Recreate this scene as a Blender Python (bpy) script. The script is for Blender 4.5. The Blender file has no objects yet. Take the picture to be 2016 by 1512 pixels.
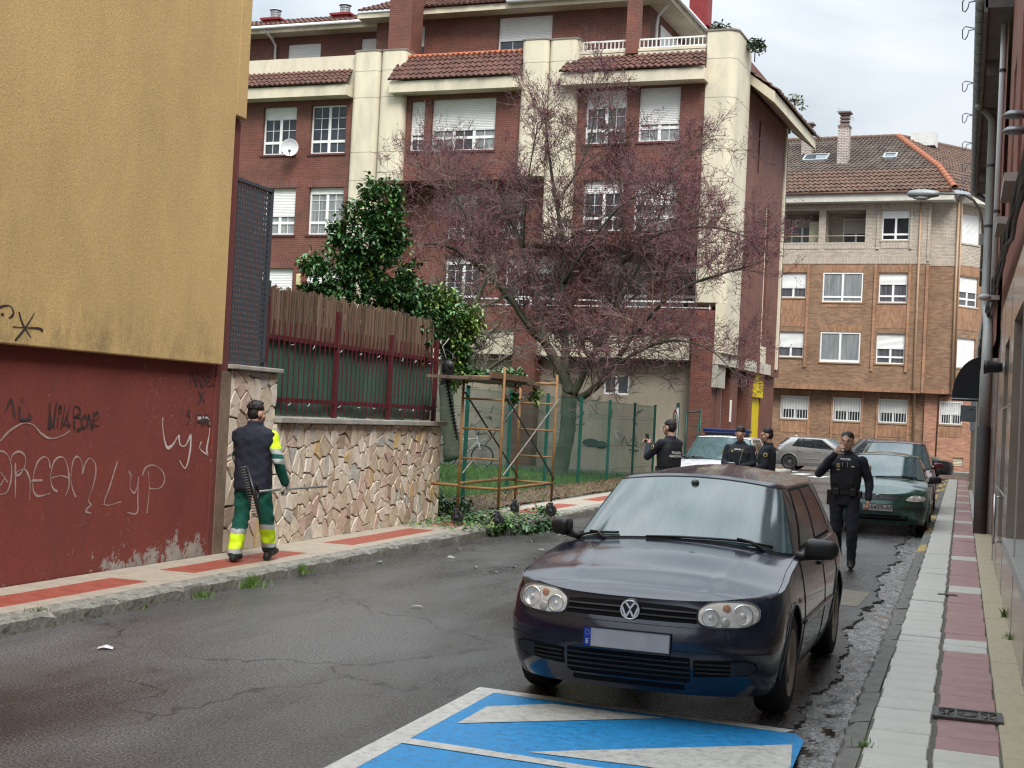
import bpy, bmesh, math, random
from mathutils import Vector, Matrix
import numpy as np
random.seed(7)
rng = random.Random(11)
R = math.radians
C = bpy.context.scene.collection
# ------------------------------------------------------------------ camera, sky, sun, exposure
scn = bpy.context.scene
cam = bpy.data.cameras.new('camera'); camo = bpy.data.objects.new('camera', cam); C.objects.link(camo)
def camera_axes(pitch=.0218, roll=.0497, yaw=.313):
    c, s = math.cos(pitch), math.sin(pitch)
    r = Vector((1, 0, 0)); u = Vector((0, -s, c)); f = Vector((0, c, s))
    cr, sr = math.cos(roll), math.sin(roll)
    a = cr*r + sr*u; b = -sr*r + cr*u
    m = Matrix.Rotation(yaw, 3, 'Z')
    return m @ a, m @ b, m @ f
ca, cb, cf = camera_axes()
camo.matrix_world = Matrix(((ca.x, cb.x, -cf.x, 0), (ca.y, cb.y, -cf.y, 0), (ca.z, cb.z, -cf.z, 1.787), (0, 0, 0, 1)))
cam.sensor_width = 36; cam.sensor_fit = 'HORIZONTAL'; cam.lens = 36*2750/2016
cam.clip_start = .1; cam.clip_end = 3000
scn.camera = camo
world = bpy.data.worlds.new('World'); scn.world = world; world.use_nodes = True
SUN_EL, SUN_AZ = 48, 150      # degrees; azimuth from +Y clockwise (behind the camera, to the right)
def build_world():
    nt = world.node_tree; nt.nodes.clear(); N = nt.nodes.new; L = nt.links.new
    out = N('ShaderNodeOutputWorld'); bg = N('ShaderNodeBackground'); bg.inputs['Strength'].default_value = .1
    sky = N('ShaderNodeTexSky'); sky.sky_type = 'NISHITA'; sky.sun_disc = False
    sky.sun_elevation = R(SUN_EL); sky.sun_rotation = R(SUN_AZ)
    tc = N('ShaderNodeTexCoord'); mp = N('ShaderNodeMapping'); mp.inputs['Scale'].default_value = (1, 1, 2.2)
    n1 = N('ShaderNodeTexNoise'); n1.inputs['Scale'].default_value = 3.4; n1.inputs['Detail'].default_value = 7; n1.inputs['Roughness'].default_value = .52
    n1.inputs['Distortion'].default_value = .35
    cr = N('ShaderNodeValToRGB'); e = cr.color_ramp.elements
    e[0].position = .32; e[0].color = (2.7, 3.1, 3.45, 1); e[1].position = .68; e[1].color = (5.6, 5.8, 5.95, 1)
    m = e = cr.color_ramp.elements.new(.5); m.color = (4.1, 4.5, 4.8, 1)
    mix = N('ShaderNodeMix'); mix.data_type = 'RGBA'; mix.inputs['Factor'].default_value = .93
    L(tc.outputs['Generated'], mp.inputs['Vector']); L(mp.outputs['Vector'], n1.inputs['Vector']); L(n1.outputs['Fac'], cr.inputs['Fac'])
    sx = N('ShaderNodeSeparateXYZ'); L(tc.outputs['Generated'], sx.inputs[0])
    # standard overcast luminance: the zenith three times as bright as the horizon
    mr = N('ShaderNodeMapRange'); mr.inputs['To Min'].default_value = .36; mr.inputs['To Max'].default_value = 2.7
    pw = N('ShaderNodeMath'); pw.operation = 'POWER'; pw.use_clamp = True; pw.inputs[1].default_value = 1.5; L(sx.outputs[2], pw.inputs[0]); L(pw.outputs[0], mr.inputs['Value'])
    vm = N('ShaderNodeVectorMath'); vm.operation = 'SCALE'; L(cr.outputs['Color'], vm.inputs[0]); L(mr.outputs[0], vm.inputs['Scale'])
    L(sky.outputs['Color'], mix.inputs['A']); L(vm.outputs[0], mix.inputs['B']); L(mix.outputs['Result'], bg.inputs['Color'])
    L(bg.outputs[0], out.inputs[0])
build_world()
sl = bpy.data.lights.new('sun', 'SUN'); sl.energy = 1.5; sl.angle = R(24); sl.color = (1, .965, .9)
so = bpy.data.objects.new('sun', sl); C.objects.link(so)
sd = Vector((math.sin(R(SUN_AZ))*math.cos(R(SUN_EL)), math.cos(R(SUN_AZ))*math.cos(R(SUN_EL)), math.sin(R(SUN_EL))))
so.rotation_euler = sd.to_track_quat('Z', 'Y').to_euler(); so.location = (20, -20, 40)
vs = scn.view_settings
scn.display_settings.display_device = 'sRGB'
vs.view_transform = 'Standard'; vs.look = 'None'; vs.gamma = 1; vs.use_curve_mapping = False; vs.exposure = 1.42
cy = scn.cycles
cy.use_denoising = True; cy.denoising_prefilter = 'NONE'; cy.denoising_input_passes = 'RGB_ALBEDO_NORMAL'; cy.filter_width = 1.25; cy.max_bounces = 6; cy.diffuse_bounces = 3; cy.glossy_bounces = 4; cy.transmission_bounces = 6; cy.transparent_max_bounces = 8
cy.caustics_reflective = False; cy.caustics_refractive = False
# ------------------------------------------------------------------ materials
MATS = {}
def srgb(h):
    h = h.lstrip('#'); v = [int(h[i:i+2], 16)/255 for i in (0, 2, 4)]
    return tuple(x/12.92 if x <= .04045 else ((x+.055)/1.055)**2.4 for x in v)
def nodes(name):
    m = bpy.data.materials.new(name); m.use_nodes = True
    nt = m.node_tree; b = nt.nodes['Principled BSDF']
    return m, nt, b
def set_in(b, k, v):
    if k in b.inputs: b.inputs[k].default_value = v
def col4(c): return tuple(c)+((1,) if len(c) == 3 else ())
def M(name, base=(.5, .5, .5), rough=.6, var=.12, scale=6, bump=0, bscale=60, metal=0, spec=.5, coat=0, rvar=0, emit=None, dirt=None, dscale=1.5, damt=.5, stretch=(1, 1, 1), trans=0, ior=1.45, detail=5, island=0, alpha=1):
    if name in MATS: return MATS[name]
    m, nt, b = nodes(name); N = nt.nodes.new; L = nt.links.new
    set_in(b, 'Roughness', rough); set_in(b, 'Metallic', metal); set_in(b, 'Specular IOR Level', spec); set_in(b, 'Coat Weight', coat); set_in(b, 'Coat Roughness', .04)
    set_in(b, 'Transmission Weight', trans); set_in(b, 'IOR', ior)
    if emit: set_in(b, 'Emission Color', col4(emit)); set_in(b, 'Emission Strength', 1)
    set_in(b, 'Base Color', col4(base)); set_in(b, 'Alpha', alpha)
    tc = N('ShaderNodeTexCoord'); mp = N('ShaderNodeMapping'); mp.inputs['Scale'].default_value = stretch
    L(tc.outputs['Object'], mp.inputs['Vector'])
    cur = None
    def scl(c, k): return tuple(min(1, x*k) for x in c[:3])+(1,)
    if var:
        n = N('ShaderNodeTexNoise'); n.inputs['Scale'].default_value = scale; n.inputs['Detail'].default_value = detail; n.inputs['Roughness'].default_value = .62
        L(mp.outputs[0], n.inputs['Vector'])
        cr = N('ShaderNodeValToRGB'); e = cr.color_ramp.elements
        e[0].position = .3; e[0].color = scl(base, 1-var); e[1].position = .7; e[1].color = scl(base, 1+var)
        L(n.outputs['Fac'], cr.inputs['Fac']); cur = cr.outputs['Color']
        if rvar:
            mr = N('ShaderNodeMapRange'); mr.inputs['From Min'].default_value = .3; mr.inputs['From Max'].default_value = .7
            mr.inputs['To Min'].default_value = max(.02, rough-rvar); mr.inputs['To Max'].default_value = min(1, rough+rvar)
            L(n.outputs['Fac'], mr.inputs['Value']); L(mr.outputs[0], b.inputs['Roughness'])
    if dirt:
        n2 = N('ShaderNodeTexNoise'); n2.inputs['Scale'].default_value = dscale; n2.inputs['Detail'].default_value = 8; n2.inputs['Roughness'].default_value = .7
        L(mp.outputs[0], n2.inputs['Vector'])
        r2 = N('ShaderNodeValToRGB'); e = r2.color_ramp.elements; e[0].position = .5; e[0].color = (0, 0, 0, 1); e[1].position = .72; e[1].color = (damt,)*3+(1,)
        L(n2.outputs['Fac'], r2.inputs['Fac'])
        mx = N('ShaderNodeMix'); mx.data_type = 'RGBA'; L(r2.outputs['Color'], mx.inputs['Factor'])
        if cur: L(cur, mx.inputs['A'])
        else: mx.inputs['A'].default_value = col4(base)
        mx.inputs['B'].default_value = col4(dirt); cur = mx.outputs['Result']
    if island:
        g = N('ShaderNodeNewGeometry'); hs = N('ShaderNodeHueSaturation')
        mr = N('ShaderNodeMapRange'); mr.inputs['To Min'].default_value = 1-island; mr.inputs['To Max'].default_value = 1+island
        L(g.outputs['Random Per Island'], mr.inputs['Value']); L(mr.outputs[0], hs.inputs['Value'])
        if cur: L(cur, hs.inputs['Color'])
        else: hs.inputs['Color'].default_value = col4(base)
        cur = hs.outputs['Color']
    if cur: L(cur, b.inputs['Base Color'])
    if bump:
        n3 = N('ShaderNodeTexNoise'); n3.inputs['Scale'].default_value = bscale; n3.inputs['Detail'].default_value = 4
        L(mp.outputs[0], n3.inputs['Vector'])
        bp = N('ShaderNodeBump'); bp.inputs['Strength'].default_value = bump; bp.inputs['Distance'].default_value = .01
        L(n3.outputs['Fac'], bp.inputs['Height']); L(bp.outputs[0], b.inputs['Normal'])
    MATS[name] = m
    return m
def brick_mat(name, c1, c2, mortar, bw=.25, bh=.07, ms=.012, rough=.75, horizontal=True, wet=0, stack=False, var=.3):
    if name in MATS: return MATS[name]
    m, nt, b = nodes(name); N = nt.nodes.new; L = nt.links.new
    tc = N('ShaderNodeTexCoord'); sx = N('ShaderNodeSeparateXYZ'); L(tc.outputs['Object'], sx.inputs[0])
    ad = N('ShaderNodeMath'); L(sx.outputs[0], ad.inputs[0]); L(sx.outputs[1], ad.inputs[1])
    cx = N('ShaderNodeCombineXYZ')
    if horizontal: L(ad.outputs[0], cx.inputs[0]); L(sx.outputs[2], cx.inputs[1])
    else: L(sx.outputs[2], cx.inputs[0]); L(ad.outputs[0], cx.inputs[1])
    bt = N('ShaderNodeTexBrick'); L(cx.outputs[0], bt.inputs['Vector'])
    bt.inputs['Scale'].default_value = 1; bt.inputs['Brick Width'].default_value = bw; bt.inputs['Row Height'].default_value = bh
    bt.inputs['Mortar Size'].default_value = ms; bt.inputs['Mortar Smooth'].default_value = .15; bt.inputs['Bias'].default_value = 0
    bt.inputs['Color1'].default_value = col4(c1); bt.inputs['Color2'].default_value = col4(c2); bt.inputs['Mortar'].default_value = col4(mortar)
    if stack: bt.offset = 0
    n = N('ShaderNodeTexNoise'); n.inputs['Scale'].default_value = 1.1; n.inputs['Detail'].default_value = 9; n.inputs['Roughness'].default_value = .7; L(tc.outputs['Object'], n.inputs['Vector'])
    mr = N('ShaderNodeMapRange'); mr.inputs['From Min'].default_value = .3; mr.inputs['From Max'].default_value = .7; mr.inputs['To Min'].default_value = 1-var; mr.inputs['To Max'].default_value = 1+var
    L(n.outputs['Fac'], mr.inputs['Value'])
    hs = N('ShaderNodeHueSaturation'); L(bt.outputs['Color'], hs.inputs['Color']); L(mr.outputs[0], hs.inputs['Value']); L(hs.outputs[0], b.inputs['Base Color'])
    bp = N('ShaderNodeBump'); bp.invert = True; bp.inputs['Strength'].default_value = .6; bp.inputs['Distance'].default_value = .008
    L(bt.outputs['Fac'], bp.inputs['Height']); L(bp.outputs[0], b.inputs['Normal'])
    set_in(b, 'Roughness', rough)
    MATS[name] = m
    return m
# ------------------------------------------------------------------ mesh helpers
class MB:
    """collects shapes and links them as one mesh object; frame = (origin, u, d, w): local -> object space"""
    def __init__(s, frame=None): s.v = []; s.f = []; s.m = []; s.frame = frame; s.sm = []
    def P(s, p):
        if s.frame is None: return (p[0], p[1], p[2])
        o, u, d, w = s.frame
        return tuple(o[i]+u[i]*p[0]+d[i]*p[1]+w[i]*p[2] for i in range(3))
    def add(s, vs, fs, mi=0, smooth=False):
        n = len(s.v); s.v += [s.P(p) for p in vs]
        for f in fs: s.f.append(tuple(n+i for i in f)); s.m.append(mi); s.sm.append(smooth)
        return s
    def box(s, x0, x1, y0, y1, z0, z1, mi=0):
        v = [(x, y, z) for z in (z0, z1) for y in (y0, y1) for x in (x0, x1)]
        return s.add(v, [(0, 2, 3, 1), (4, 5, 7, 6), (0, 1, 5, 4), (2, 6, 7, 3), (0, 4, 6, 2), (1, 3, 7, 5)], mi)
    def quad(s, a, b, c, d, mi=0): return s.add([a, b, c, d], [(0, 1, 2, 3)], mi)
    def poly(s, pts, mi=0): return s.add(pts, [tuple(range(len(pts)))], mi)
    def prism(s, pts, vec, mi=0, smooth=False):
        n = len(pts); q = [tuple(p[i]+vec[i] for i in range(3)) for p in pts]
        fs = [tuple(range(n))[::-1], tuple(range(n, 2*n))]+[(i, (i+1) % n, n+(i+1) % n, n+i) for i in range(n)]
        return s.add(list(pts)+q, fs, mi, smooth)
    def tube(s, path, r, n=6, mi=0, cap=True, smooth=True):
        pts = [Vector(p) for p in path]; k = len(pts)
        rr = r if isinstance(r, (list, tuple)) else [r]*k
        vs = []; prev = None
        for i in range(k):
            t = (pts[min(i+1, k-1)]-pts[max(i-1, 0)])
            if t.length < 1e-9: t = Vector((0, 0, 1))
            t.normalize()
            if prev is None:
                a = t.orthogonal().normalized()
            else:
                a = prev-t*prev.dot(t)
                a = a.normalized() if a.length > 1e-6 else t.orthogonal().normalized()
            prev = a; b = t.cross(a)
            for j in range(n):
                w = 2*math.pi*j/n
                vs.append(tuple(pts[i]+(a*math.cos(w)+b*math.sin(w))*rr[i]))
        fs = [(i*n+j, i*n+(j+1) % n, (i+1)*n+(j+1) % n, (i+1)*n+j) for i in range(k-1) for j in range(n)]
        if cap: fs += [tuple(range(n))[::-1], tuple(range((k-1)*n, k*n))]
        return s.add(vs, fs, mi, smooth)
    def lathe(s, prof, c=(0, 0, 0), axis='z', n=20, mi=0, smooth=True, cap=False):
        vs = []
        for r, h in prof:
            for j in range(n):
                w = 2*math.pi*j/n; a, b = r*math.cos(w), r*math.sin(w)
                p = {'z': (a, b, h), 'y': (a, h, b), 'x': (h, a, b)}[axis]
                vs.append((c[0]+p[0], c[1]+p[1], c[2]+p[2]))
        k = len(prof)
        fs = [(i*n+j, i*n+(j+1) % n, (i+1)*n+(j+1) % n, (i+1)*n+j) for i in range(k-1) for j in range(n)]
        if cap and prof[0][0] > 1e-6: fs.append(tuple(range(n))[::-1])
        if cap and prof[-1][0] > 1e-6: fs.append(tuple(range((k-1)*n, k*n)))
        return s.add(vs, fs, mi, smooth)
    def ball(s, c, r, n=10, k=7, mi=0, rot=None):
        r = r if isinstance(r, (tuple, list)) else (r, r, r)
        vs = []
        for i in range(k+1):
            t = math.pi*i/k
            for j in range(n):
                w = 2*math.pi*j/n
                p = Vector((math.sin(t)*math.cos(w)*r[0], math.sin(t)*math.sin(w)*r[1], math.cos(t)*r[2]))
                if rot: p = rot @ p
                vs.append((c[0]+p.x, c[1]+p.y, c[2]+p.z))
        fs = [(i*n+j, (i+1)*n+j, (i+1)*n+(j+1) % n, i*n+(j+1) % n) for i in range(k) for j in range(n)]
        return s.add(vs, fs, mi, True)
    def wall(s, x0, x1, z0, z1, y, holes=(), depth=.14, mi=0, rmi=None):
        """flat wall at depth y with rectangular openings whose reveals run back by depth"""
        xs = sorted({x0, x1, *[h for a in holes for h in a[:2] if x0 < h < x1]}); zs = sorted({z0, z1, *[h for a in holes for h in a[2:4] if z0 < h < z1]})
        for i in range(len(xs)-1):
            for j in range(len(zs)-1):
                cx, cz = (xs[i]+xs[i+1])/2, (zs[j]+zs[j+1])/2
                if any(a[0] < cx < a[1] and a[2] < cz < a[3] for a in holes): continue
                s.quad((xs[i], y, zs[j]), (xs[i+1], y, zs[j]), (xs[i+1], y, zs[j+1]), (xs[i], y, zs[j+1]), mi)
        r = mi if rmi is None else rmi
        for a in holes:
            ax, bx, az, bz = a[:4]; d = y+depth
            s.quad((ax, y, az), (ax, y, bz), (ax, d, bz), (ax, d, az), r); s.quad((bx, y, az), (bx, d, az), (bx, d, bz), (bx, y, bz), r)
            s.quad((ax, y, bz), (bx, y, bz), (bx, d, bz), (ax, d, bz), r); s.quad((ax, y, az), (ax, d, az), (bx, d, az), (bx, y, az), r)
        return s
    def mesh(s, name, mats):
        me = bpy.data.meshes.new(name); me.from_pydata(s.v, [], s.f)
        for m in (mats if isinstance(mats, (list, tuple)) else [mats]): me.materials.append(m)
        me.polygons.foreach_set('material_index', s.m); me.polygons.foreach_set('use_smooth', s.sm); me.update()
        return me
    def build(s, name, mats, parent=None, loc=(0, 0, 0), rotz=0, fix=True, bevel=0):
        me = s.mesh(name, mats)
        if fix:
            bm = bmesh.new(); bm.from_mesh(me); bmesh.ops.recalc_face_normals(bm, faces=bm.faces); bm.to_mesh(me); bm.free()
        o = bpy.data.objects.new(name, me); C.objects.link(o); o.parent = parent; o.location = loc; o.rotation_euler = (0, 0, rotz)
        if bevel:
            b = o.modifiers.new('bevel', 'BEVEL'); b.width = bevel; b.segments = 2; b.limit_method = 'ANGLE'; b.harden_normals = False
        return o
def empty(name, loc=(0, 0, 0), rotz=0):
    o = bpy.data.objects.new(name, None); C.objects.link(o); o.location = loc; o.rotation_euler = (0, 0, rotz); o.empty_display_size = .2
    return o
def tag(o, label=None, cat=None, group=None, kind=None):
    for k, v in (('label', label), ('category', cat), ('group', group), ('kind', kind)):
        if v: o[k] = v
    return o
def thing(name, label, cat, loc=(0, 0, 0), rotz=0, group=None): return tag(empty(name, loc, rotz), label, cat, group)
def structure(o): o['kind'] = 'structure'; return o
def stuff(o): o['kind'] = 'stuff'; return o
def inst(src, parent, loc=(0, 0, 0), rot=(0, 0, 0), name=None, scale=None):
    o = bpy.data.objects.new(name or src.name.split('.')[0], src.data); C.objects.link(o); o.parent = parent; o.location = loc; o.rotation_euler = rot
    if scale: o.scale = scale
    return o
def copy_tree(o, parent=None):
    c = o.copy(); C.objects.link(c); c.parent = parent
    for ch in o.children: copy_tree(ch, c)
    return c
def subpoly_clip(poly, a, b, c):
    """keep the part of a convex 2-D polygon with a*x+b*y <= c"""
    out = []
    for i in range(len(poly)):
        p, q = poly[i], poly[(i+1) % len(poly)]
        dp, dq = a*p[0]+b*p[1]-c, a*q[0]+b*q[1]-c
        if dp <= 0: out.append(p)
        if (dp < 0 < dq) or (dq < 0 < dp):
            t = dp/(dp-dq); out.append((p[0]+(q[0]-p[0])*t, p[1]+(q[1]-p[1])*t))
    return out
def cells(x0, x1, z0, z1, seeds, sx=1, sz=1):
    res = []
    S = [(x*sx, z*sz) for x, z in seeds]
    for i, (px, pz) in enumerate(S):
        poly = [(x0*sx, z0*sz), (x1*sx, z0*sz), (x1*sx, z1*sz), (x0*sx, z1*sz)]
        near = sorted(range(len(S)), key=lambda j: (S[j][0]-px)**2+(S[j][1]-pz)**2)[1:22]
        for j in near:
            qx, qz = S[j]
            poly = subpoly_clip(poly, qx-px, qz-pz, ((qx*qx+qz*qz)-(px*px+pz*pz))/2)
            if len(poly) < 3: break
        if len(poly) >= 3: res.append([(x/sx, z/sz) for x, z in poly])
    return res
def shrink(poly, g):
    """inset a convex polygon by g"""
    n = len(poly); cx = sum(p[0] for p in poly)/n; cz = sum(p[1] for p in poly)/n
    out = list(poly)
    area = sum(poly[i][0]*poly[(i+1) % n][1]-poly[(i+1) % n][0]*poly[i][1] for i in range(n))
    sgn = 1 if area > 0 else -1
    for i in range(n):
        p, q = poly[i], poly[(i+1) % n]
        ex, ez = q[0]-p[0], q[1]-p[1]; l = math.hypot(ex, ez)
        if l < 1e-6: continue
        a, b = ez/l*sgn, -ex/l*sgn
        out = subpoly_clip(out, a, b, a*p[0]+b*p[1]-g)
        if len(out) < 3: return None
    return out
def tidy(poly, d):
    out = []
    for p in poly:
        if not out or math.hypot(p[0]-out[-1][0], p[1]-out[-1][1]) > d: out.append(p)
    if len(out) > 2 and math.hypot(out[0][0]-out[-1][0], out[0][1]-out[-1][1]) < d: out.pop()
    return out
WORK = bpy.data.scenes.new('work')
def evaluated(objs):
    """the first object's mesh with its modifiers applied, worked out in a small scene of its own"""
    for o in objs:
        for c in list(o.users_collection): c.objects.unlink(o)
        WORK.collection.objects.link(o)
    vl = WORK.view_layers[0]; vl.update(); me = bpy.data.meshes.new_from_object(objs[0].evaluated_get(vl.depsgraph))
    for o in objs: bpy.data.objects.remove(o)
    return me
# common materials
white_pvc = M('white_window_plastic', (.78, .78, .77), .35, .04)
shutter_m = M('white_roller_shutter', (.74, .74, .72), .45, .06, 2)
cream_m = M('cream_concrete', (.62, .56, .43), .8, .12, 1.3, .3, 40, dirt=(.30, .27, .22), dscale=.9, damt=.55, stretch=(1, 1, .35))
def glass_mat(name, tint=(.03, .035, .04), rough=.03, var=.5):
    return M(name, tint, rough, var, 1.2, spec=.8)
glass_m = glass_mat('window_glass', (.035, .042, .05))
curtain_glass = M('net_curtain_behind_glass', (.22, .24, .24), .12, .35, 9, spec=.7, stretch=(1, 1, .08))
dark_curtain = M('dark_curtain_behind_glass', (.10, .10, .11), .1, .5, 12, spec=.7, stretch=(1, 1, .05))
dark_metal = M('dark_grey_metal', (.05, .056, .066), .45, .1)
black_plastic = M('black_plastic', (.012, .012, .013), .4, .15, 20)
rubber_m = M('black_rubber', (.018, .018, .018), .75, .2, 15)
chrome_m = M('chrome', (.75, .75, .77), .12, 0, metal=1)
alu_m = M('brushed_metal', (.5, .51, .52), .35, .1, metal=1)
zinc_m = M('grey_zinc', (.34, .36, .37), .5, .15, 4, metal=.3)
# ------------------------------------------------------------------ ground, road, pavements
def asphalt():
    m, nt, b = nodes('wet_asphalt'); N = nt.nodes.new; L = nt.links.new
    tc = N('ShaderNodeTexCoord')
    def noise(s, d=4, r=.6, st=(1, 1, 1)):
        mp = N('ShaderNodeMapping'); mp.inputs['Scale'].default_value = st; L(tc.outputs['Object'], mp.inputs[0])
        n = N('ShaderNodeTexNoise'); n.inputs['Scale'].default_value = s; n.inputs['Detail'].default_value = d; n.inputs['Roughness'].default_value = r; L(mp.outputs[0], n.inputs['Vector']); return n.outputs['Fac']
    def ramp(f, p0, c0, p1, c1):
        cr = N('ShaderNodeValToRGB'); e = cr.color_ramp.elements; e[0].position = p0; e[0].color = c0; e[1].position = p1; e[1].color = c1; L(f, cr.inputs[0]); return cr.outputs[0]
    big = noise(.5, 6, .62, (1, .35, 1)); fine = noise(62, 4, .75)
    c = ramp(big, .36, (.024, .022, .021, 1), .62, (.085, .085, .085, 1))
    sp = ramp(fine, .42, (.30, .30, .30, 1), .68, (3.9, 3.85, 3.75, 1))
    mx = N('ShaderNodeMix'); mx.data_type = 'RGBA'; mx.blend_type = 'MULTIPLY'; mx.inputs['Factor'].default_value = .85; L(c, mx.inputs['A']); L(sp, mx.inputs['B'])
    # hairline cracks
    vo = N('ShaderNodeTexVoronoi'); vo.feature = 'DISTANCE_TO_EDGE'; vo.inputs['Scale'].default_value = .42
    wn = N('ShaderNodeTexNoise'); wn.inputs['Scale'].default_value = 2.2; wn.inputs['Detail'].default_value = 6
    L(tc.outputs['Object'], wn.inputs['Vector'])
    va = N('ShaderNodeVectorMath'); va.operation = 'MULTIPLY_ADD'; va.inputs[1].default_value = (.9, .9, .9); L(wn.outputs['Color'], va.inputs[0]); L(tc.outputs['Object'], va.inputs[2])
    L(va.outputs[0], vo.inputs['Vector'])
    ck = ramp(vo.outputs['Distance'], .0, (.22, .22, .22, 1), .012, (1, 1, 1, 1))
    gate = ramp(noise(.35, 2), .46, (1, 1, 1, 1), .56, (0, 0, 0, 1))
    mg = N('ShaderNodeMix'); mg.data_type = 'RGBA'; mg.inputs['B'].default_value = (1, 1, 1, 1); L(gate, mg.inputs['Factor']); L(ck, mg.inputs['A'])
    m2 = N('ShaderNodeMix'); m2.data_type = 'RGBA'; m2.blend_type = 'MULTIPLY'; m2.inputs['Factor'].default_value = 1; L(mx.outputs['Result'], m2.inputs['A']); L(mg.outputs['Result'], m2.inputs['B'])
    L(m2.outputs['Result'], b.inputs['Base Color'])
    mr = N('ShaderNodeMapRange'); mr.inputs['From Min'].default_value = .34; mr.inputs['From Max'].default_value = .66; mr.inputs['To Min'].default_value = .15; mr.inputs['To Max'].default_value = .44
    L(big, mr.inputs['Value']); L(mr.outputs[0], b.inputs['Roughness'])
    ad = N('ShaderNodeMath'); ad.operation = 'ADD'; L(fine, ad.inputs[0]); L(noise(38, 3), ad.inputs[1])
    bp = N('ShaderNodeBump'); bp.inputs['Strength'].default_value = .55; bp.inputs['Distance'].default_value = .01; L(ad.outputs[0], bp.inputs['Height']); L(bp.outputs[0], b.inputs['Normal'])
    set_in(b, 'Specular IOR Level', .5)
    return m
asphalt_m = asphalt()
def gutter_edge(y):       # broken right edge of the asphalt
    return -.86+.05*math.sin(y*1.3)+.035*math.sin(y*3.7+1)+.02*math.sin(y*11.3+2)+.012*math.sin(y*27+y*y)
mb = MB(); mb.quad((-400, -200, -.06), (400, -200, -.06), (400, 700, -.06), (-400, 700, -.06))
structure(mb.build('ground', M('far_ground', (.10, .10, .095), .9, .2, .3)))
mb = MB(); ys = [-32, -20, -10]+[-6+.045*i for i in range(int(64/.045)+1)]
for i in range(len(ys)-1):
    a, b_ = ys[i], ys[i+1]; ea, eb = gutter_edge(a), gutter_edge(b_)
    if i: ea = last
    last = eb = eb+rng.gauss(0, .012)
    mb.quad((-6.52, a, 0), (ea, a, 0), (eb, b_, 0), (-6.52, b_, 0)); mb.quad((ea, a, 0), (ea+.012, a, -.05), (eb+.012, b_, -.05), (eb, b_, 0))
mb.quad((-60, 58, 0), (60, 58, 0), (60, 69.5-7, 0), (-60, 69.5+7, 0)); mb.quad((-.9, 53.9, -.001), (-.4, 53.9, -.001), (-.4, 58, -.001), (-.9, 58, -.001))
mb.quad((-40, 42, -.001), (-6.52, 42, -.001), (-6.52, 58, -.001), (-40, 58, -.001))
structure(mb.build('road', asphalt_m, fix=False))
# rough concrete gutter with standing water
def gutter_mat():
    m, nt, b = nodes('wet_rough_gutter'); N = nt.nodes.new; L = nt.links.new
    tc = N('ShaderNodeTexCoord'); n = N('ShaderNodeTexNoise'); n.inputs['Scale'].default_value = 9; n.inputs['Detail'].default_value = 8; n.inputs['Roughness'].default_value = .72; L(tc.outputs['Object'], n.inputs[0])
    n2 = N('ShaderNodeTexNoise'); n2.inputs['Scale'].default_value = 45; n2.inputs['Detail'].default_value = 4; L(tc.outputs['Object'], n2.inputs[0])
    cr = N('ShaderNodeValToRGB'); e = cr.color_ramp.elements; e[0].position = .36; e[0].color = (.05, .047, .044, 1); e[1].position = .56; e[1].color = (.24, .24, .23, 1); L(n.outputs['Fac'], cr.inputs[0])
    cr2 = N('ShaderNodeValToRGB'); e = cr2.color_ramp.elements; e[0].position = .4; e[0].color = (.5, .5, .5, 1); e[1].position = .65; e[1].color = (1.6, 1.6, 1.6, 1); L(n2.outputs['Fac'], cr2.inputs[0])
    mx = N('ShaderNodeMix'); mx.data_type = 'RGBA'; mx.blend_type = 'MULTIPLY'; mx.inputs['Factor'].default_value = 1; L(cr.outputs[0], mx.inputs['A']); L(cr2.outputs[0], mx.inputs['B']); L(mx.outputs['Result'], b.inputs['Base Color'])
    bp = N('ShaderNodeBump'); bp.inputs['Strength'].default_value = .7; bp.inputs['Distance'].default_value = .012; L(n2.outputs['Fac'], bp.inputs['Height']); L(bp.outputs[0], b.inputs['Normal']); set_in(b, 'Roughness', .22)
    return m
mb = MB(); nx, ny = 12, 900
def gz(x, y):
    return -.018+.011*math.sin(x*23+math.sin(y*3.1)*2)*math.sin(y*6.7)+.008*math.sin(y*15.3+x*31)+.006*math.sin(x*57+y*41)-.012*max(0, math.sin(y*.9+.6))
vs = [(-.99+.44*i/nx, 5+49*j/ny, gz(-.99+.44*i/nx, 5+49*j/ny)*.8-.004+rng.uniform(-.002, .002)) for j in range(ny+1) for i in range(nx+1)]
mb.add(vs, [(j*(nx+1)+i, j*(nx+1)+i+1, (j+1)*(nx+1)+i+1, (j+1)*(nx+1)+i) for j in range(ny) for i in range(nx)], 0, True)
structure(mb.build('gutter', gutter_mat(), fix=False))
mb = MB(); mb.quad((-.985, 5, -.033), (-.575, 5, -.033), (-.575, 54, -.033), (-.985, 54, -.033))
structure(mb.build('gutter_water', M('muddy_water', (.045, .032, .024), .04, .3, 2, spec=.6, bump=.05, bscale=20), fix=False))
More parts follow.
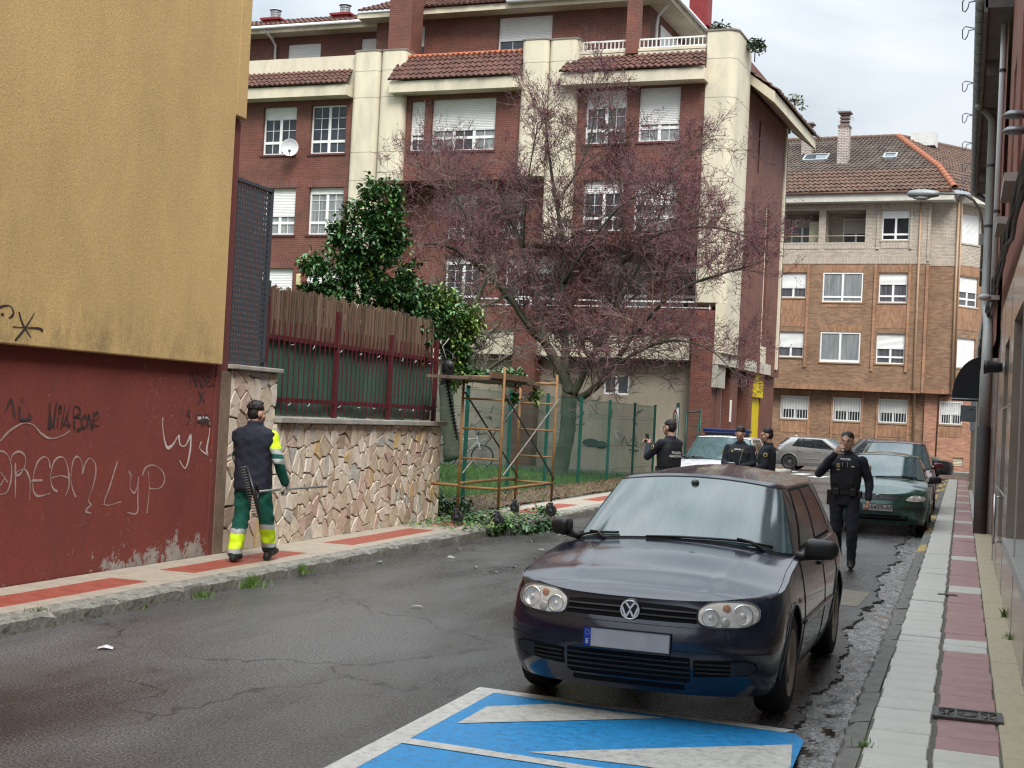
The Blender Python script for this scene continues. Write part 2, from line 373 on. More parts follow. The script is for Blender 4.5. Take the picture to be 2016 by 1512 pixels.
# left pavement: base, kerb stones, tiles
beige_t = M('beige_paving', (.38, .33, .265), .55, .16, 5, .25, 120, dirt=(.2, .17, .14), dscale=2.5, damt=.6, rvar=.15)
red_t = M('red_paving', (.30, .075, .05), .5, .2, 5, .25, 120, dirt=(.16, .08, .06), dscale=3, damt=.5, rvar=.15)
kerb_m = M('mossy_kerb_stone', (.24, .23, .20), .7, .45, 7, 1, 22, dirt=(.035, .04, .025), dscale=5, damt=.95)
mortar_m = M('dark_joint', (.10, .095, .08), .85, .3, 12)
mb = MB(); mb.box(-7.75, -6.56, -32, 57.9, -.05, .118); mb.box(-12, -7.75, 42, 57.9, -.05, .10)
lp = structure(mb.build('pavement', mortar_m))
def slab(w, l, h=.03, b=.006, mb=None, c=(0, 0, 0), jit=0):
    q = mb or MB(); x, y, z = c
    vs = [(x-w/2, y-l/2, z-h), (x+w/2, y-l/2, z-h), (x+w/2, y+l/2, z-h), (x-w/2, y+l/2, z-h)]
    t = [(x-w/2, y-l/2, z-b), (x+w/2, y-l/2, z-b), (x+w/2, y+l/2, z-b), (x-w/2, y+l/2, z-b)]
    tt = [(x-w/2+b, y-l/2+b, z), (x+w/2-b, y-l/2+b, z), (x+w/2-b, y+l/2-b, z), (x-w/2+b, y+l/2-b, z)]
    q.add(vs+t+tt, [(i, (i+1) % 4, 4+(i+1) % 4, 4+i) for i in range(4)]+[(4+i, 4+(i+1) % 4, 8+(i+1) % 4, 8+i) for i in range(4)]+[(8, 9, 10, 11)])
    return q
def red_left(y): return any(a <= y < b_ for a, b_ in ((3.6, 7.2), (7.4, 11.2), (12.0, 14.4), (15.6, 18.2), (19.2, 21.0), (22.6, 25.8), (27.4, 30.0), (31.8, 34.6), (36.4, 39), (40.8, 43.6)))
T1 = slab(.205, .594); T2r = slab(.388, .394); T2b = slab(.388, .394); T3 = slab(.288, .594)
P1 = T1.build('paving_tile', beige_t, lp, (-6.795, 5.3, .13)); P2 = T2r.build('paving_tile', red_t, lp, (-7.09, 5.2, .13)); P2b = T2b.build('paving_tile', beige_t, lp, (-7.09, 5.6+5.8, .13)); P3 = T3.build('paving_tile', beige_t, lp, (-7.44, 5.3, .13))
far_l = MB(); far_r = MB()
def jrot(a=.004): return (rng.uniform(-a, a), rng.uniform(-a, a), rng.uniform(-.004, .004))
for k in range(1, 88):
    y = 5.3+.6*k
    if y < 32:
        inst(P1, lp, (-6.795, y, .13+rng.uniform(-.002, .002)), jrot(.003)); inst(P3, lp, (-7.44, y+.2, .13+rng.uniform(-.002, .002)), jrot(.003))
    else: slab(.205, .594, mb=far_l, c=(-6.795, y, .13)); slab(.288, .594, mb=far_l, c=(-7.44, y, .13))
for k in range(0, 130):
    y = 5.6+.4*k
    if abs(y-11.4) < .01 or y > 57.5: continue
    red = red_left(y)
    if y < 32: inst(P2 if red else P2b, lp, (-7.09, y, .13+rng.uniform(-.002, .002)), jrot())
    else: slab(.388, .394, mb=(far_r if red else far_l), c=(-7.09, y, .13))
stuff(far_l.build('distant_tiles', beige_t, lp)); stuff(far_r.build('distant_red_tiles', red_t, lp))
def kerb_stone(w, l, h, seed):
    r = random.Random(seed); q = MB(); n = 7
    prof = [(-w/2+.012, -h), (-w/2, -.04), (-w/2+.02, -.008), (-w/2+.045, 0), (w/2, 0), (w/2, -h)]
    vs = []
    for i in range(n+1):
        y = -l/2+l*i/n
        for j, (x, z) in enumerate(prof):
            e = .009 if 0 < j < 4 else .0
            vs.append((x+r.uniform(-e, e)*(1.4 if 0 < i < n else 2.2), y, z+r.uniform(-e, e)*.7-(.012 if i in (0, n) and 0 < j < 4 else 0)))
    m = len(prof)
    fs = [(i*m+j, i*m+j+1, (i+1)*m+j+1, (i+1)*m+j) for i in range(n) for j in range(m-1)]+[tuple(range(m))[::-1], tuple(range(n*m, n*m+m))]
    return q.add(vs, fs, 0, False)
kp = structure(MB().box(-6.66, -6.535, 1, 57.9, -.08, .05).build('kerb', mortar_m))
ks = [kerb_stone(.19, 1.0, .22, s) for s in range(5)]; ko = []
y = 6.0; i = 0
while y < 57:
    l = rng.choice((.86, 1.0, 1.1)); s = l/1.0
    if i < 5: o = ks[i].build('kerb_stone', kerb_m, kp, (-6.595, y+l/2, .132), fix=True); ko.append(o)
    else: o = inst(rng.choice(ko), kp, (-6.595, y+l/2, .132+rng.uniform(-.006, .004)))
    o.scale = (1, s*.985, 1); o.rotation_euler = (0, 0, math.pi+rng.uniform(-.008, .008)); y += l; i += 1
# right pavement
white_t = M('grey_white_paving', (.51, .50, .455), .4, .12, 6, .2, 160, dirt=(.30, .29, .26), dscale=2.2, damt=.6, rvar=.16)
pink_t = M('worn_red_paving', (.33, .18, .175), .38, .18, 5, .2, 160, dirt=(.25, .18, .17), dscale=2.2, damt=.7, rvar=.16)
tan_t = M('tan_border_concrete', (.40, .345, .235), .6, .2, 4, .3, 60, dirt=(.15, .12, .08), dscale=4, damt=.7, stretch=(1, .5, 1))
kerb2_m = M('old_grey_kerb', (.15, .145, .13), .6, .35, 5, .8, 45, dirt=(.05, .055, .035), dscale=5, damt=.8, rvar=.2)
yel_p = M('worn_yellow_paint', (.44, .30, .09), .6, .2, 6, dirt=(.16, .145, .12), dscale=7, damt=.95)
rp = structure(MB().box(-.44, .75, -32, 57.6, -.08, .098).build('pavement', mortar_m))
Q1 = slab(.325, .326).build('paving_tile', white_t, rp, (-.265, 6.1, .11)); Q2 = slab(.335, .326).build('paving_tile', pink_t, rp, (.095, 6.1, .11))
Q2w = slab(.335, .326).build('paving_tile', white_t, rp, (.095, 7.42, .11)); Q3 = slab(.24, .656).build('paving_tile', tan_t, rp, (.392, 6.2, .112))
Q4 = slab(.24, .656).build('paving_tile', tan_t, rp, (.632, 6.2, .112))
fw, fp = MB(), MB()
for k in range(1, 156):
    y = 6.1+.33*k; jx = .006*math.sin(k*2.1); dz = .004*math.sin(k*.7)
    wr = (k % 13) in (4, 5)
    if y < 31:
        inst(Q1, rp, (-.265+jx, y, .11+dz+rng.uniform(-.004, .004)), jrot(.012))
        if k != 4: inst(Q2w if wr else Q2, rp, (.095+jx, y, .11+dz+rng.uniform(-.004, .004)), jrot(.012))
    else:
        slab(.325, .326, mb=fw, c=(-.265, y, .11)); slab(.335, .326, mb=(fw if wr else fp), c=(.095, y, .11))
for k in range(1, 76):
    y = 6.2+.66*k
    if y < 31: inst(Q3, rp, (.392, y, .112+rng.uniform(-.003, .003)), jrot(.006))
    else: slab(.24, .656, mb=fw, c=(.392, y, .112))
for k in range(21, 31): inst(Q4, rp, (.632, 6.2+.66*k, .112), jrot(.006))
stuff(fw.build('distant_tiles', white_t, rp)); stuff(fp.build('distant_red_tiles', pink_t, rp))
kp2 = structure(MB().box(-.56, -.44, 1, 57.6, -.1, .03).build('kerb', mortar_m))
ks2 = [kerb_stone(.125, .6, .16, 30+s) for s in range(5)]; ko2 = []; koy = []
y = 5.8; i = 0
while y < 57:
    l = rng.choice((.48, .6, .66, .74)); yl = 25.0 < y < 26.6 or 20.8 < y < 22.4 or 29.3 < y < 31 or y > 44 and y % 5 < 2.5
    L_ = koy if yl else ko2
    if len(L_) < 5: o = kerb_stone(.125, .6, .16, 40+i).build('kerb_stone', yel_p if yl else kerb2_m, kp2, (-.505, y+l/2, .104)); L_.append(o)
    else: o = inst(rng.choice(L_), kp2, (-.505+rng.uniform(-.006, .006), y+l/2, .1+rng.uniform(-.012, .004)))
    o.scale = (1, l/.6*.97, 1); o.rotation_euler = (rng.uniform(-.012, .012), rng.uniform(-.02, .02), rng.uniform(-.015, .015)); y += l; i += 1
# drain grates in the right pavement
iron_m = M('worn_cast_iron', (.10, .10, .095), .42, .3, 12, .3, 60, metal=.4)
g = thing('service_cover', 'long cast iron cover with cross ribs in the red strip of the pavement', 'cover', (.1, 8.9, .112))
mb = MB(); mb.box(-.2, .2, -.14, .14, -.02, .004); mb.build('plate', M('cover_recess', (.05, .05, .048), .55, .3, 20), g)
mb = MB()
for x0, x1, y0, y1 in ((-.2, .2, -.145, -.118), (-.2, .2, .118, .145), (-.2, -.165, -.118, .118), (.165, .2, -.118, .118), (-.075, -.062, -.118, .118), (.062, .075, -.118, .118)): mb.box(x0, x1, y0, y1, .004, .014)
mb.build('frame', iron_m, g)
mb = MB()
for sx in (-1, 1):
    for a, b_ in (((.165, -.11), (.08, .11)), ((.165, .11), (.08, -.11)), ((.12, -.1), (.12, .1))): mb.tube([(sx*a[0], a[1], .008), (sx*b_[0], b_[1], .008)], .006, 4)
mb.lathe([(.05, .004), (.05, .012), (.036, .012), (.036, .004)], (0, 0, 0), n=16); mb.box(-.02, .02, -.05, .05, .004, .011)
mb.build('rib', iron_m, g)
g2 = thing('drain_slot', 'short dark metal drain slot across the white and red tiles', 'drain', (-.08, 15.52, .115))
MB().box(-.1, .1, -.035, .035, -.01, .006).build('frame', iron_m, g2)
mb = MB()
for k in range(7): mb.box(-.085+.026*k, -.075+.026*k, -.026, .026, .006, .01)
mb.build('bar', dark_metal, g2)
# blue parking bay, painted
def paint(name, c, thr=.75, wear=(.09, .09, .09)):
    return M(name, c, .5, .14, 14, .5, 90, dirt=wear, dscale=17, damt=thr, rvar=.12)
blue_p = paint('blue_road_paint', (.018, .265, .60), .8, (.04, .12, .22)); white_p = paint('white_road_paint', (.56, .55, .51), wear=(.2, .19, .18))
bay = thing('parking_bay', 'blue parking bay with white border and white diagonal stripes in front of the dark hatchback', 'road marking', (-1.9, 6.5, 0))
bx, by = -1.9, 6.5
def rel(pts, z): return [(x-bx, y-by, z) for x, y in pts]
mb = MB(); mb.poly(rel([(-2.79, 1.5), (-.80, 1.5), (-.77, 7.0), (-.79, 8.2), (-.86, 8.36), (-2.79, 8.53)], .004)); mb.build('blue_field', blue_p, bay, fix=False)
mb = MB()
for q in ([(-2.92, 1.4), (-2.78, 1.4), (-2.78, 8.53), (-2.92, 8.66)], [(-2.92, 8.66), (-2.78, 8.53), (-.92, 8.355), (-.87, 8.45)]): mb.poly(rel(q, .0055))
mb.poly(rel([(-2.78, 7.10), (-2.78, 6.98), (-1.73, 6.9), (-1.0, 6.84), (-1.0, 6.94), (-1.73, 7.0)], .0085))
mb.build('border', white_p, bay, fix=False)
for q in ([(-2.68, 7.58), (-1.64, 8.35), (-2.35, 8.39), (-2.68, 8.10)], [(-2.12, 7.13), (-.80, 7.14), (-.79, 7.55), (-.84, 8.05)][0:1]+[(-1.53, 7.14), (-.80, 7.10), (-.79, 7.55), (-.84, 8.05)]):
    mb = MB(); mb.poly(rel(q, .008)); mb.build('stripe', white_p, bay, fix=False)
# markings in the distance
tag(MB().quad((-1.1, 56.6, .004), (-.55, 56.6, .004), (-.55, 57.3, .004), (-1.1, 57.3, .004)).build('stop_line', white_p, fix=False), 'short white road line at the far end of the right kerb', 'road marking')
mb = MB()
for y0, y1 in ((40.8, 44.2), (46, 49), (50.6, 54)): mb.quad((-.72, y0, .0045), (-.6, y0, .0045), (-.6, y1, .0045), (-.72, y1, .0045))
tag(mb.build('yellow_kerb_line', yel_p, fix=False), 'worn yellow line painted along the far right kerb', 'road marking')
for k, (x, y) in enumerate(((-6.9, 58.4), (-6.05, 56.2), (-5.2, 54.2))):
    o = MB().quad((x-.3, y-1.0, .004), (x+.25, y-1.0, .004), (x+.45, y+1.0, .004), (x-.1, y+1.0, .004)).build('crossing_stripe', white_p, fix=False)
    tag(o, ('white crossing stripe nearest the silver hatchback', 'middle white crossing stripe on the far road', 'white crossing stripe nearest the parked green car')[k], 'road marking', 'crossing stripes on the far road')
# concrete patch in the road and broken slab by the gutter
tag(MB().poly([(-1.5, 14.9, .004), (-.95, 14.7, .004), (-.9, 16.1, .004), (-1.42, 16.3, .004)]).build('road_patch', M('pale_road_patch', (.17, .145, .11), .5, .25, 8, .3, 60), fix=False), 'tan concrete patch in the road beside the gutter', 'road patch')
# park ground beyond the left pavement
mb = MB(); nx, ny = 10, 60
vs = [(-7.75-.9*i/nx, 20+22*j/ny, .12+.10*min(1, i/4)+rng.uniform(0, .05)) for j in range(ny+1) for i in range(nx+1)]
mb.add(vs, [(j*(nx+1)+i, j*(nx+1)+i+1, (j+1)*(nx+1)+i+1, (j+1)*(nx+1)+i) for j in range(ny) for i in range(nx)], 0, True)
structure(mb.build('soil', M('dry_soil', (.10, .075, .05), .95, .35, 10, .8, 30), fix=False))
mb = MB(); mb.quad((-40, 14, .14), (-8.35, 14, .16), (-8.35, 42.4, .16), (-40, 42.4, .14))
structure(mb.build('lawn', M('grass_ground', (.045, .085, .018), .95, .3, 3, .5, 40), fix=False))
mb = MB(); mb.quad((-30, 39.2, .165), (-8.4, 38.4, .165), (-8.4, 42.6, .165), (-30, 44, .165))
structure(mb.build('path', M('damp_grey_path', (.11, .10, .09), .8, .2, 4), fix=False))
mb = MB()
for k in range(26000):
    x = rng.uniform(-20, -8.4); y = rng.uniform(21, 39.4)
    if x < -8.6-(y-18)*.55: continue
    h = rng.uniform(.08, .22); a = rng.uniform(0, 6.28); w = .012
    bx_, by_ = math.cos(a)*w, math.sin(a)*w; lx, ly = rng.uniform(-.06, .06), rng.uniform(-.06, .06)
    mb.add([(x-bx_, y-by_, .15), (x+bx_, y+by_, .15), (x+lx, y+ly, .15+h)], [(0, 1, 2)], rng.choice((0, 0, 1)))
stuff(tag(mb.build('grass', [M('grass_blade', (.06, .13, .02), .6, .25, 3), M('grass_blade_pale', (.10, .16, .035), .6, .25, 3)], fix=False), 'bright green grass behind the mesh fence', 'grass'))
mb = MB()
for k in range(7000):
    x = rng.uniform(-8.5, -7.72); y = rng.uniform(20.1, 41)
    h = rng.uniform(.04, .16); a = rng.uniform(0, 6.28); w = .01; z = .12+.1*min(1, (-7.75-x)/.36)
    bx_, by_ = math.cos(a)*w, math.sin(a)*w; lx, ly = rng.uniform(-.12, .12), rng.uniform(-.12, .12)
    mb.add([(x-bx_, y-by_, z), (x+bx_, y+by_, z), (x+lx, y+ly, z+h*.7)], [(0, 1, 2)], rng.choice((0, 0, 0, 1)))
stuff(tag(mb.build('dry_weeds', [M('dry_weed', (.17, .10, .055), .8, .3, 6), M('weed_green', (.08, .12, .03), .7, .3, 6)], fix=False), 'dry brown weeds along the foot of the mesh fence', 'weeds'))
def tuft(name, label, x, y, z, n, h, spread, group=None):
    q = MB()
    for k in range(n):
        a = rng.uniform(0, 6.28); r = abs(rng.gauss(0, spread)); px, py = r*math.cos(a), 1.6*r*math.sin(a); hh = h*rng.uniform(.4, 1)
        b1 = rng.uniform(0, 6.28); w = .004+.003*rng.random(); lx, ly = rng.gauss(0, .35)*hh, rng.gauss(0, .35)*hh
        q.add([(px-w*math.cos(b1), py-w*math.sin(b1), 0), (px+w*math.cos(b1), py+w*math.sin(b1), 0), (px+lx*.5+w*.5, py+ly*.5, hh*.6), (px+lx, py+ly, hh)], [(0, 1, 2), (0, 2, 3)])
    return tag(q.build(name, M('weed_tuft', (.09, .17, .03), .6, .3, 8), loc=(x, y, z), fix=False), label, 'weed', group)
gk = 'weed tufts in the left kerb joints'
tuft('grass_tuft', 'largest green grass tuft in the left kerb near the worker', -6.47, 12.1, 0, 170, .16, .07, gk)
tuft('grass_tuft', 'green tuft in the kerb joint right of the large tuft', -6.45, 13.2, .03, 70, .13, .04, gk)
tuft('grass_tuft', 'low green tuft in the kerb joint left of the large tuft', -6.47, 11.2, 0, 60, .1, .05, gk)
tuft('grass_tuft', 'small grass tuft at the left kerb below the red wall', -6.53, 10.35, 0, 40, .09, .03, gk)
tuft('grass_tuft', 'smallest grass tuft at the kerb nearest the left frame edge', -6.53, 9.75, 0, 34, .08, .03, gk)
tuft('grass_tuft', 'flat weed tuft growing on the left kerb top near the picture edge', -6.56, 9.0, .13, 30, .05, .05, gk)
gw = 'weed tufts on the right pavement'
tuft('grass_tuft', 'green weed at the foot of the grey stone wall', .45, 14.0, .11, 60, .11, .03, gw)
tuft('grass_tuft', 'thin green weed lower along the grey stone wall', .455, 12.5, .11, 40, .07, .05, gw)
tuft('grass_tuft', 'small weed between kerb and white tiles at the bottom edge', -.43, 7.75, .1, 40, .06, .03, gw)
# ------------------------------------------------------------------ left building: yellow over red
def facade_mat(name, base, dark, sc=1.2, bump=.5, bs=90, lowz=None, peel=None):
    """plaster with vertical runs of grime; lowz=(z0,z1): grime gathers between these heights; peel: bare render shows near the ground"""
    m, nt, b = nodes(name); N = nt.nodes.new; L = nt.links.new
    tc = N('ShaderNodeTexCoord')
    def noise(s, d=5, r=.6, st=(1, 1, 1)):
        mp = N('ShaderNodeMapping'); mp.inputs['Scale'].default_value = st; L(tc.outputs['Object'], mp.inputs[0])
        n = N('ShaderNodeTexNoise'); n.inputs['Scale'].default_value = s; n.inputs['Detail'].default_value = d; n.inputs['Roughness'].default_value = r; L(mp.outputs[0], n.inputs['Vector']); return n.outputs['Fac']
    def ramp(f, p0, c0, p1, c1):
        cr = N('ShaderNodeValToRGB'); e = cr.color_ramp.elements; e[0].position = p0; e[0].color = c0; e[1].position = p1; e[1].color = c1; L(f, cr.inputs[0]); return cr.outputs[0]
    def math_(op, a, b_):
        n = N('ShaderNodeMath'); n.operation = op; n.use_clamp = False
        for i, x in enumerate((a, b_)):
            if isinstance(x, (int, float)): n.inputs[i].default_value = x
            else: L(x, n.inputs[i])
        return n.outputs[0]
    c = ramp(noise(sc, 8, .68, (1, 1, .6)), .3, col4(tuple(x*.82 for x in base)), .7, col4(tuple(x*1.1 for x in base)))
    fl = ramp(noise(38, 3, .7), .35, (.86, .86, .86, 1), .65, (1.12, 1.12, 1.12, 1))
    mf = N('ShaderNodeMix'); mf.data_type = 'RGBA'; mf.blend_type = 'MULTIPLY'; mf.inputs['Factor'].default_value = 1; L(c, mf.inputs['A']); L(fl, mf.inputs['B']); c = mf.outputs['Result']
    sx = N('ShaderNodeSeparateXYZ'); L(tc.outputs['Object'], sx.inputs[0])
    runs = ramp(noise(6, 6, .7, (1, 1, .12)), .5, (0, 0, 0, 1), .75, (.5, .5, .5, 1))
    if lowz:
        mr = N('ShaderNodeMapRange'); mr.inputs['From Min'].default_value = lowz[1]; mr.inputs['From Max'].default_value = lowz[0]; L(sx.outputs[2], mr.inputs['Value'])
        grime = math_('MULTIPLY', mr.outputs[0], ramp(noise(3.5, 9, .75, (1, 1, .7)), .46, (0, 0, 0, 1), .66, (1, 1, 1, 1)))
        fac = math_('ADD', math_('MULTIPLY', runs, .35), grime)
    else: fac = runs
    mx = N('ShaderNodeMix'); mx.data_type = 'RGBA'; L(fac, mx.inputs['Factor']); L(c, mx.inputs['A']); mx.inputs['B'].default_value = col4(dark); c = mx.outputs['Result']
    if peel:
        z0, z1, pc = peel
        mr = N('ShaderNodeMapRange'); mr.inputs['From Min'].default_value = z1; mr.inputs['From Max'].default_value = z0; L(sx.outputs[2], mr.inputs['Value'])
        # more bare render towards the far corner
        my = N('ShaderNodeMapRange'); my.inputs['From Min'].default_value = 10.2; my.inputs['From Max'].default_value = 12.4; my.inputs['To Min'].default_value = .35; my.inputs['To Max'].default_value = 1; L(sx.outputs[1], my.inputs['Value'])
        pf = math_('ADD', math_('MULTIPLY', mr.outputs[0], my.outputs[0]), math_('SUBTRACT', math_('MULTIPLY', noise(3.6, 12, .78), 4.2), 2.62))
        st = ramp(pf, .26, (0, 0, 0, 1), .275, (1, 1, 1, 1))
        m3 = N('ShaderNodeMix'); m3.data_type = 'RGBA'; L(st, m3.inputs['Factor']); L(c, m3.inputs['A'])
        L(ramp(noise(7, 8, .7), .3, col4(tuple(x*.6 for x in pc)), .7, col4(tuple(x*1.25 for x in pc))), m3.inputs['B']); c = m3.outputs['Result']
    L(c, b.inputs['Base Color']); set_in(b, 'Roughness', .85)
    bp = N('ShaderNodeBump'); bp.inputs['Strength'].default_value = bump; bp.inputs['Distance'].default_value = .006; L(noise(bs, 4, .7), bp.inputs['Height']); L(bp.outputs[0], b.inputs['Normal'])
    return m
yellow_m = facade_mat('ochre_plaster', (.55, .375, .155), (.25, .18, .085), .9, .9, 75, (2.15, 2.75))
red_m = facade_mat('oxide_red_paint', (.185, .036, .025), (.10, .035, .03), 1.1, .35, 50, None, (.12, .62, (.30, .27, .245)))
red2_m = facade_mat('oxide_red_paint_pillar', (.15, .033, .027), (.07, .03, .026), 1.5, .3, 60)
lb = thing('yellow_house', 'ochre plastered building with oxide red graffitied base along the left pavement', 'building', (0, 0, 0))
mb = MB(); mb.box(-16, -7.6, -32, 13.2, .0, 2.2); mb.build('base_wall', red_m, lb)
mb = MB(); mb.box(-16, -7.5, -32, 13.17, 2.16, 8.4); mb.box(-16, -7.5, 13.17, 13.40, 4.83, 8.4); mb.build('upper_wall', yellow_m, lb, bevel=.012)
mb = MB(); mb.box(-16, -7.585, 13.2, 13.44, .1, 4.828); mb.build('corner_pillar', red2_m, lb, bevel=.008)
mb = MB(); mb.box(-16.1, -7.2, -32.1, 13.55, 8.4, 8.6); mb.build('roof', M('roof_slab_concrete', (.3, .28, .25), .8), lb)
mb = MB(); mb.box(-7.61, -7.572, 13.30, 13.50, .12, 2.1); mb.build('concrete_edge', M('brown_stained_concrete', (.17, .12, .085), .85, .35, 4, .5, 30), lb)
GRAF = {'white_thin': [[(9.779, 1.098), (9.883, 1.007)], [(9.789, 0.985), (9.85, 1.059)], [(9.688, 1.263), (9.802, 1.268), (9.885, 1.21), (9.923, 1.108), (9.914, 0.993), (9.862, 0.919), (9.738, 0.911)], [(9.993, 0.876), (9.974, 1.094), (9.967, 1.171)], [(9.899, 1.165), (9.922, 1.235), (9.998, 1.266), (10.082, 1.233), (10.099, 1.155), (10.045, 1.079), (9.987, 1.065), (10.003, 1.099), (10.092, 1.114), (10.148, 1.064), (10.181, 0.985), (10.183, 0.848)], [(10.445, 1.116), (10.417, 1.189), (10.351, 1.216), (10.271, 1.178), (10.227, 1.088), (10.216, 0.984), (10.244, 0.904), (10.319, 0.875), (10.465, 0.896)], [(10.193, 1.014), (10.349, 1.012)], [(10.686, 0.861), (10.733, 0.954), (10.709, 1.09), (10.656, 1.185), (10.588, 1.213), (10.504, 1.181), (10.464, 1.095), (10.466, 1.002), (10.505, 0.934), (10.572, 0.905)], [(10.475, 1.029), (10.603, 1.045), (10.716, 1.022)], [(10.844, 0.847), (10.779, 0.938), (10.752, 1.062), (10.779, 1.183), (10.844, 1.21), (10.906, 1.154), (10.922, 1.057), (10.954, 1.139), (11.018, 1.194), (11.105, 1.15), (11.129, 1.066), (11.101, 0.941), (11.042, 0.818), (11.082, 0.768)], [(11.467, 1.158), (11.377, 0.946), (11.297, 0.758), (11.567, 0.772)], [(11.094, 0.768), (11.006, 0.712), (11.09, 0.688)], [(11.666, 1.061), (11.71, 1.009), (11.702, 0.907), (11.777, 0.846), (11.824, 0.903), (11.84, 1.005), (11.844, 0.829), (11.849, 0.652), (11.679, 0.664)], [(12.008, 1.053), (12.04, 0.866), (12.022, 0.64)], [(11.905, 1.011), (11.951, 1.084), (12.083, 1.111), (12.238, 1.062), (12.311, 0.977), (12.269, 0.895), (12.161, 0.873), (12.038, 0.884)], [(9.756, 1.357), (9.865, 1.439), (10.037, 1.506), (10.181, 1.492), (10.291, 1.421), (10.421, 1.377), (10.571, 1.395), (10.699, 1.442)]], 'white_bold': [[(12.213, 1.584), (12.226, 1.463), (12.313, 1.289), (12.424, 1.311), (12.515, 1.403)], [(12.528, 1.411), (12.567, 1.31), (12.671, 1.302), (12.749, 1.403)], [(12.762, 1.419), (12.765, 1.246), (12.695, 1.068), (12.57, 1.148)], [(12.88, 1.585), (13.095, 1.588), (13.139, 1.468), (13.098, 1.259), (13.12, 1.203), (12.959, 1.268), (12.982, 1.34)], [(13.207, 1.266), (13.232, 1.331), (13.311, 1.339), (13.321, 1.241), (13.237, 1.137), (13.189, 1.146)]], 'black_bold': [[(10.393, 1.692), (10.389, 1.454)], [(10.377, 1.679), (10.444, 1.481)], [(10.456, 1.468), (10.482, 1.701)], [(10.518, 1.615), (10.535, 1.662), (10.56, 1.629), (10.541, 1.595), (10.518, 1.615)], [(10.51, 1.461), (10.523, 1.562)], [(10.565, 1.455), (10.61, 1.684)], [(10.596, 1.482), (10.642, 1.577), (10.677, 1.672)], [(10.642, 1.577), (10.685, 1.469)], [(10.627, 1.496), (10.716, 1.496)], [(10.765, 1.456), (10.736, 1.646), (10.814, 1.654), (10.831, 1.593), (10.754, 1.565), (10.846, 1.552), (10.876, 1.477), (10.799, 1.449)], [(10.869, 1.552), (10.912, 1.581), (10.952, 1.526), (10.923, 1.47), (10.874, 1.498), (10.869, 1.552)], [(10.97, 1.457), (10.969, 1.595), (11.04, 1.457), (11.036, 1.624)], [(11.067, 1.541), (11.124, 1.57), (11.095, 1.618), (11.048, 1.569), (11.071, 1.499), (11.143, 1.493)], [(10.402, 1.586), (10.424, 1.461)], [(10.386, 1.533), (10.414, 1.454)]], 'black_faint': [[(12.697, 1.903), (12.709, 2.075), (12.83, 1.915), (12.818, 2.088)], [(12.885, 1.972), (12.924, 2.037), (12.976, 1.976), (12.936, 1.919), (12.885, 1.972)], [(13.11, 2.029), (13.018, 2.017), (13.037, 1.93), (13.135, 1.942)], [(13.022, 1.978), (13.1, 1.981)], [(13.143, 2.022), (13.168, 1.935), (13.262, 1.946)], [(12.881, 1.862), (13.0, 1.754)], [(12.987, 1.873), (12.879, 1.743)], [(12.721, 1.669), (12.665, 1.637), (12.729, 1.591), (12.691, 1.528), (12.667, 1.535)], [(12.844, 1.498), (12.847, 1.608), (12.954, 1.61), (12.98, 1.507)], [(12.868, 1.553), (13.144, 1.564)], [(13.026, 1.507), (13.015, 1.61), (13.124, 1.604), (13.052, 1.555), (13.151, 1.5)], [(9.793, 1.59), (9.861, 1.705), (9.923, 1.554)], [(9.975, 1.529), (9.974, 1.657), (10.004, 1.542), (10.134, 1.556), (10.1, 1.595)], [(10.02, 1.696), (9.999, 1.709)], [(9.982, 1.631), (9.99, 1.542)]], 'black_line': [[(9.77, 2.437), (9.827, 2.34), (9.946, 2.234)], [(9.977, 2.448), (9.86, 2.305), (9.742, 2.195)], [(9.704, 2.306), (9.879, 2.312), (10.04, 2.318), (10.103, 2.299)], [(9.519, 2.452), (9.612, 2.475), (9.67, 2.466), (9.703, 2.418), (9.668, 2.384), (9.64, 2.376)], [(9.543, 2.399), (9.581, 2.396)]]}
def ribbon(q, pts, w, x, seed):
    r = random.Random(seed)
    P = [Vector((p[0], p[1])) for p in pts]
    # Catmull-Rom for a drawn line
    S = []
    for i in range(len(P)-1):
        a, b_, c, d = P[max(i-1, 0)], P[i], P[i+1], P[min(i+2, len(P)-1)]
        for k in range(6):
            t = k/6; S.append(.5*((2*b_)+(c-a)*t+(2*a-5*b_+4*c-d)*t*t+(3*b_-a-3*c+d)*t**3))
    S.append(P[-1])
    vs = []
    for i, s in enumerate(S):
        t = S[min(i+1, len(S)-1)]-S[max(i-1, 0)]
        t = t.normalized() if t.length > 1e-6 else Vector((1, 0))
        n = Vector((-t.y, t.x)); ww = w*(.78+.42*math.sin(i*.31+seed*1.7)+.15*r.random())
        vs += [(x, s.x+n.x*ww, s.y+n.y*ww), (x, s.x-n.x*ww, s.y-n.y*ww)]
    q.add(vs, [(2*i, 2*i+1, 2*i+3, 2*i+2) for i in range(len(S)-1)])
chalk = M('pale_spray_paint', (.36, .26, .235), .8, .3, 30, dirt=(.2, .06, .05), dscale=18, damt=.75)
chalk_b = M('white_spray_paint', (.56, .48, .45), .8, .25, 30, dirt=(.24, .09, .08), dscale=14, damt=.6)
blk = M('black_marker_paint', (.035, .02, .02), .7, .3, 30); blkf = M('faded_black_paint', (.045, .030, .034), .8, .3, 30, dirt=(.15, .036, .027), dscale=20, damt=.45)
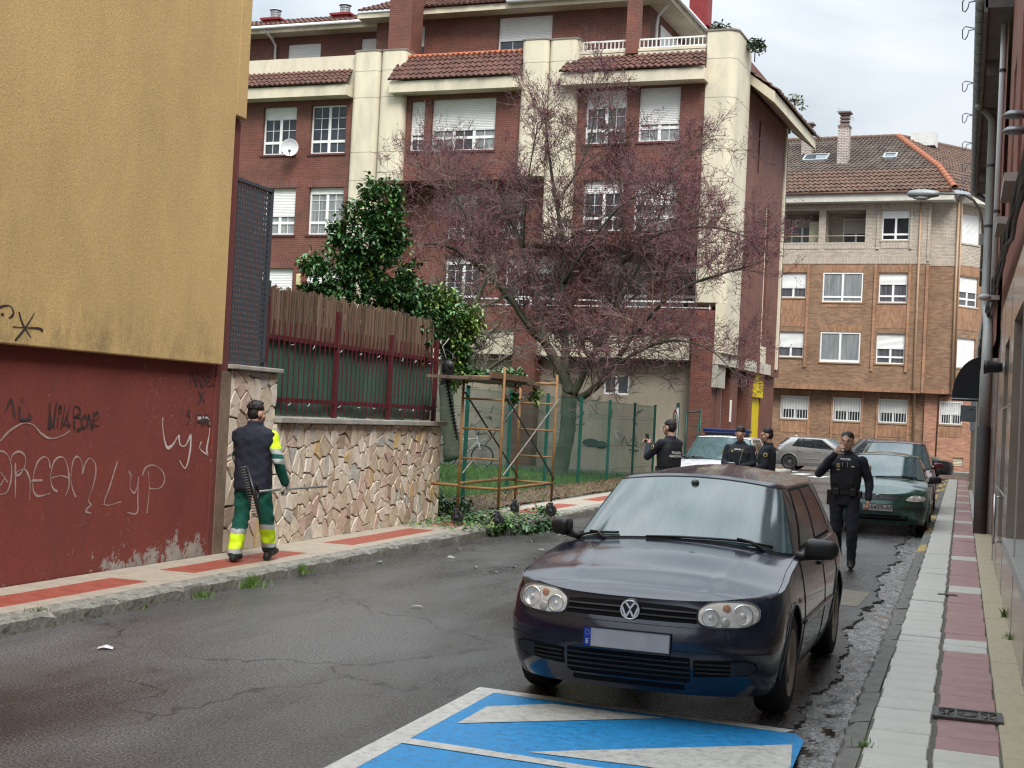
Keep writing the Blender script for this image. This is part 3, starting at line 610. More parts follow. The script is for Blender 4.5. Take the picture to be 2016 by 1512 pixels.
for key, m_, w, x in (('white_thin', chalk, .0085, -7.597), ('white_bold', chalk_b, .013, -7.5955), ('black_bold', blk, .011, -7.5965), ('black_faint', blkf, .010, -7.594), ('black_line', blk, .009, -7.4965)):
    groups = []
    for s in GRAF[key]:      # strokes that touch make one word
        bb = (min(p[0] for p in s)-.03, max(p[0] for p in s)+.03, min(p[1] for p in s)-.03, max(p[1] for p in s)+.03)
        hit = [g for g in groups if any(bb[0] < c[1] and c[0] < bb[1] and bb[2] < c[3] and c[2] < bb[3] for c, _ in g)]
        n = [(bb, s)]
        for g in hit: n += g; groups.remove(g)
        groups.append(n)
    for g in groups:
        q = MB()
        for k, (_, s) in enumerate(g): ribbon(q, s, w, x+.00002*k, k)
        q.build('graffiti', m_, lb, fix=False)
q = MB(); r = random.Random(3)
for k in range(150):       # faint scratched lines
    y, z = (r.uniform(11.9, 12.95), r.uniform(1.5, 2.05)) if k % 2 else (r.uniform(8.5, 13.1), r.uniform(.4, 2.0)); a = r.uniform(0, 6.28); l = r.uniform(.03, .1)
    ribbon(q, [(y, z), (y+l*.5*math.cos(a)+r.uniform(-.02, .02), z+l*.5*math.sin(a)), (y+l*math.cos(a), z+l*math.sin(a))], .0025, -7.5972, k)
stuff(q.build('scratches', M('scratched_paint', (.30, .13, .105), .8), lb, fix=False))
# ------------------------------------------------------------------ stone walls
stone_ms = [M('stone_'+n, c, .72, .18, 7, .5, 35, dirt=d, dscale=5, damt=.55) for n, c, d in (
    ('cream', (0.56, 0.482, 0.386), (0.403, 0.302, 0.213)), ('tan', (0.47, 0.386, 0.286), (0.302, 0.224, 0.157)), ('rose', (0.493, 0.37, 0.297), (0.336, 0.224, 0.168)), ('ochre', (0.504, 0.37, 0.19), (0.37, 0.224, 0.101)), ('grey', (0.426, 0.403, 0.358), (0.269, 0.246, 0.213)), ('pale', (0.616, 0.549, 0.459), (0.426, 0.347, 0.269)), ('brown', (0.347, 0.263, 0.196), (0.224, 0.168, 0.123)))]
wts = (6, 6, 3.4, .9, 1.8, 4, 1.4)
joint_m = M('dark_stone_joint', (.16, .125, .095), .9, .4, 14, .6, 40)
def stone_wall(name, label, y0, y1, z0, z1, x, n, cap, seed):
    r = random.Random(seed)
    t = thing(name, label, 'wall', (x, (y0+y1)/2, z0)); cy_ = (y0+y1)/2
    mb = MB(); mb.box(-.45, -.03, y0-cy_, y1-cy_, -.1, z1-z0); mb.build('core', joint_m, t)
    # stratified seeds; stones stand upright
    w, h = y1-y0, z1-z0; ny_ = max(2, round(math.sqrt(n*w/h*1.35))); nz_ = max(2, round(n/ny_))
    seeds = [(y0+(i+.5+r.uniform(-.62, .62))*w/ny_, z0+(j+.5+(.5 if i % 2 else 0)-.25+r.uniform(-.6, .6))*h/nz_) for i in range(ny_) for j in range(nz_)]
    k = 0
    for poly in cells(y0, y1, z0, z1, seeds, r.choice((1.22, 1.22)), 1):
        s = shrink(poly, r.uniform(.003, .0065))
        if not s: continue
        s = tidy(s, .02)
        if len(s) < 3: continue
        cyy = sum(p[0] for p in s)/len(s); cz = sum(p[1] for p in s)/len(s)
        # chip corners for a natural outline
        o = []
        for i in range(len(s)):
            p, q = s[i], s[(i+1) % len(s)]; l = math.hypot(q[0]-p[0], q[1]-p[1])
            o.append((p[0]+(cyy-p[0])*r.uniform(.0, .1), p[1]+(cz-p[1])*r.uniform(0, .1)))
            if l > .1: tt = r.uniform(.35, .65); o.append((p[0]+(q[0]-p[0])*tt+r.uniform(-.008, .008), p[1]+(q[1]-p[1])*tt+r.uniform(-.008, .008)))
        m = len(o); pr = r.uniform(.0, .011); tx, tz = r.uniform(-.04, .04), r.uniform(-.035, .035)
        back = [(-.06, p[0]-cyy, p[1]-cz) for p in o]; rim = [(pr-.010+tx*(p[0]-cyy)+tz*(p[1]-cz), p[0]-cyy, p[1]-cz) for p in o]
        face = [(pr+r.uniform(-.004, .006)+tx*(p[0]-cyy)+tz*(p[1]-cz), (p[0]-cyy)*.93, (p[1]-cz)*.94) for p in o]
        mb = MB(); mb.add(back+rim+face+[(pr+.001, 0, 0)], [(i, (i+1) % m, m+(i+1) % m, m+i) for i in range(m)]+[(m+i, m+(i+1) % m, 2*m+(i+1) % m, 2*m+i) for i in range(m)]+[(2*m+i, 2*m+(i+1) % m, 3*m) for i in range(m)])
        mb.build('stone', r.choices(stone_ms, wts)[0], t, (0, cyy-cy_, cz-z0), fix=True); k += 1
    c0, c1, ch = cap
    mb = MB(); mb.box(-.5, .07, c0-cy_, c1-cy_, z1-z0, z1-z0+ch); mb.build('coping', M('grey_coping_stone', (.33, .315, .275), .75, .2, 3, .4, 40, dirt=(.12, .11, .085), dscale=5, damt=.7), t, bevel=.01)
    return t
stone_wall('stone_pier', 'tall stone clad pier beside the red wall corner behind the worker', 13.5, 14.58, .12, 2.13, -7.58, 52, (13.44, 14.6, .05), 5)
stone_wall('stone_wall', 'low garden wall of irregular cream stones under the maroon railing', 14.6, 20.04, .12, 1.555, -7.58, 238, (14.6, 20.1, .07), 6)
# perforated dark screen on the pier
ps = thing('perforated_screen', 'dark grey metal screen with square holes on the tall stone pier', 'screen', (-7.62, 13.86, 2.18))
mb = MB(); nyh, nzh = 14, 33; W_, H_ = .80, 2.02
for i in range(nyh+1): y = -W_/2+W_*i/nyh; mb.box(-.0035, .0035, y-.0155, y+.0155, 0, H_)
for j in range(nzh+1): z = H_*j/nzh; mb.box(-.003, .003, -W_/2, W_/2, z-.018, z+.018)
stuff(mb.build('perforated_sheet', dark_metal, ps, fix=False))
mb = MB()
for y in (-W_/2-.02, W_/2+.02): mb.box(-.02, .02, y-.02, y+.02, 0, H_+.03)
for z in (0, H_): mb.box(-.02, .02, -W_/2-.02, W_/2+.02, z-.015, z+.02)
mb.box(-.03, .03, .42, .47, .9, 1.0); mb.box(-.03, .03, .40, .46, .0, .06)
mb.build('frame', dark_metal, ps)
# maroon railing with reed screen on the low wall
maroon = M('maroon_paint', (.078, .012, .017), .42, .2, 5, dirt=(.12, .05, .035), dscale=9, damt=.6)
rf = thing('maroon_railing', 'maroon iron railing with green backing fabric on the low stone wall', 'fence', (-7.66, 17.2, 1.625))
pyy = (14.40, 16.33, 18.10, 19.86); tops = (3.02, 2.99, 2.82, 2.87)
for y, zt in zip(pyy, tops):
    o = MB().box(-.03, .03, -.032, .032, 0, zt-1.625).build('post', maroon, rf, (0, y-17.2, 0), bevel=.004)
mb = MB(); mb.box(-.016, .016, 14.43-17.2, 19.85-17.2, .06, .115); low = mb.build('rail', maroon, rf, (.0, 0, .11)); inst(low, rf, (0, 0, .84))
bar0 = None
for a, b_ in zip(pyy[:-1], pyy[1:]):
    n = int((b_-a)/.139)
    for k in range(1, n+1):
        y = a+(b_-a)*k/(n+1)-17.2
        if bar0 is None: bar0 = MB().box(-.0065, .0065, -.0065, .0065, 0, 1.10).build('bar', maroon, rf, (.026, y, .03))
        else: inst(bar0, rf, (.026, y, .03+rng.uniform(-.006, .006)), (0, 0, rng.uniform(-.03, .03)))
mb = MB(); nn = 90
vs = []
for i in range(nn+1):
    y = 14.4+5.45*i/nn-17.2
    for z in (.015, .12, .5, 1.0): vs.append((-.06+.008*math.sin(i*.9+z*4)+.012*math.sin(i*.23), y, z+rng.uniform(-.006, .006)))
mb.add(vs, [(i*4+j, (i+1)*4+j, (i+1)*4+j+1, i*4+j+1) for i in range(nn) for j in range(3)], 0, True)
mb.build('backing_fabric', M('green_shade_net', (.045, .13, .09), .7, .25, 4, .3, 200, stretch=(1, 1, .3)), rf, fix=False)
tie = None
for y in (15.0, 15.55, 16.35, 17.0, 17.55, 18.4, 18.95, 19.5):
    for z in (.15, .86):
        if tie is None: tie = MB().tube([(0, -.02, -.012), (.014, 0, 0), (.012, .022, .018)], .0035, 5).build('cable_tie', M('white_cable_tie', (.7, .7, .7), .4), rf, (.03, y-17.2, z))
        else: inst(tie, rf, (.03, y-17.2+rng.uniform(-.05, .05), z), (rng.uniform(-1, 1), 0, 0))
mb = MB(); r = random.Random(9)
for k in range(1250):
    y = 14.28+5.5*k/1250-17.2+r.uniform(-.004, .004); x = -.02-r.choice((0, .010, .02))+.01*math.sin(k*.05)
    zt = 1.50-.012*math.sin(k*.013)+r.uniform(-.03, .045)+.02*math.sin(k*.09); zb = .90+r.uniform(-.05, .05); t = r.uniform(-.012, .012); w = r.uniform(.0022, .0042)
    mb.add([(x-w, y-w, zb), (x+w, y-w, zb), (x+w, y+w, zb), (x-w, y+w, zb), (x-w+t*.3, y-w+t, zt), (x+w+t*.3, y-w+t, zt), (x+w+t*.3, y+w+t, zt), (x-w+t*.3, y+w+t, zt)],
           [(0, 1, 5, 4), (1, 2, 6, 5), (2, 3, 7, 6), (3, 0, 4, 7), (4, 5, 6, 7)], r.choice((0, 0, 1, 2)))
reeds = [M('reed_brown', (.135, .082, .052), .8, .3, 10, stretch=(1, 1, .1)), M('reed_grey', (.17, .12, .085), .85, .3, 10, stretch=(1, 1, .1)), M('reed_dark', (.075, .045, .03), .85, .3, 10, stretch=(1, 1, .1))]
rs = tag(stuff(mb.build('reed_screen', reeds, None, (-7.66, 17.2, 1.625), fix=False)), 'brown reed screen wired along the top of the maroon railing', 'screen')
# ------------------------------------------------------------------ windows, roof tiles
FRONT = ((0, 0, 0), (1, 0, 0), (0, 1, 0), (0, 0, 1))
def slats(q, x0, x1, z0, z1, y, p=.055, t=.012, mi=0):
    n = max(1, round((z1-z0)/p)); p = (z1-z0)/n
    for k in range(n):
        a = z0+p*k
        q.quad((x0, y, a), (x1, y, a), (x1, y-t, a+p*.45), (x0, y-t, a+p*.45), mi); q.quad((x0, y-t, a+p*.45), (x1, y-t, a+p*.45), (x1, y, a+p), (x0, y, a+p), mi)
def window(bld, fr, x0, x1, z0, z1, y=.12, shut=.35, sash=2, munt=(2, 3), low=.26, gm=None, fm=None, sill=None, sm=None, box=True, lows=True):
    fm = fm or white_pvc; sm = sm or shutter_m; gm = gm or glass_m
    q = MB(fr); w = .055
    q.box(x0, x0+w, y, y+.06, z0, z1); q.box(x1-w, x1, y, y+.06, z0, z1); q.box(x0+w, x1-w, y, y+.06, z0, z0+w); q.box(x0+w, x1-w, y, y+.06, z1-w, z1)
    zl = z0+(z1-z0)*low if low else z0+w
    if low: q.box(x0+w, x1-w, y+.004, y+.056, zl-.045, zl+.045)
    sw = (x1-x0-2*w)/sash
    for i in range(1, sash): q.box(x0+w+sw*i-.05, x0+w+sw*i+.05, y+.006, y+.054, z0+w, z1-w)
    zt = z1-w-(z1-z0)*shut
    for i in range(sash):
        a, b_ = x0+w+sw*i+(.05 if i else .03), x0+w+sw*(i+1)-(.05 if i < sash-1 else .03)
        for k in range(1, munt[0]):
            xx = a+(b_-a)*k/munt[0]; q.box(xx-.009, xx+.009, y+.012, y+.03, z0+w, z1-w)
        for k in range(1, munt[1]):
            zz = zl+.045+(z1-w-zl-.045)*k/munt[1]
            if zz < zt: q.box(a, b_, y+.012, y+.03, zz-.009, zz+.009)
    o = q.build('window', fm, bld)
    for i in range(sash):
        a, b_ = x0+w+sw*i, x0+w+sw*(i+1)
        g_ = gm[i % len(gm)] if isinstance(gm, list) else gm
        if low: MB(fr).quad((a, y+.035, z0+w), (b_, y+.035, z0+w), (b_, y+.035, zl-.03), (a, y+.035, zl-.03)).build('pane', g_, o, fix=False)
        MB(fr).quad((a, y+.034, zl), (b_, y+.034, zl), (b_, y+.034, z1-w), (a, y+.034, z1-w)).build('pane', g_, o, fix=False)
    if shut > 0:
        q = MB(fr); slats(q, x0+w*.7, x1-w*.7, zt, z1-w*.5, y+.005); q.box(x0+w*.7, x1-w*.7, y-.012, y+.004, zt-.035, zt)
        q.build('shutter', sm, o, fix=False)
    if sill: MB(fr).box(x0-.06, x1+.06, -.045, y+.02, z0-.07, z0-.004).build('sill', sill, o)
    return o
def tile_sheet(q, p0, p1, p2, p3, nc, nr, amp=.045, step=.035, mi=0, seed=0):
    """pan tiles on the quad p0 (low left) p1 (low right) p2 (high right) p3 (high left)"""
    r = random.Random(seed)
    P0, P1, P2, P3 = map(Vector, (p0, p1, p2, p3)); nrm = (P1-P0).cross(P3-P0).normalized()
    if nrm.z < 0: nrm = -nrm
    pat = (0, .75, 1, .75, 0, -.25)
    for j in range(nr):
        v0, v1 = j/nr, (j+1)/nr+.03/nr
        vs = []
        L0, R0 = P0.lerp(P3, v0), P1.lerp(P2, v0); L1, R1 = P0.lerp(P3, min(1, v1)), P1.lerp(P2, min(1, v1))
        m = nc*6; je = [r.uniform(-.012, .012) for _ in range(nc+1)]
        for i in range(m+1):
            t = i/m; h = pat[i % 6]*amp; dz = step+je[i//6]
            a = L0.lerp(R0, t); b_ = L1.lerp(R1, t)
            dn = (P0-P3).normalized()*(je[i//6])
            vs += [tuple(a+nrm*(h+dz)+dn), tuple(b_+nrm*h), tuple(a+nrm*(h*.4-.02)+dn)]
        q.add(vs, [(3*i, 3*i+3, 3*i+4, 3*i+1) for i in range(m)]+[(3*i+2, 3*i+5, 3*i+3, 3*i) for i in range(m)], mi, False)
    return q
def tile_m(name, c, d): return M(name, c, .8, .3, 2.2, .3, 40, dirt=d, dscale=1.6, damt=.75, island=.0)
tile_dark = tile_m('dark_red_pantile', (.105, .047, .035), (.045, .030, .026)); tile_orange = tile_m('orange_pantile', (.34, .105, .05), (.2, .07, .04)); tile_brown = tile_m('brown_pantile', (.125, .072, .05), (.055, .045, .04))
red_brick = brick_mat('dark_red_brick', (.160, .046, .029), (.115, .034, .023), (.175, .10, .072), .25, .068, .0065, .65)
red_brick_v = brick_mat('red_brick_soldier', (.15, .045, .033), (.12, .036, .028), (.19, .12, .095), .24, .068, .0075, .65, horizontal=False)
# ------------------------------------------------------------------ red brick apartment block
ab = thing('apartment_block', 'red brick apartment block with cream pillars and tiled eaves behind the bare tree', 'building', (-7.3, 42.3, 0), R(-4))
W_top = [(-16.4, -15.07), (-14.5, -13.12)]
# left bay
q = MB(); holes = [(a, b_, 10.40, 12.07) for a, b_ in W_top]+[(-16.25, -14.94, 7.61, 9.23), (-14.42, -13.07, 7.61, 9.23), (-16.2, -14.9, 4.8, 6.44), (-14.4, -13.05, 4.8, 6.44)]
q.wall(-30, -12.83, 0, 12.5, 0, holes); q.quad((-30, 0, 0), (-30, 9, 0), (-30, 9, 14), (-30, 0, 14)); q.build('wall', red_brick, ab, fix=False)
brick_sill = M('dark_brick_sill', (.10, .035, .027), .7, .2, 10)
window(ab, FRONT, -16.4, -15.07, 10.40, 12.07, shut=.2, sill=brick_sill); window(ab, FRONT, -14.5, -13.12, 10.40, 12.07, shut=.0, sill=brick_sill)
window(ab, FRONT, -16.25, -14.94, 7.61, 9.23, shut=.55, sill=brick_sill, gm=curtain_glass); window(ab, FRONT, -14.42, -13.07, 7.61, 9.23, shut=.08, sill=brick_sill, gm=curtain_glass)
window(ab, FRONT, -16.2, -14.9, 4.8, 6.44, shut=.9, sill=brick_sill); window(ab, FRONT, -14.4, -13.05, 4.8, 6.44, shut=.3, sill=brick_sill)
for a, b_ in ((-16.35, -14.85), (-14.5, -12.98)):
    for z in (9.23, 6.44): MB().box(a, b_, -.012, .01, z+.01, z+.25).build('soldier_course', red_brick_v, ab)
# centre bay: upper storey juts out, storeys below lie back
q = MB(); q.wall(-10.85, -6.7, 9.4, 12.6, 0, [(-10.68, -10.16, 10.40, 12.07), (-9.9, -7.6, 10.38, 12.1)]); q.quad((-10.85, 0, 9.4), (-6.7, 0, 9.4), (-6.7, 1.0, 9.4), (-10.85, 1.0, 9.4)); q.build('wall', red_brick, ab, fix=False)
window(ab, FRONT, -10.68, -10.16, 10.40, 12.07, shut=.62, sash=1, munt=(2, 3), sill=brick_sill); window(ab, FRONT, -9.9, -7.6, 10.38, 12.1, shut=.55, sash=3, gm=[curtain_glass, glass_m], sill=brick_sill)
q = MB(); q.wall(-11.8, -4.7, 5.2, 9.4, 1.0, [(-9.6, -8.55, 7.6, 9.1), (-7.6, -6.5, 7.6, 9.1), (-9.6, -8.3, 4.9, 7.0), (-7.4, -5.6, 5.0, 7.0)]); q.build('wall', red_brick, ab, fix=False)
for a, b_, z0, z1, s in ((-9.6, -8.55, 7.6, 9.1, .15), (-7.6, -6.5, 7.6, 9.1, .4), (-9.6, -8.3, 5.2, 7.0, .1), (-7.4, -5.6, 5.2, 7.0, .25)): window(ab, FRONT, a, b_, z0, z1, y=1.12, shut=s)
# right bay
q = MB(); q.wall(-4.77, -.6, 7.3, 12.6, 0, [(-4.5, -3.15, 10.47, 12.16), (-2.74, -1.41, 10.5, 12.2), (-4.45, -3.1, 7.7, 9.32), (-2.76, -1.37, 7.72, 9.34)]); q.quad((-4.77, 0, 7.3), (-.6, 0, 7.3), (-.6, 1.4, 7.3), (-4.77, 1.4, 7.3)); q.quad((-4.77, 0, 7.3), (-4.77, 1.0, 7.3), (-4.77, 1.0, 12.6), (-4.77, 0, 12.6)); q.build('wall', red_brick, ab, fix=False)
window(ab, FRONT, -4.5, -3.15, 10.47, 12.16, shut=.28, gm=dark_curtain, sill=brick_sill); window(ab, FRONT, -2.74, -1.41, 10.5, 12.2, shut=.62, gm=curtain_glass, sill=brick_sill)
window(ab, FRONT, -4.45, -3.1, 7.7, 9.32, shut=.2, sill=brick_sill); window(ab, FRONT, -2.76, -1.37, 7.72, 9.34, shut=.45, gm=curtain_glass, sill=brick_sill)
q = MB(); q.wall(-4.8, -.2, 4.5, 7.3, 1.4, [(-4.2, -2.6, 4.7, 6.9), (-1.9, -1.0, 4.7, 6.9)]); q.build('wall', red_brick, ab, fix=False)
window(ab, FRONT, -4.2, -2.6, 4.7, 6.9, y=1.52, shut=.15, low=.5, gm=curtain_glass); window(ab, FRONT, -1.9, -1.0, 4.7, 6.9, y=1.52, shut=.1, sash=1, low=.5)
q = MB(); q.box(-11.9, -10.95, .45, 1.05, 0, 13.4); q.box(-12.7, -11.9, .45, 1.05, 0, 13.4); q.box(-6.6, -4.9, .45, 1.05, 7.35, 13.4); q.box(-5.0, -4.72, .95, 1.45, 4.4, 9.5); q.box(-10.95, -4.8, .99, 1.3, 9.3, 9.6); stuff(q.build('inner_wall', red_brick, ab))
# first-floor terrace
q = MB(); q.box(-8.1, -.02, -.02, .22, 4.5, 5.27); q.build('terrace_parapet', red_brick, ab)
q = MB(); q.box(-8.3, -.78, .05, 1.6, 3.72, 4.49); q.box(-12.8, -8.3, .3, 1.6, 3.5, 4.6); q.build('terrace_slab', cream_m, ab)
white_iron = M('white_painted_iron', (.72, .72, .70), .4, .05)
q = MB(); q.box(-8.1, -.14, .06, .11, 5.49, 5.54); q.box(-8.1, -.14, .07, .10, 5.32, 5.35); tr = q.build('terrace_rail', white_iron, ab)
for x in (-8.0, -6.6, -5.0, -3.5, -2.0, -.2): MB().box(x-.02, x+.02, .065, .105, 5.27, 5.5).build('upright', white_iron, tr)
# ground floor
gwall = M('stained_beige_render', (.33, .285, .22), .85, .22, .9, .4, 50, dirt=(.15, .12, .085), dscale=.8, damt=.8, stretch=(1, 1, .5))
q = MB(); q.wall(-20, -.68, 0, 3.75, .5, [(-3.62, -2.78, 2.58, 3.2)]); q.build('wall', gwall, ab, fix=False)
window(ab, FRONT, -3.62, -2.78, 2.58, 3.2, y=.54, shut=0, low=0, munt=(1, 1))
for b6 in ((-6.58, -5.78, .0, .6, 0, 4.45), (-.69, -.02, -.01, .6, 0, 4.5), (-12.7, -11.9, 0, .6, 0, 4.45)): MB().box(*b6).build('brick_column', red_brick, ab)
q = MB(); q.box(-20, -.7, .3, .49, 3.60, 3.72); q.build('ledge', M('dark_ledge_concrete', (.09, .075, .06), .85, .3, 4), ab)  # dark strip along the wall top, right under the terrace slab
q = MB(); r = random.Random(4)
def lg(px, pz): return (-8.9+px*.5, .495, 1.0+pz*.5)
for w_, m_ in ((0, 0), (1, 1)):
    for k in range(26):
        x = r.uniform(-9.5, -1.5); z = r.uniform(.9, 2.1); s = r.uniform(.1, .3); n = r.randint(3, 6)
        pts = [(x+r.uniform(-s, s), z+r.uniform(-s, s)) for _ in range(n)]
        vs = []
        for i, p in enumerate(pts):
            a = r.uniform(0, 6.28); vs += [(p[0]+.022*math.cos(a), .493-.0005*w_, p[1]+.022*math.sin(a)), (p[0]-.022*math.cos(a), .493-.0005*w_, p[1]-.022*math.sin(a))]
        q.add(vs, [(2*i, 2*i+1, 2*i+3, 2*i+2) for i in range(n-1)], m_)
stuff(q.build('graffiti', [M('pale_wall_tag', (.42, .42, .38), .8, .2), M('dark_wall_tag', (.07, .07, .07), .8, .2)], ab, fix=False))
MB().ball((-3.95, .48, 1.02), (.28, .02, .13), 12, 6).ball((-3.6, .48, .97), (.2, .02, .12), 12, 6).build('paint_blot', M('black_paint_blot', (.03, .03, .03), .8), ab)
# cream pillars
def pillar(x0, x1, z0, z1, y0=-.25, y1=.5):
    q = MB(); ry = .18; n = 6
    pl = [(x0+ry-ry*math.cos(math.pi/2*i/n), y0+ry-ry*math.sin(math.pi/2*i/n)) for i in range(n+1)]+[(x1-ry+ry*math.sin(math.pi/2*i/n), y0+ry-ry*math.cos(math.pi/2*i/n)) for i in range(n+1)]+[(x1, y1), (x0, y1)]
    q.prism([(x, y, z0) for x, y in pl], (0, 0, z1-z0))
    zj = [z for z in (1.9, 3.8, 5.6, 7.5, 9.4, 10.35, 12.2, 13.1) if z0 < z < z1-.1]
    o = q.build('pillar', cream_m, ab)
    jq = MB()
    for z in zj: jq.prism([(x+(.0025 if x > (x0+x1)/2 else -.0025), y-.0025, z) for x, y in pl[:-2]]+[(x1, y1-.01, z), (x0, y1-.01, z)], (0, 0, .012))
    jq.prism([(x+(.02 if x > (x0+x1)/2 else -.02), y-.02, z1-.002) for x, y in pl], (0, 0, .05))
    jq.build('pillar_joint', M('dark_stained_joint', (.2, .18, .15), .85), o)
pillar(-12.83, -11.83, 0, 13.78); pillar(-11.79, -10.85, 9.39, 13.76); pillar(-6.7, -5.77, 9.45, 13.84); pillar(-5.75, -4.77, 7.3, 13.8)
# tiled skirts with cream fascia
for a, b_, hl in ((-30, -12.86, 0), (-11.25, -6.62, 1), (-5.2, -.55, 0)):
    q = MB(); q.box(a, b_, -.56, .05, 12.26, 12.62); q.prism([(a, -.56, 12.26), (a, .05, 12.26), (a, .05, 12.5)], (0, 0, .01))
    q.build('eave_fascia', cream_m, ab)
    zt = 13.55 if hl else 13.26
    q = MB(); tile_sheet(q, (a-.03, -.64, 12.66), (b_+.03, -.64, 12.66), (b_-.1, .02, zt), (a+.1, .02, zt), int((b_-a)/.2), 4 if not hl else 5, seed=int(abs(a)))
    if hl: tile_sheet(q, (a+.3, -.05, zt-.02), (b_, -.05, zt-.02), (b_, .3, zt+.14), (a+.4, .3, zt+.14), int((b_-a)/.2), 1, mi=1)  # flatter top course in orange tiles
    stuff(q.build('roof_tiles', [tile_dark, tile_orange], ab, fix=False))
q = MB(); q.box(-30, -12.7, .02, .3, 12.4, 13.75); q.box(-4.8, -.7, .02, .3, 12.4, 13.36); q.box(-11, -6.6, .02, .3, 12.4, 13.6); q.box(-4.85, -.68, .0, .35, 13.36, 13.44); q.build('parapet', cream_m, ab)
# attic storeys
q = MB(); q.wall(-30, -13.2, 13.4, 15.6, 3.0, [(-17.41, -16.02, 14.2, 15.13), (-14.34, -13.3, 14.4, 15.19)]); q.build('wall', red_brick, ab, fix=False)
q = MB()
for a, b_, z0, z1 in ((-17.41, -16.02, 14.2, 15.13), (-14.34, -13.3, 14.4, 15.19)): q.quad((a, 3.1, z0), (b_, 3.1, z0), (b_, 3.1, z1), (a, 3.1, z1))
aw = q.build('window', white_pvc, ab, fix=False)
for a, b_, z0, z1 in ((-17.41, -16.02, 14.2, 15.13), (-14.34, -13.3, 14.4, 15.19)):
    q = MB(); slats(q, a, b_, z0, z1, 3.06); q.build('shutter', shutter_m, aw, fix=False)
q = MB(); q.wall(-13.3, -3.2, 13.4, 15.55, 2.2, [(-12.02, -11.4, 14.24, 15.29), (-8.6, -6.62, 14.19, 15.39)]); q.quad((-13.3, 2.2, 13.4), (-13.3, 3.0, 13.4), (-13.3, 3.0, 15.55), (-13.3, 2.2, 15.55))
q.quad((-3.2, 2.2, 13.4), (-3.2, 11, 13.4), (-3.2, 11, 15.55), (-3.2, 2.2, 15.55)); q.build('wall', red_brick, ab, fix=False)
window(ab, FRONT, -12.02, -11.4, 14.24, 15.29, y=2.32, shut=.6, sash=1, low=.0); window(ab, FRONT, -8.6, -6.62, 14.19, 15.39, y=2.32, shut=.6, sash=2, low=.0, munt=(2, 1))
o = MB().box(-3.195, -3.15, 3.4, 6.4, 13.45, 15.15).build('terrace_door', white_pvc, ab)
q = MB(); q.box(-30, -13.2, 2.35, 3.2, 15.42, 15.62); q.box(-13.75, -2.4, 1.55, 2.4, 15.48, 15.68); q.box(-3.3, -2.4, 2.4, 11.5, 15.48, 15.68); q.build('attic_eave', cream_m, ab)
q = MB(); tile_sheet(q, (-30, 2.2, 15.66), (-13.4, 2.2, 15.66), (-13.4, 6, 17.0), (-30, 6, 17.0), 80, 12, seed=2); tile_sheet(q, (-13.7, 1.45, 15.72), (-2.35, 1.45, 15.72), (-6, 5.5, 17.4), (-13.7, 5.5, 17.4), 56, 12, seed=3); tile_sheet(q, (-2.35, 1.45, 15.72), (-2.35, 11.4, 15.72), (-6, 11.4, 17.4), (-6, 5.5, 17.4), 48, 12, seed=5)
stuff(q.build('roof_tiles', tile_dark, ab, fix=False))
white_gut = M('white_gutter', (.68, .68, .67), .4, .08, 3)
q = MB(); q.tube([(-30, 2.15, 15.58), (-13.2, 2.15, 15.58)], .065, 8); q.tube([(-8.0, 1.42, 15.68), (-2.3, 1.42, 15.68), (-2.28, 11.4, 15.68)], .07, 8); q.tube([(-2.5, 2.2, 15.55), (-3.0, 2.5, 15.2), (-3.05, 2.55, 14.9), (-3.05, 2.55, 13.45)], .05, 8); q.tube([(-17.95, 2.2, 15.5), (-17.9, 2.6, 15.3), (-17.9, 2.9, 15.1), (-17.9, 2.9, 13.5)], .05, 8); q.build('gutter', white_gut, ab)
MB().box(-11.8, -10.95, .25, 1.1, 13.75, 17.5).build('brick_chimney', red_brick, ab); MB().box(-3.24, -2.86, -.1, .3, 13.28, 17).build('brick_column', red_brick, ab)
redch = M('red_painted_chimney', (.21, .022, .022), .6, .2, 4)
for x in (-18.5, -15.5, -3.0):
    y = 3.4 if x < -10 else 7.5; z = 15.7
    ch = MB().box(x-.34, x+.34, y, y+.68, z-.2, z+.62).box(x-.42, x+.42, y-.08, y+.76, z+.55, z+.63).build('chimney', redch, ab)
    if x < -10:
        q = MB()
        for k in range(4): q.lathe([(.19, z+.63+.09*k), (.19, z+.69+.09*k)], (x, y+.34, 0), n=14)
        q.lathe([(.12, z+.6), (.12, z+.98)], (x, y+.34, 0), n=12); q.lathe([(.24, z+.99), (.2, z+1.03), (0, z+1.04)], (x, y+.34, 0), n=14); q.build('flue_cap', zinc_m, ch)
    else: MB().box(x-.34, x+.34, y, y+.68, z+.62, z+2.4).build('chimney_top', redch, ch)
MB().box(-12.6, -7.6, 3.6, 6, 16.2, 18.5).build('stair_tower', M('orange_render', (.46, .2, .085), .85, .12, 2), ab)
# roof terrace railings
for a, b_ in ((-4.72, -3.26), (-2.84, -.68)):
    q = MB(); q.box(a, b_, .08, .12, 13.72, 13.77); q.box(a, b_, .085, .115, 13.47, 13.5); rl = q.build('balustrade', white_iron, ab)
    n = int((b_-a)/.13); b0 = None
    for k in range(n+1):
        x = a+(b_-a)*k/n
        if b0 is None: b0 = MB().box(-.013, .013, -.013, .013, 0, .22).build('baluster', white_iron, rl, (x, .1, 13.5))
        else: inst(b0, rl, (x, .1, 13.5))
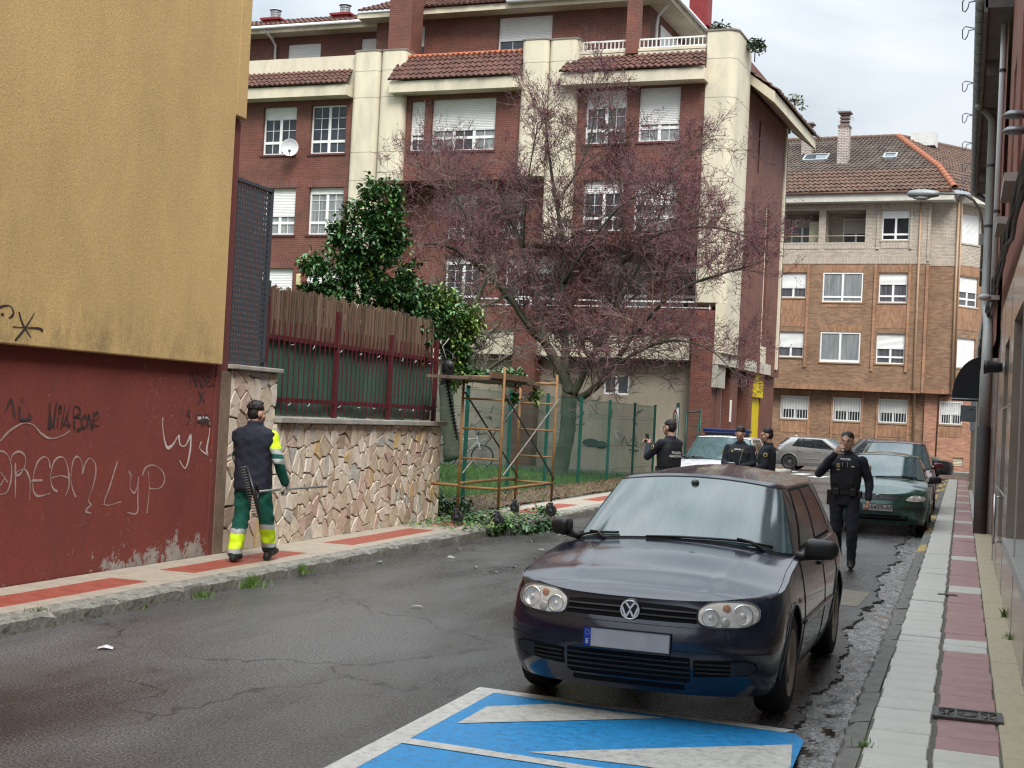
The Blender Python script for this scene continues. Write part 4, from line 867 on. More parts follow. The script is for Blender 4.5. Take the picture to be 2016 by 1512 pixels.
# corner pillar, side wall
q = MB(); x0, x1, y0, y1, ry, n = -.66, .3, -.02, 2.0, .3, 8
pl = [(x0, y0+.03), (x0+.03, y0)]+[(x1-ry+ry*math.sin(math.pi/2*i/n), y0+ry-ry*math.cos(math.pi/2*i/n)) for i in range(n+1)]+[(x1, y1), (x0, y1)]
q.prism([(x, y, 5.5) for x, y in pl], (0, 0, 13.86-5.5)); q.box(.0, .298, .0, 2.0, 3.98, 5.5)
q.build('corner_pillar', cream_m, ab)
dj = M('dark_stained_joint')
for z in (6.6, 7.9, 9.2, 10.5, 11.8, 13.0): MB().prism([(x+(.003 if x > 0 else -.003), y-.003, z) for x, y in pl[:-2]]+[(x1+.003, y1, z), (x0, y1, z)], (0, 0, .01)).build('pillar_joint', dj, ab)
MB().prism([(x+(.03 if x > 0 else -.03), y-.03, 13.858) for x, y in pl], (0, 0, .05)).build('pillar_cap', dj, ab)
SIDE = ((.2, 0, 0), (0, 1, 0), (-1, 0, 0), (0, 0, 1))      # u runs back along the side street
shade_m = M('painted_entry_shade', (.012, .012, .014), .9, .1)
q = MB(SIDE); holes = [(4.05, 4.3, 10.2, 11.95), (3.8, 4.0, 7.1, 9.16), (5.8, 6.35, 4.95, 9.26)]
q.wall(2.0, 8.42, 3.98, 12.95, 0, holes, .35); q.wall(8.62, 9.2, 3.98, 12.3, .02)
q.build('side_wall', red_brick, ab, fix=False)
q = MB(SIDE)
for a, b_, z0, z1 in holes: q.quad((a, .34, z0), (b_, .34, z0), (b_, .34, z1), (a, .34, z1))
q.build('slit_window', dark_curtain, ab, fix=False)
q = MB(SIDE); q.box(8.4, 8.66, -.06, .2, 3.87, 12.6); q.box(5.78, 5.86, -.01, .06, 4.3, 9.3); q.box(5.86, 6.7, -.012, .1, 3.96, 4.55); q.build('cream_strip', cream_m, ab)
q = MB(SIDE)
for a, b_ in ((.62, 1.22), (2.42, 3.52), (5.18, 5.82), (7.15, 9.4)): q.box(a, b_, .2 if a > 1 else .2, .9, 0, 3.62)
q.box(1.05, 1.4, .2, .9, 2.9, 3.98); q.box(2.42, 3.55, .01, .85, 3.6, 3.98); q.box(5.2, 5.9, .01, .85, 3.6, 3.98); q.box(7.3, 9.2, .0, .85, 3.6, 3.98)
q.build('brick_pier', red_brick, ab)
q = MB(SIDE)
for a, b_ in ((.02, 1.05), (1.4, 2.45), (3.55, 5.25), (5.9, 7.6)): q.box(a, b_, -.03, .5, 3.62, 3.985)
q.build('lintel_panel', M('weathered_lintel', (.47, .43, .36), .85, .2, 3, .3, 40, dirt=(.2, .17, .13), dscale=4, damt=.7), ab)
MB(SIDE).box(.0, 1.05, .05, .3, 2.92, 3.6).build('grey_panel', M('grey_render_panel', (.36, .34, .29), .8, .12, 3), ab)
q = MB(SIDE); slats(q, .0, .66, 0, 2.92, .25, .085, .02); q.build('garage_shutter', M('grey_metal_shutter', (.30, .31, .32), .45, .12, 3, metal=.4), ab, fix=False)
MB(SIDE).box(1.42, 2.4, .45, .5, 0, 3.6).build('side_door', M('grey_side_door', (.19, .18, .165), .7, .15), ab)
MB(SIDE).quad((3.5, .88, 0), (5.2, .88, 0), (5.2, .88, 3.6), (3.5, .88, 3.6)).build('dark_entry', shade_m, ab, fix=False)  # near-black sheet stands in for the shade inside this opening
yel = M('bright_yellow_panel', (.62, .47, .005), .45, .08, 3)
q = MB(SIDE); q.box(5.84, 7.18, .12, .3, 2.8, 3.6); q.box(5.84, 7.14, .24, .32, 0, 2.79); q.box(6.2, 6.75, .10, .14, 3.02, 3.4); q.build('yellow_shopfront', yel, ab)
MB(SIDE).box(6.3, 6.65, .09, .11, 3.1, 3.32).build('yellow_sign', M('dark_yellow', (.38, .27, .0), .5), ab)
MB(SIDE).box(2.5, 2.6, .16, .2, 1.9, 2.6).build('notice_plate', white_pvc, ab)
# sloping side eave
q = MB(SIDE); q.prism([(2.0, -.9, 12.05), (2.0, -.9, 12.4), (2.0, .0, 13.05), (2.0, .0, 12.75)], (7.6, 0, 0)); q.build('side_eave', cream_m, ab)
q = MB(SIDE); tile_sheet(q, (1.95, -1.0, 12.42), (9.7, -1.0, 12.42), (9.7, .6, 13.5), (1.95, .6, 13.5), 38, 6, seed=8); stuff(q.build('roof_tiles', tile_brown, ab, fix=False))
q = MB(SIDE); q.prism([(9.5, 0, 12.7), (9.5, -.9, 12.0), (9.5, -.9, 12.35), (9.5, 0, 13.05)], (.12, 0, 0)); q.build('eave_end', cream_m, ab)
MB().box(-.6, .2, 2.0, 9.4, 12.6, 13.5).build('roof_block', red_brick, ab); MB().box(-29.9, -.7, 3.2, 11, 12.5, 13.39).build('roof_deck', M('roof_deck', (.2, .19, .18), .9), ab)
# satellite dish, alarm lamp, plants on the roof terrace
sdish = thing('satellite_dish', 'round white satellite dish beside the left upper window of the brick block', 'satellite dish')
sdish.parent = None
bm_ = ab.matrix_basis.copy()
def on_block(p): return Matrix.Translation((-7.3, 42.3, 0)) @ Matrix.Rotation(R(-4), 4, 'Z') @ Vector(p)
sdish.location = on_block((-15.02, -.42, 10.55)); sdish.rotation_euler = (0, 0, R(18))
q = MB(); q.lathe([(.0, .05), (.12, .045), (.22, .02), (.29, -.03), (.3, -.035), (.29, -.015), (.2, .03), (0, .062)], axis='y', n=24); q.build('dish', M('dish_white', (.62, .64, .66), .4, .08, 6), sdish)
q = MB(); q.tube([(0, -.02, -.24), (.04, -.26, -.16)], .014, 6); q.box(.0, .08, -.32, -.24, -.2, -.13); q.build('receiver_arm', black_plastic, sdish); MB().tube([(0, .06, 0), (0, .3, -.05), (0, .42, -.05)], .02, 6).build('bracket', zinc_m, sdish)
o = MB().box(-.09, .09, -.1, .0, -.2, .2).build('alarm_box', M('cream_plastic', (.55, .46, .26), .5), None, on_block((-14.62, -.005, 6.05)), R(-4), bevel=.04); tag(o, 'small cream alarm box between the lowest left windows of the brick block', 'alarm box')
def leafball(name, label, cat, loc, rad, n, ls, m_, stem=None, seed=0, group=None):
    r = random.Random(seed); t = thing(name, label, cat, loc, group=group); q = MB()
    for k in range(n):
        d = Vector((r.gauss(0, 1), r.gauss(0, 1), r.gauss(0, 1))).normalized()*rad*r.uniform(.3, 1)**.6; d.z = abs(d.z)*1.2
        a = Vector((r.gauss(0, 1), r.gauss(0, 1), r.gauss(0, .6))).normalized(); b_ = a.cross(Vector((r.gauss(0, 1), r.gauss(0, 1), 1))).normalized()
        q.add([tuple(d), tuple(d+a*ls*.5+b_*ls*.22), tuple(d+a*ls), tuple(d+a*ls*.5-b_*ls*.22)], [(0, 1, 2, 3)])
    stuff(q.build('foliage', m_, t, fix=False))
    MB().tube([(0, 0, -.35), (0, 0, rad*.8)], .02, 5).build('stem', M('twig_bark', (.10, .075, .06), .9), t)
evg = M('dark_evergreen_leaf', (.028, .05, .02), .6, .3, 9)
leafball('terrace_shrub', 'small dark shrub on the roof terrace behind the corner pillar top', 'shrub', on_block((-.5, .9, 13.9)), .42, 260, .16, evg, seed=1)
leafball('terrace_shrub', 'dark shrub leaning out right of the corner pillar top', 'shrub', on_block((.55, 1.35, 13.55)), .36, 300, .15, evg, seed=2)
leafball('gutter_plant', 'grey green plant growing on the sloping side eave', 'plant', on_block((.9, 6.4, 12.85)), .42, 150, .14, M('dry_green_leaf', (.10, .11, .06), .7, .3), seed=3)
# ------------------------------------------------------------------ far corner building
tanb = brick_mat('tan_orange_brick', (.30, .18, .105), (.185, .10, .058), (.22, .15, .10), .25, .068, .006, .75, var=.22)
tanb_v = brick_mat('tan_soldier_brick', (.37, .20, .115), (.25, .12, .065), (.24, .16, .1), .25, .07, .006, .75, horizontal=False, stack=False, var=.25)
pinkb = brick_mat('pale_red_brick', (.46, .225, .14), (.29, .125, .08), (.36, .25, .18), .25, .068, .006, .75, var=.15)
whiteb = brick_mat('whitish_brick', (.52, .445, .37), (.38, .32, .26), (.19, .165, .14), .25, .068, .0065, .8, var=.15)
whiteb_v = brick_mat('whitish_soldier_brick', (.52, .445, .37), (.42, .355, .29), (.22, .19, .16), .25, .07, .0065, .8, horizontal=False, var=.15)
fb = thing('corner_building', 'tan brick corner building with pale top storey and brown tiled roof at the street end', 'building', (-3, 70, 0), R(-7))
B_ = -.35; q = MB()
bal = [(-6.15, -4.15, 11.04, 12.61), (-3.81, -1.87, 11.04, 12.61)]
q.wall(-14, 1.23, 10.1, 13.2, B_, bal+[(-1.08, .22, 11.13, 12.58)], .14); q.quad((1.23, B_, 10.1), (1.23, 0, 10.1), (1.23, 0, 13.2), (1.23, B_, 13.2)); q.wall(1.23, 2.49, 10.0, 13.2, 0)
for a, b_, z0, z1 in bal:
    q.quad((a, .9, z0-.3), (b_, .9, z0-.3), (b_, .9, z1), (a, .9, z1)); q.quad((a, B_, z0), (a, B_, z1), (a, .9, z1), (a, .9, z0)); q.quad((b_, B_, z0), (b_, .9, z0), (b_, .9, z1), (b_, B_, z1)); q.quad((a, B_, z1), (b_, B_, z1), (b_, .9, z1), (a, .9, z1))
q.build('upper_wall', whiteb, fb, fix=False)
q = MB()
for a, b_, z0, z1 in ((-14, 1.25, 9.98, 10.32), (-6.15, -4.15, 12.62, 12.9), (-3.81, -1.87, 12.62, 12.9), (-1.15, .3, 12.66, 12.95), (-6.15, -4.15, 10.72, 11.0), (-3.81, -1.87, 10.72, 11.0), (-1.1, .25, 10.74, 11.06)): q.box(a, b_, B_-.02, B_+.1, z0, z1)
q.box(1.23, 2.5, -.02, .1, 9.92, 10.24); q.build('soldier_course', whiteb_v, fb)
low_holes = []
for z0, z1, zc in ((8.1, 9.54, 0), (5.14, 6.6, 0)): low_holes += [(-5.95, -4.65, z0+.2, z1), (-3.82, -1.88, z0, z1), (-1.11, .24, z0, z1)]
q = MB(); q.wall(-14, 1.23, 3.78, 9.98, B_, low_holes, .12); q.quad((1.23, B_, 3.78), (1.23, 0, 3.78), (1.23, 0, 9.98), (1.23, B_, 9.98)); q.wall(1.23, 2.49, 3.78, 9.92, 0); q.quad((-14, B_, 3.78), (2.49, B_, 3.78), (2.49, .5, 3.78), (-14, .5, 3.78))
gh = [(-5.77, -4.42, 2.27, 3.41), (-3.15, -1.84, 2.28, 3.42), (-.94, .38, 2.29, 3.43)]
q.wall(-14, 1.3, 0, 3.78, .25, gh, .12); q.build('lower_wall', tanb, fb, fix=False)
q = MB()
for a, b_, z0, z1 in ((-6.1, -4.62, 6.85, 8.2), (-1.2, .28, 6.85, 8.05), (-14, 1.24, 3.77, 3.98), (-6, -4.6, 9.56, 9.9), (-3.85, -1.85, 9.58, 9.9), (-1.15, .27, 9.58, 9.9), (-3.85, -1.85, 6.62, 6.95), (-3.85, -1.85, 7.85, 8.0)): q.box(a, b_, B_-.012, B_+.05, z0, z1)
for a, b_ in ((-5.8, -4.4), (-3.2, -1.8), (-.98, .42)): q.box(a, b_, .235, .3, 1.6, 2.2); q.box(a, b_, .235, .3, 3.43, 3.72)
q.box(1.24, 2.5, -.012, .05, 3.77, 3.98); q.build('soldier_course', tanb_v, fb)
q = MB()
for x, z0, z1 in ((-6.2, 4.9, 9.95), (-4.55, 4.85, 9.95), (-1.28, 4.75, 9.95), (.34, 4.75, 9.95), (1.16, 3.8, 9.95)): q.box(x-.06, x+.06, B_-.07, B_+.02, z0, z1)
for x in (-4.36, -3.22, -1.75, -1.02, .46): q.box(x-.05, x+.05, .19, .27, 1.2, 3.75)
q.build('brick_rib', brick_mat('rib_brick', (.40, .22, .13), (.32, .15, .085), (.26, .17, .11), .25, .068, .006, .8), fb)
q = MB()
for x in (-1.25, .32, 1.16): q.box(x-.06, x+.06, B_-.07, B_+.02, 10.7 if x < 1 else 10.1, 12.95)
q.build('pale_rib', whiteb, fb)
sill_t = M('tan_tile_sill', (.30, .19, .115), .7, .2, 8); sill_w = M('pale_tile_sill', (.42, .37, .30), .7, .2, 8)
FB_ = ((0, B_, 0), (1, 0, 0), (0, 1, 0), (0, 0, 1)); FG = ((0, .25, 0), (1, 0, 0), (0, 1, 0), (0, 0, 1))
window(fb, FB_, -1.08, .22, 11.13, 12.58, shut=.2, munt=(1, 1), low=.2, gm=M('dark_glass_reflecting_roof', (.02, .022, .026), .05, .5, 2), sill=sill_w, y=.09)
for (z0, z1), s3 in (((8.1, 9.54), .33), ((5.14, 6.6), .45)):
    window(fb, FB_, -5.95, -4.65, z0+.2, z1, shut=.55, munt=(1, 1), low=0, gm=dark_curtain, sill=sill_t, y=.09)
    window(fb, FB_, -3.82, -1.88, z0, z1, shut=0, munt=(1, 1), low=(.17 if z0 > 7 else .05), gm=curtain_glass, sill=sill_t, y=.0)
    window(fb, FB_, -1.11, .24, z0, z1, shut=s3, munt=(1, 1), low=.22, gm=dark_curtain, sill=sill_t, y=.09)
def bars(x0, x1, z0, z1, fr, par):
    q = MB(fr); q.box(x0, x1, -.06, -.03, z0+.02, z0+.06); q.box(x0, x1, -.06, -.03, z1-.06, z1-.02)
    for s in (x0, x1-.03): q.box(s, s+.03, -.06, -.03, z0, z1)
    o = q.build('window_grille', white_iron, par); n = 10
    for k in range(1, n):
        x = x0+(x1-x0)*k/n; MB(fr).box(x-.011, x+.011, -.055, -.035, z0+.06, z1-.06).build('bar', white_iron, o)
for a, b_, z0, z1 in gh:
    window(fb, FG, a, b_, z0, z1, shut=.5, munt=(1, 1), low=0, gm=glass_m, sill=sill_t, y=.08); bars(a-.02, b_+.02, z0, z1+.03, FG, fb)
# recessed balconies
for k, (a, b_, z0, z1) in enumerate(bal):
    FBk = ((0, .9, 0), (1, 0, 0), (0, 1, 0), (0, 0, 1))
    window(fb, FBk, (a+.35 if k == 0 else a+.62), (b_-.55 if k == 0 else b_-.05), z0-.25, z1-.25, y=-.07, shut=(.2 if k == 0 else .42), munt=(1, 1), low=(.0 if k == 0 else .2), gm=(curtain_glass if k == 0 else dark_curtain), sm=M('beige_shutter', (.46, .43, .36), .5, .06))
    q = MB(); q.box(a, b_, B_-.03, B_+.15, z0-.08, z0); q.build('balcony_sill', sill_w, fb)
    MB().tube([(a, B_+.05, z0+.32), (b_, B_+.05, z0+.32)], .022, 6).build('balcony_rail', M('cream_pipe', (.5, .42, .33), .5), fb)
MB().box(-4.75, -4.2, .2, .5, 10.9, 12.15).build('balcony_cabinet', M('beige_cabinet', (.42, .38, .26), .6), fb)
# pipes
pipe_t = M('tan_downpipe', (.36, .235, .15), .5, .1); pipe_r = M('rusty_pipe', (.12, .06, .045), .7, .4, 6)
q = MB(); q.tube([(.74, B_-.06, 13.1), (.74, B_-.06, 4.0), (.74, .15, 3.7), (.74, .17, 1.4)], .05, 8); q.tube([(2.44, -.07, 13.0), (2.44, -.07, 3.9)], .055, 8); q.tube([(2.58, -.02, 13.0), (2.58, -.02, 4.3)], .04, 8); q.build('downpipe', pipe_t, fb)
q = MB(); q.tube([(2.44, -.07, 3.9), (2.2, .05, 3.72), (1.85, .12, 3.6), (1.82, .12, .05)], .045, 8); q.tube([(.74, .17, 1.4), (.74, .17, .1)], .05, 8); q.build('downpipe', pipe_r, fb)
# right-hand face, turning away
ang = R(57.1); FR_ = ((2.49, 0, 0), (math.cos(ang), math.sin(ang), 0), (-math.sin(ang), math.cos(ang), 0), (0, 0, 1))
rh = [(.17, 1.5, 8.04, 9.45), (.2, 1.5, 5.11, 6.51)]
q = MB(FR_); q.wall(0, 9, 3.8, 10.0, 0, rh, .12); q.build('lower_wall', tanb, fb, fix=False)
q = MB(FR_); q.wall(0, 9, 10.0, 13.0, 0, [(.15, 1.47, 11.06, 12.46)], .12); q.build('upper_wall', whiteb, fb, fix=False)
MB(FR_).box(-.02, 1.8, -.015, .05, 6.9, 7.95).build('soldier_course', tanb_v, fb); MB(FR_).box(-.02, 1.8, -.015, .05, 9.5, 9.9).build('soldier_course', tanb_v, fb)
window(fb, FR_, .17, 1.5, 8.04, 9.45, shut=.45, munt=(1, 1), low=.25, gm=dark_curtain, sill=sill_w, y=.08); window(fb, FR_, .2, 1.5, 5.11, 6.51, shut=.93, munt=(1, 1), low=0, sill=sill_w, y=.08); window(fb, FR_, .15, 1.47, 11.06, 12.46, shut=.9, munt=(1, 1), low=0, gm=dark_curtain, sill=sill_w, y=.08)
# ground floor right part: pale brick, set back under the storey above
ghole = [(-.83, .72, 2.35, 3.43)]
FGR = ((2.2, -.1, 0), (math.cos(ang), math.sin(ang), 0), (-math.sin(ang), math.cos(ang), 0), (0, 0, 1))
q = MB(); q.wall(1.22, 3.42, 0, 3.8, .1, [(1.95, 2.95, 2.35, 3.43), (2.63, 3.1, .38, .79)], .12); q.quad((3.42, .1, 0), (3.42, 2.5, 0), (3.42, 2.5, 3.8), (3.42, .1, 3.8)); q.build('lower_wall', pinkb, fb, fix=False)
FP = ((0, .1, 0), (1, 0, 0), (0, 1, 0), (0, 0, 1))
window(fb, FP, 1.95, 2.95, 2.35, 3.43, shut=.5, munt=(1, 1), low=0, gm=glass_m, sill=sill_t, y=.08); bars(1.93, 2.97, 2.35, 3.45, FP, fb)
q = MB(FP); slats(q, 2.63, 3.1, .38, .79, .08, .07, .03); q.build('vent_louvre', M('cream_louvre', (.5, .45, .34), .5), fb, fix=False)
q = MB(FP); q.box(1.95, 2.98, -.012, .05, 1.75, 2.26); q.build('soldier_course', tanb_v, fb)
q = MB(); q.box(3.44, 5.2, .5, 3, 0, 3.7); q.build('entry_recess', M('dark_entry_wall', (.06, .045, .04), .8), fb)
q = MB()
for k in range(4): q.box(3.44, 4.4, .12+.28*k, .45+.28*k, 0, .17*(k+1))
q.build('entry_step', M('pale_step', (.45, .42, .37), .7), fb)
# eaves and roof
q = MB(); q.box(-14, 2.3, -1.0, .2, 12.95, 13.35); q.build('eave_board', M('white_eave_concrete', (.56, .54, .48), .8, .12, 2, dirt=(.3, .27, .22), damt=.5), fb)
q = MB(FR_); q.box(.0, 9, -.7, .2, 12.9, 13.3); q.build('eave_board', M('white_eave_concrete'), fb)
brg = M('brown_gutter', (.20, .105, .075), .45, .1)
q = MB(); q.tube([(-14, -1.08, 13.38), (2.25, -1.08, 13.38)], .07, 8); q.build('gutter', brg, fb); q = MB(FR_); q.tube([(-.3, -.8, 13.36), (9, -.8, 13.36)], .07, 8); q.build('gutter', brg, fb)
E0 = (2.35, -1.15, 13.42); B0 = (1.35, .6, 14.75); R0 = (-1.45, 5.2, 17.3)
q = MB(); tile_sheet(q, (-14, -1.15, 13.42), E0, B0, (-14, .6, 14.75), 62, 6, .05, .05, seed=11)
stuff(q.build('roof_tiles', tile_brown, fb, fix=False))
q = MB(); tile_sheet(q, (-14, .6, 14.75), B0, R0, (-14, 5.2, 17.3), 62, 14, .05, .05, seed=12); stuff(q.build('roof_tiles', M('grey_brown_pantile', (.10, .072, .058), .8, .4, 2.5, .3, 40, dirt=(.19, .155, .125), dscale=1.2, damt=.7), fb, fix=False))
dr = Vector((math.cos(ang), math.sin(ang), 0)); 
def go(p, s): return tuple(Vector(p)+dr*s)
q = MB(); tile_sheet(q, E0, go(E0, 9.5), go(B0, 9), B0, 40, 6, .05, .05, seed=13); tile_sheet(q, B0, go(B0, 9), go(R0, 8), R0, 40, 14, .05, .05, seed=14); stuff(q.build('roof_tiles', tile_brown, fb, fix=False))
hip = Vector(B0)-Vector(E0); n1_ = 7
ridge_t = M('orange_ridge_tile', (.33, .125, .068), .75, .2, 4, dirt=(.2, .09, .06), dscale=5, damt=.6)
rt = MB().lathe([(.13, -.2), (.16, .2), (.13, .2), (.10, -.2)], axis='x', n=12).build('ridge_tile', ridge_t, fb); first = True
def ridge_line(a, b_, n):
    global first
    a, b_ = Vector(a), Vector(b_); d = (b_-a)
    for k in range(n):
        p = a+d*((k+.5)/n); rq = (-d).to_track_quat('X', 'Z').to_euler()
        if first: rt.location = p; rt.rotation_euler = rq; first = False; o = rt
        else: o = inst(rt, fb, p, rq)
        o.scale = (d.length/n/.36, 1.15, 1)
ridge_line(tuple(Vector(E0)+Vector((0, 0, .08))), tuple(Vector(B0)+Vector((0, 0, .08))), 7); ridge_line(tuple(Vector(B0)+Vector((0, 0, .08))), tuple(Vector(R0)+Vector((0, 0, .06))), 16)
rd = MB().lathe([(.12, -.2), (.14, .2)], axis='x', n=10).build('ridge_tile', tile_brown, fb, (-14, 5.2, 17.34))
for k in range(1, 34): inst(rd, fb, (-14+.378*k, 5.2, 17.34))
for k in range(1, 22): o = inst(rd, fb, go(R0, .38*k)); o.rotation_euler = (0, 0, ang); o.location.z += .05
def slope_pt(x, t, up=.0):   # point on the upper slope, t 0..1 from break to ridge
    return (x, .6+4.6*t, 14.75+2.55*t+up)
sa = math.atan2(2.55, 4.6)
for x, t, w, h in ((-5.05, .36, 1.25, .95), (-1.28, .34, .66, .75)):
    c, s = math.cos(sa), math.sin(sa); px, py, pz = slope_pt(x, t, .09); FS = ((px, py, pz), (1, 0, 0), (0, c, s), (0, -s, c))
    q = MB(FS)
    for a in ((-w/2, -w/2+.07, -h/2, h/2), (w/2-.07, w/2, -h/2, h/2), (-w/2, w/2, -h/2, -h/2+.09), (-w/2, w/2, h/2-.07, h/2)): q.box(a[0], a[1], a[2], a[3], -.05, .09)
    o = q.build('skylight', M('pale_skylight_frame', (.40, .42, .43), .4), fb); MB(FS).quad((-w/2+.07, -h/2+.09, .06), (w/2-.07, -h/2+.09, .06), (w/2-.07, h/2-.07, .06), (-w/2+.07, h/2-.07, .06)).build('pane', M('sky_reflecting_glass', (.03, .05, .06), .02, 0, spec=1), o, fix=False)
for x, t, h, first_ in ((-3.55, .26, 1.75, 1), (-5.75, .58, .75, 0)):
    px, py, pz = slope_pt(x, t); o = MB().box(px-.27, px+.27, py-.27, py+.27, pz-.4, pz+h).build('chimney', brick_mat('chimney_pale_brick', (.50, .47, .44), (.43, .38, .35), (.17, .11, .09), .28, .085, .016, .8), fb)
    q = MB()
    for k in range(4): q.box(px-.22, px+.22, py-.22, py+.22, pz+h+.1+.17*k, pz+h+.19+.17*k)
    q.box(px-.30, px+.30, py-.30, py+.30, pz+h, pz+h+.09); q.box(px-.32, px+.32, py-.32, py+.32, pz+h+.72, pz+h+.8); q.box(px-.14, px+.14, py-.14, py+.14, pz+h, pz+h+.72); q.build('chimney_cowl', M('pink_brown_cowl', (.17, .125, .11), .8, .2), o)
MB().box(-.9, .35, 5.6, 6.6, 16.9, 17.62).build('lift_house', M('white_render_block', (.6, .6, .58), .8), fb)
an = thing('roof_antenna', 'thin television antenna on the brown roof beside the pale chimney', 'antenna', Matrix.Translation((-3, 70, 0)) @ Matrix.Rotation(R(-7), 4, 'Z') @ Vector((-4.15, 3.2, 15.9)))
MB().tube([(0, 0, 0), (0, 0, 2.6)], .018, 5).build('mast', zinc_m, an); q = MB(); q.tube([(-.15, 0, 2.45), (.75, .2, 2.1)], .012, 4)
for k in range(6): x = .0+.13*k; q.tube([(x-.08, -.2, 2.42-.05*k+.18), (x+.08, .25, 2.36-.05*k-.16)], .009, 4)
q.build('aerial', zinc_m, an)
structure(MB().box(-60, 60, 0, 3, -.05, .13).build('pavement', M('grey_far_pavement', (.26, .245, .22), .8, .15, 2), None, (-3, 68.1, 0), R(-7)))
# ------------------------------------------------------------------ right-hand buildings
gran = M('polished_tan_granite', (.26, .215, .175), .16, .12, 3, spec=.6, dirt=(.13, .11, .09), dscale=2, damt=.3)
slate = M('grey_stone_cladding', (.14, .142, .142), .35, .12, 4, spec=.5)
steel = M('brushed_steel_trim', (.42, .42, .42), .3, .05, metal=.8)
rb = thing('granite_building', 'grey and tan stone clad building along the right pavement edge', 'building', (.46, 0, 0))
WALL = ((0, 0, 0), (0, 1, 0), (1, 0, 0), (0, 0, 1))
RED2 = brick_mat('orange_red_brick', (.26, .07, .04), (.21, .055, .033), (.15, .09, .065), .25, .072, .009, .7)
q = MB(WALL); hs = [(5.5, 15.05, .78, 3.0), (16.4, 18.1, .6, 2.93)]
q.wall(-30, 20.3, .05, 3.55, 0, hs, .22); q.build('cladding', gran, rb, fix=False)
q = MB(WALL)
for k in range(7):
    z0 = .80+.37*k
    if z0 > 2.95: break
for z0, z1 in ((.78, 1.15), (1.17, 2.14), (2.16, 3.0)):
    for k in range(6):
        y0 = 5.6+1.6*k
        MB(WALL).box(y0, min(y0+1.585, 15.03), .19, .24, z0, z1).build('stone_panel', slate, rb)
MB(WALL).box(16.4, 18.1, .19, .24, .6, 2.93).build('stone_panel', slate, rb)
q = MB(WALL)
for y in (5.45, 7.7, 10.2, 12.7, 16.0, 18.6, 20.25): q.box(y-.01, y+.01, -.004, .01, .1, 3.5)
for z in (1.16, 2.15): q.box(15.1, 20.3, -.003, .01, z-.006, z+.006); q.box(5.6, 15.03, .182, .2, z-.008, z+.008)
q.build('panel_joint', M('pale_joint', (.36, .35, .33), .5), rb)
MB(WALL).box(5.5, 15.05, -.03, .185, .70, .784).build('window_sill', M('pale_granite_sill', (.36, .35, .34), .3, .2, 30), rb)
MB(WALL).box(20.28, 20.36, -.01, .12, .1, 3.4).build('edge_trim', steel, rb)
q = MB(WALL); q.wall(-30, 24.0, 3.55, 11.5, .06, [(8, 9.6, 5, 7.5), (12, 13.6, 5, 7.5), (17.2, 18.6, 5.0, 7.2), (20.6, 21.8, 4.85, 7.2)], .2); q.build('brick_upper_wall', RED2, rb, fix=False)
for a, b_ in ((17.2, 18.6), (20.6, 21.8)): window(rb, WALL, a, b_, 4.9, 7.2, y=.15, shut=.5, munt=(1, 1), low=.0); MB(WALL).box(a-.1, b_+.1, -.12, .1, 4.78, 4.88).build('window_sill', M('worn_sill_stone', (.4, .37, .33), .7), rb)
q = MB(WALL); q.box(20.3, 20.9, .1, .3, 0, 3.6); q.wall(20.36, 26.1, 0, 4.2, .09); q.build('brick_wall', RED2, rb, fix=False)
q = MB(WALL); q.box(25.95, 26.05, -.04, .12, .1, 3.2); q.build('corner_trim', M('cream_trim', (.55, .52, .47), .6), rb)
q = MB(WALL); q.box(20.4, 20.6, .0, .35, .11, .22); q.build('plinth', kerb2_m, rb)
rod = thing('door_handle_bar', 'vertical steel bar handle on the granite wall', 'handle', (.43, 16.7, .6)); MB().tube([(-.05, 0, 0), (-.05, 0, .56)], .016, 8).build('bar', steel, rod)
q = MB(); q.tube([(-.05, 0, .03), (.03, 0, .03)], .012, 6); q.tube([(-.05, 0, .53), (.03, 0, .53)], .012, 6); q.build('mount', steel, rod)
wl = thing('wall_lamp', 'black wall lamp sticking out of the granite wall', 'lamp', (.46, 18.1, 2.66)); q = MB(); q.lathe([(.05, 0), (.065, -.06), (.08, -.2), (.09, -.24), (.0, -.245)], axis='x', n=16); q.build('lamp_shade', black_plastic, wl); MB().lathe([(.085, .0), (.085, -.025)], axis='x', n=16).build('wall_plate', steel, wl)
# second house with eave and gutter
rb2 = thing('brick_townhouse', 'orange red brick house with grey eave and gutter on the right side', 'building', (.46, 24, 0))
q = MB(WALL); q.wall(0, 18.5, 3.4, 8.75, .0, [(1.5, 2.6, 5.2, 7.2), (5, 6.2, 5.2, 7.2), (9, 10.2, 5.2, 7.2)], .15); q.box(0, 18.4, .3, 6, 3.4, 8.8); q.build('wall', RED2, rb2, fix=False)
q = MB(WALL); q.wall(2.1, 40, .1, 3.5, -.09); q.box(18.5, 40, -.06, 6, 3.5, 5.4); q.build('lower_wall', M('grey_beige_render', (.36, .33, .29), .8, .15, 2), rb2, fix=False)
conc = M('grey_eave_concrete', (.20, .195, .185), .85, .2, 2, dirt=(.12, .11, .1), damt=.5)
q = MB(WALL); q.box(-.1, 18.4, -.38, .3, 8.82, 9.0); q.box(-.1, 18.4, -.40, -.34, 8.75, 9.02); q.build('eave', conc, rb2)
for y in (3.3, 14.6): MB(WALL).box(y, y+.1, -.30, .02, 8.55, 8.82).build('eave_bracket', conc, rb2)
q = MB(WALL); q.tube([(0, -.46, 9.0), (18.2, -.44, 9.0), (18.3, -.44, 8.85), (18.3, -.2, 8.7), (18.3, -.03, 8.6)], .085, 10); gu = q.build('gutter', zinc_m, rb2)
ring = None
for k in range(26):
    y = .4+.7*k
    if ring is None: ring = MB(WALL).lathe([(.096, -.018), (.096, .018)], axis='x', n=12).build('gutter_band', dark_metal, gu, (-.45, y, 9.0)); ring.data.transform(Matrix.Identity(4))
    else: inst(ring, gu, (-.45, y, 9.0))
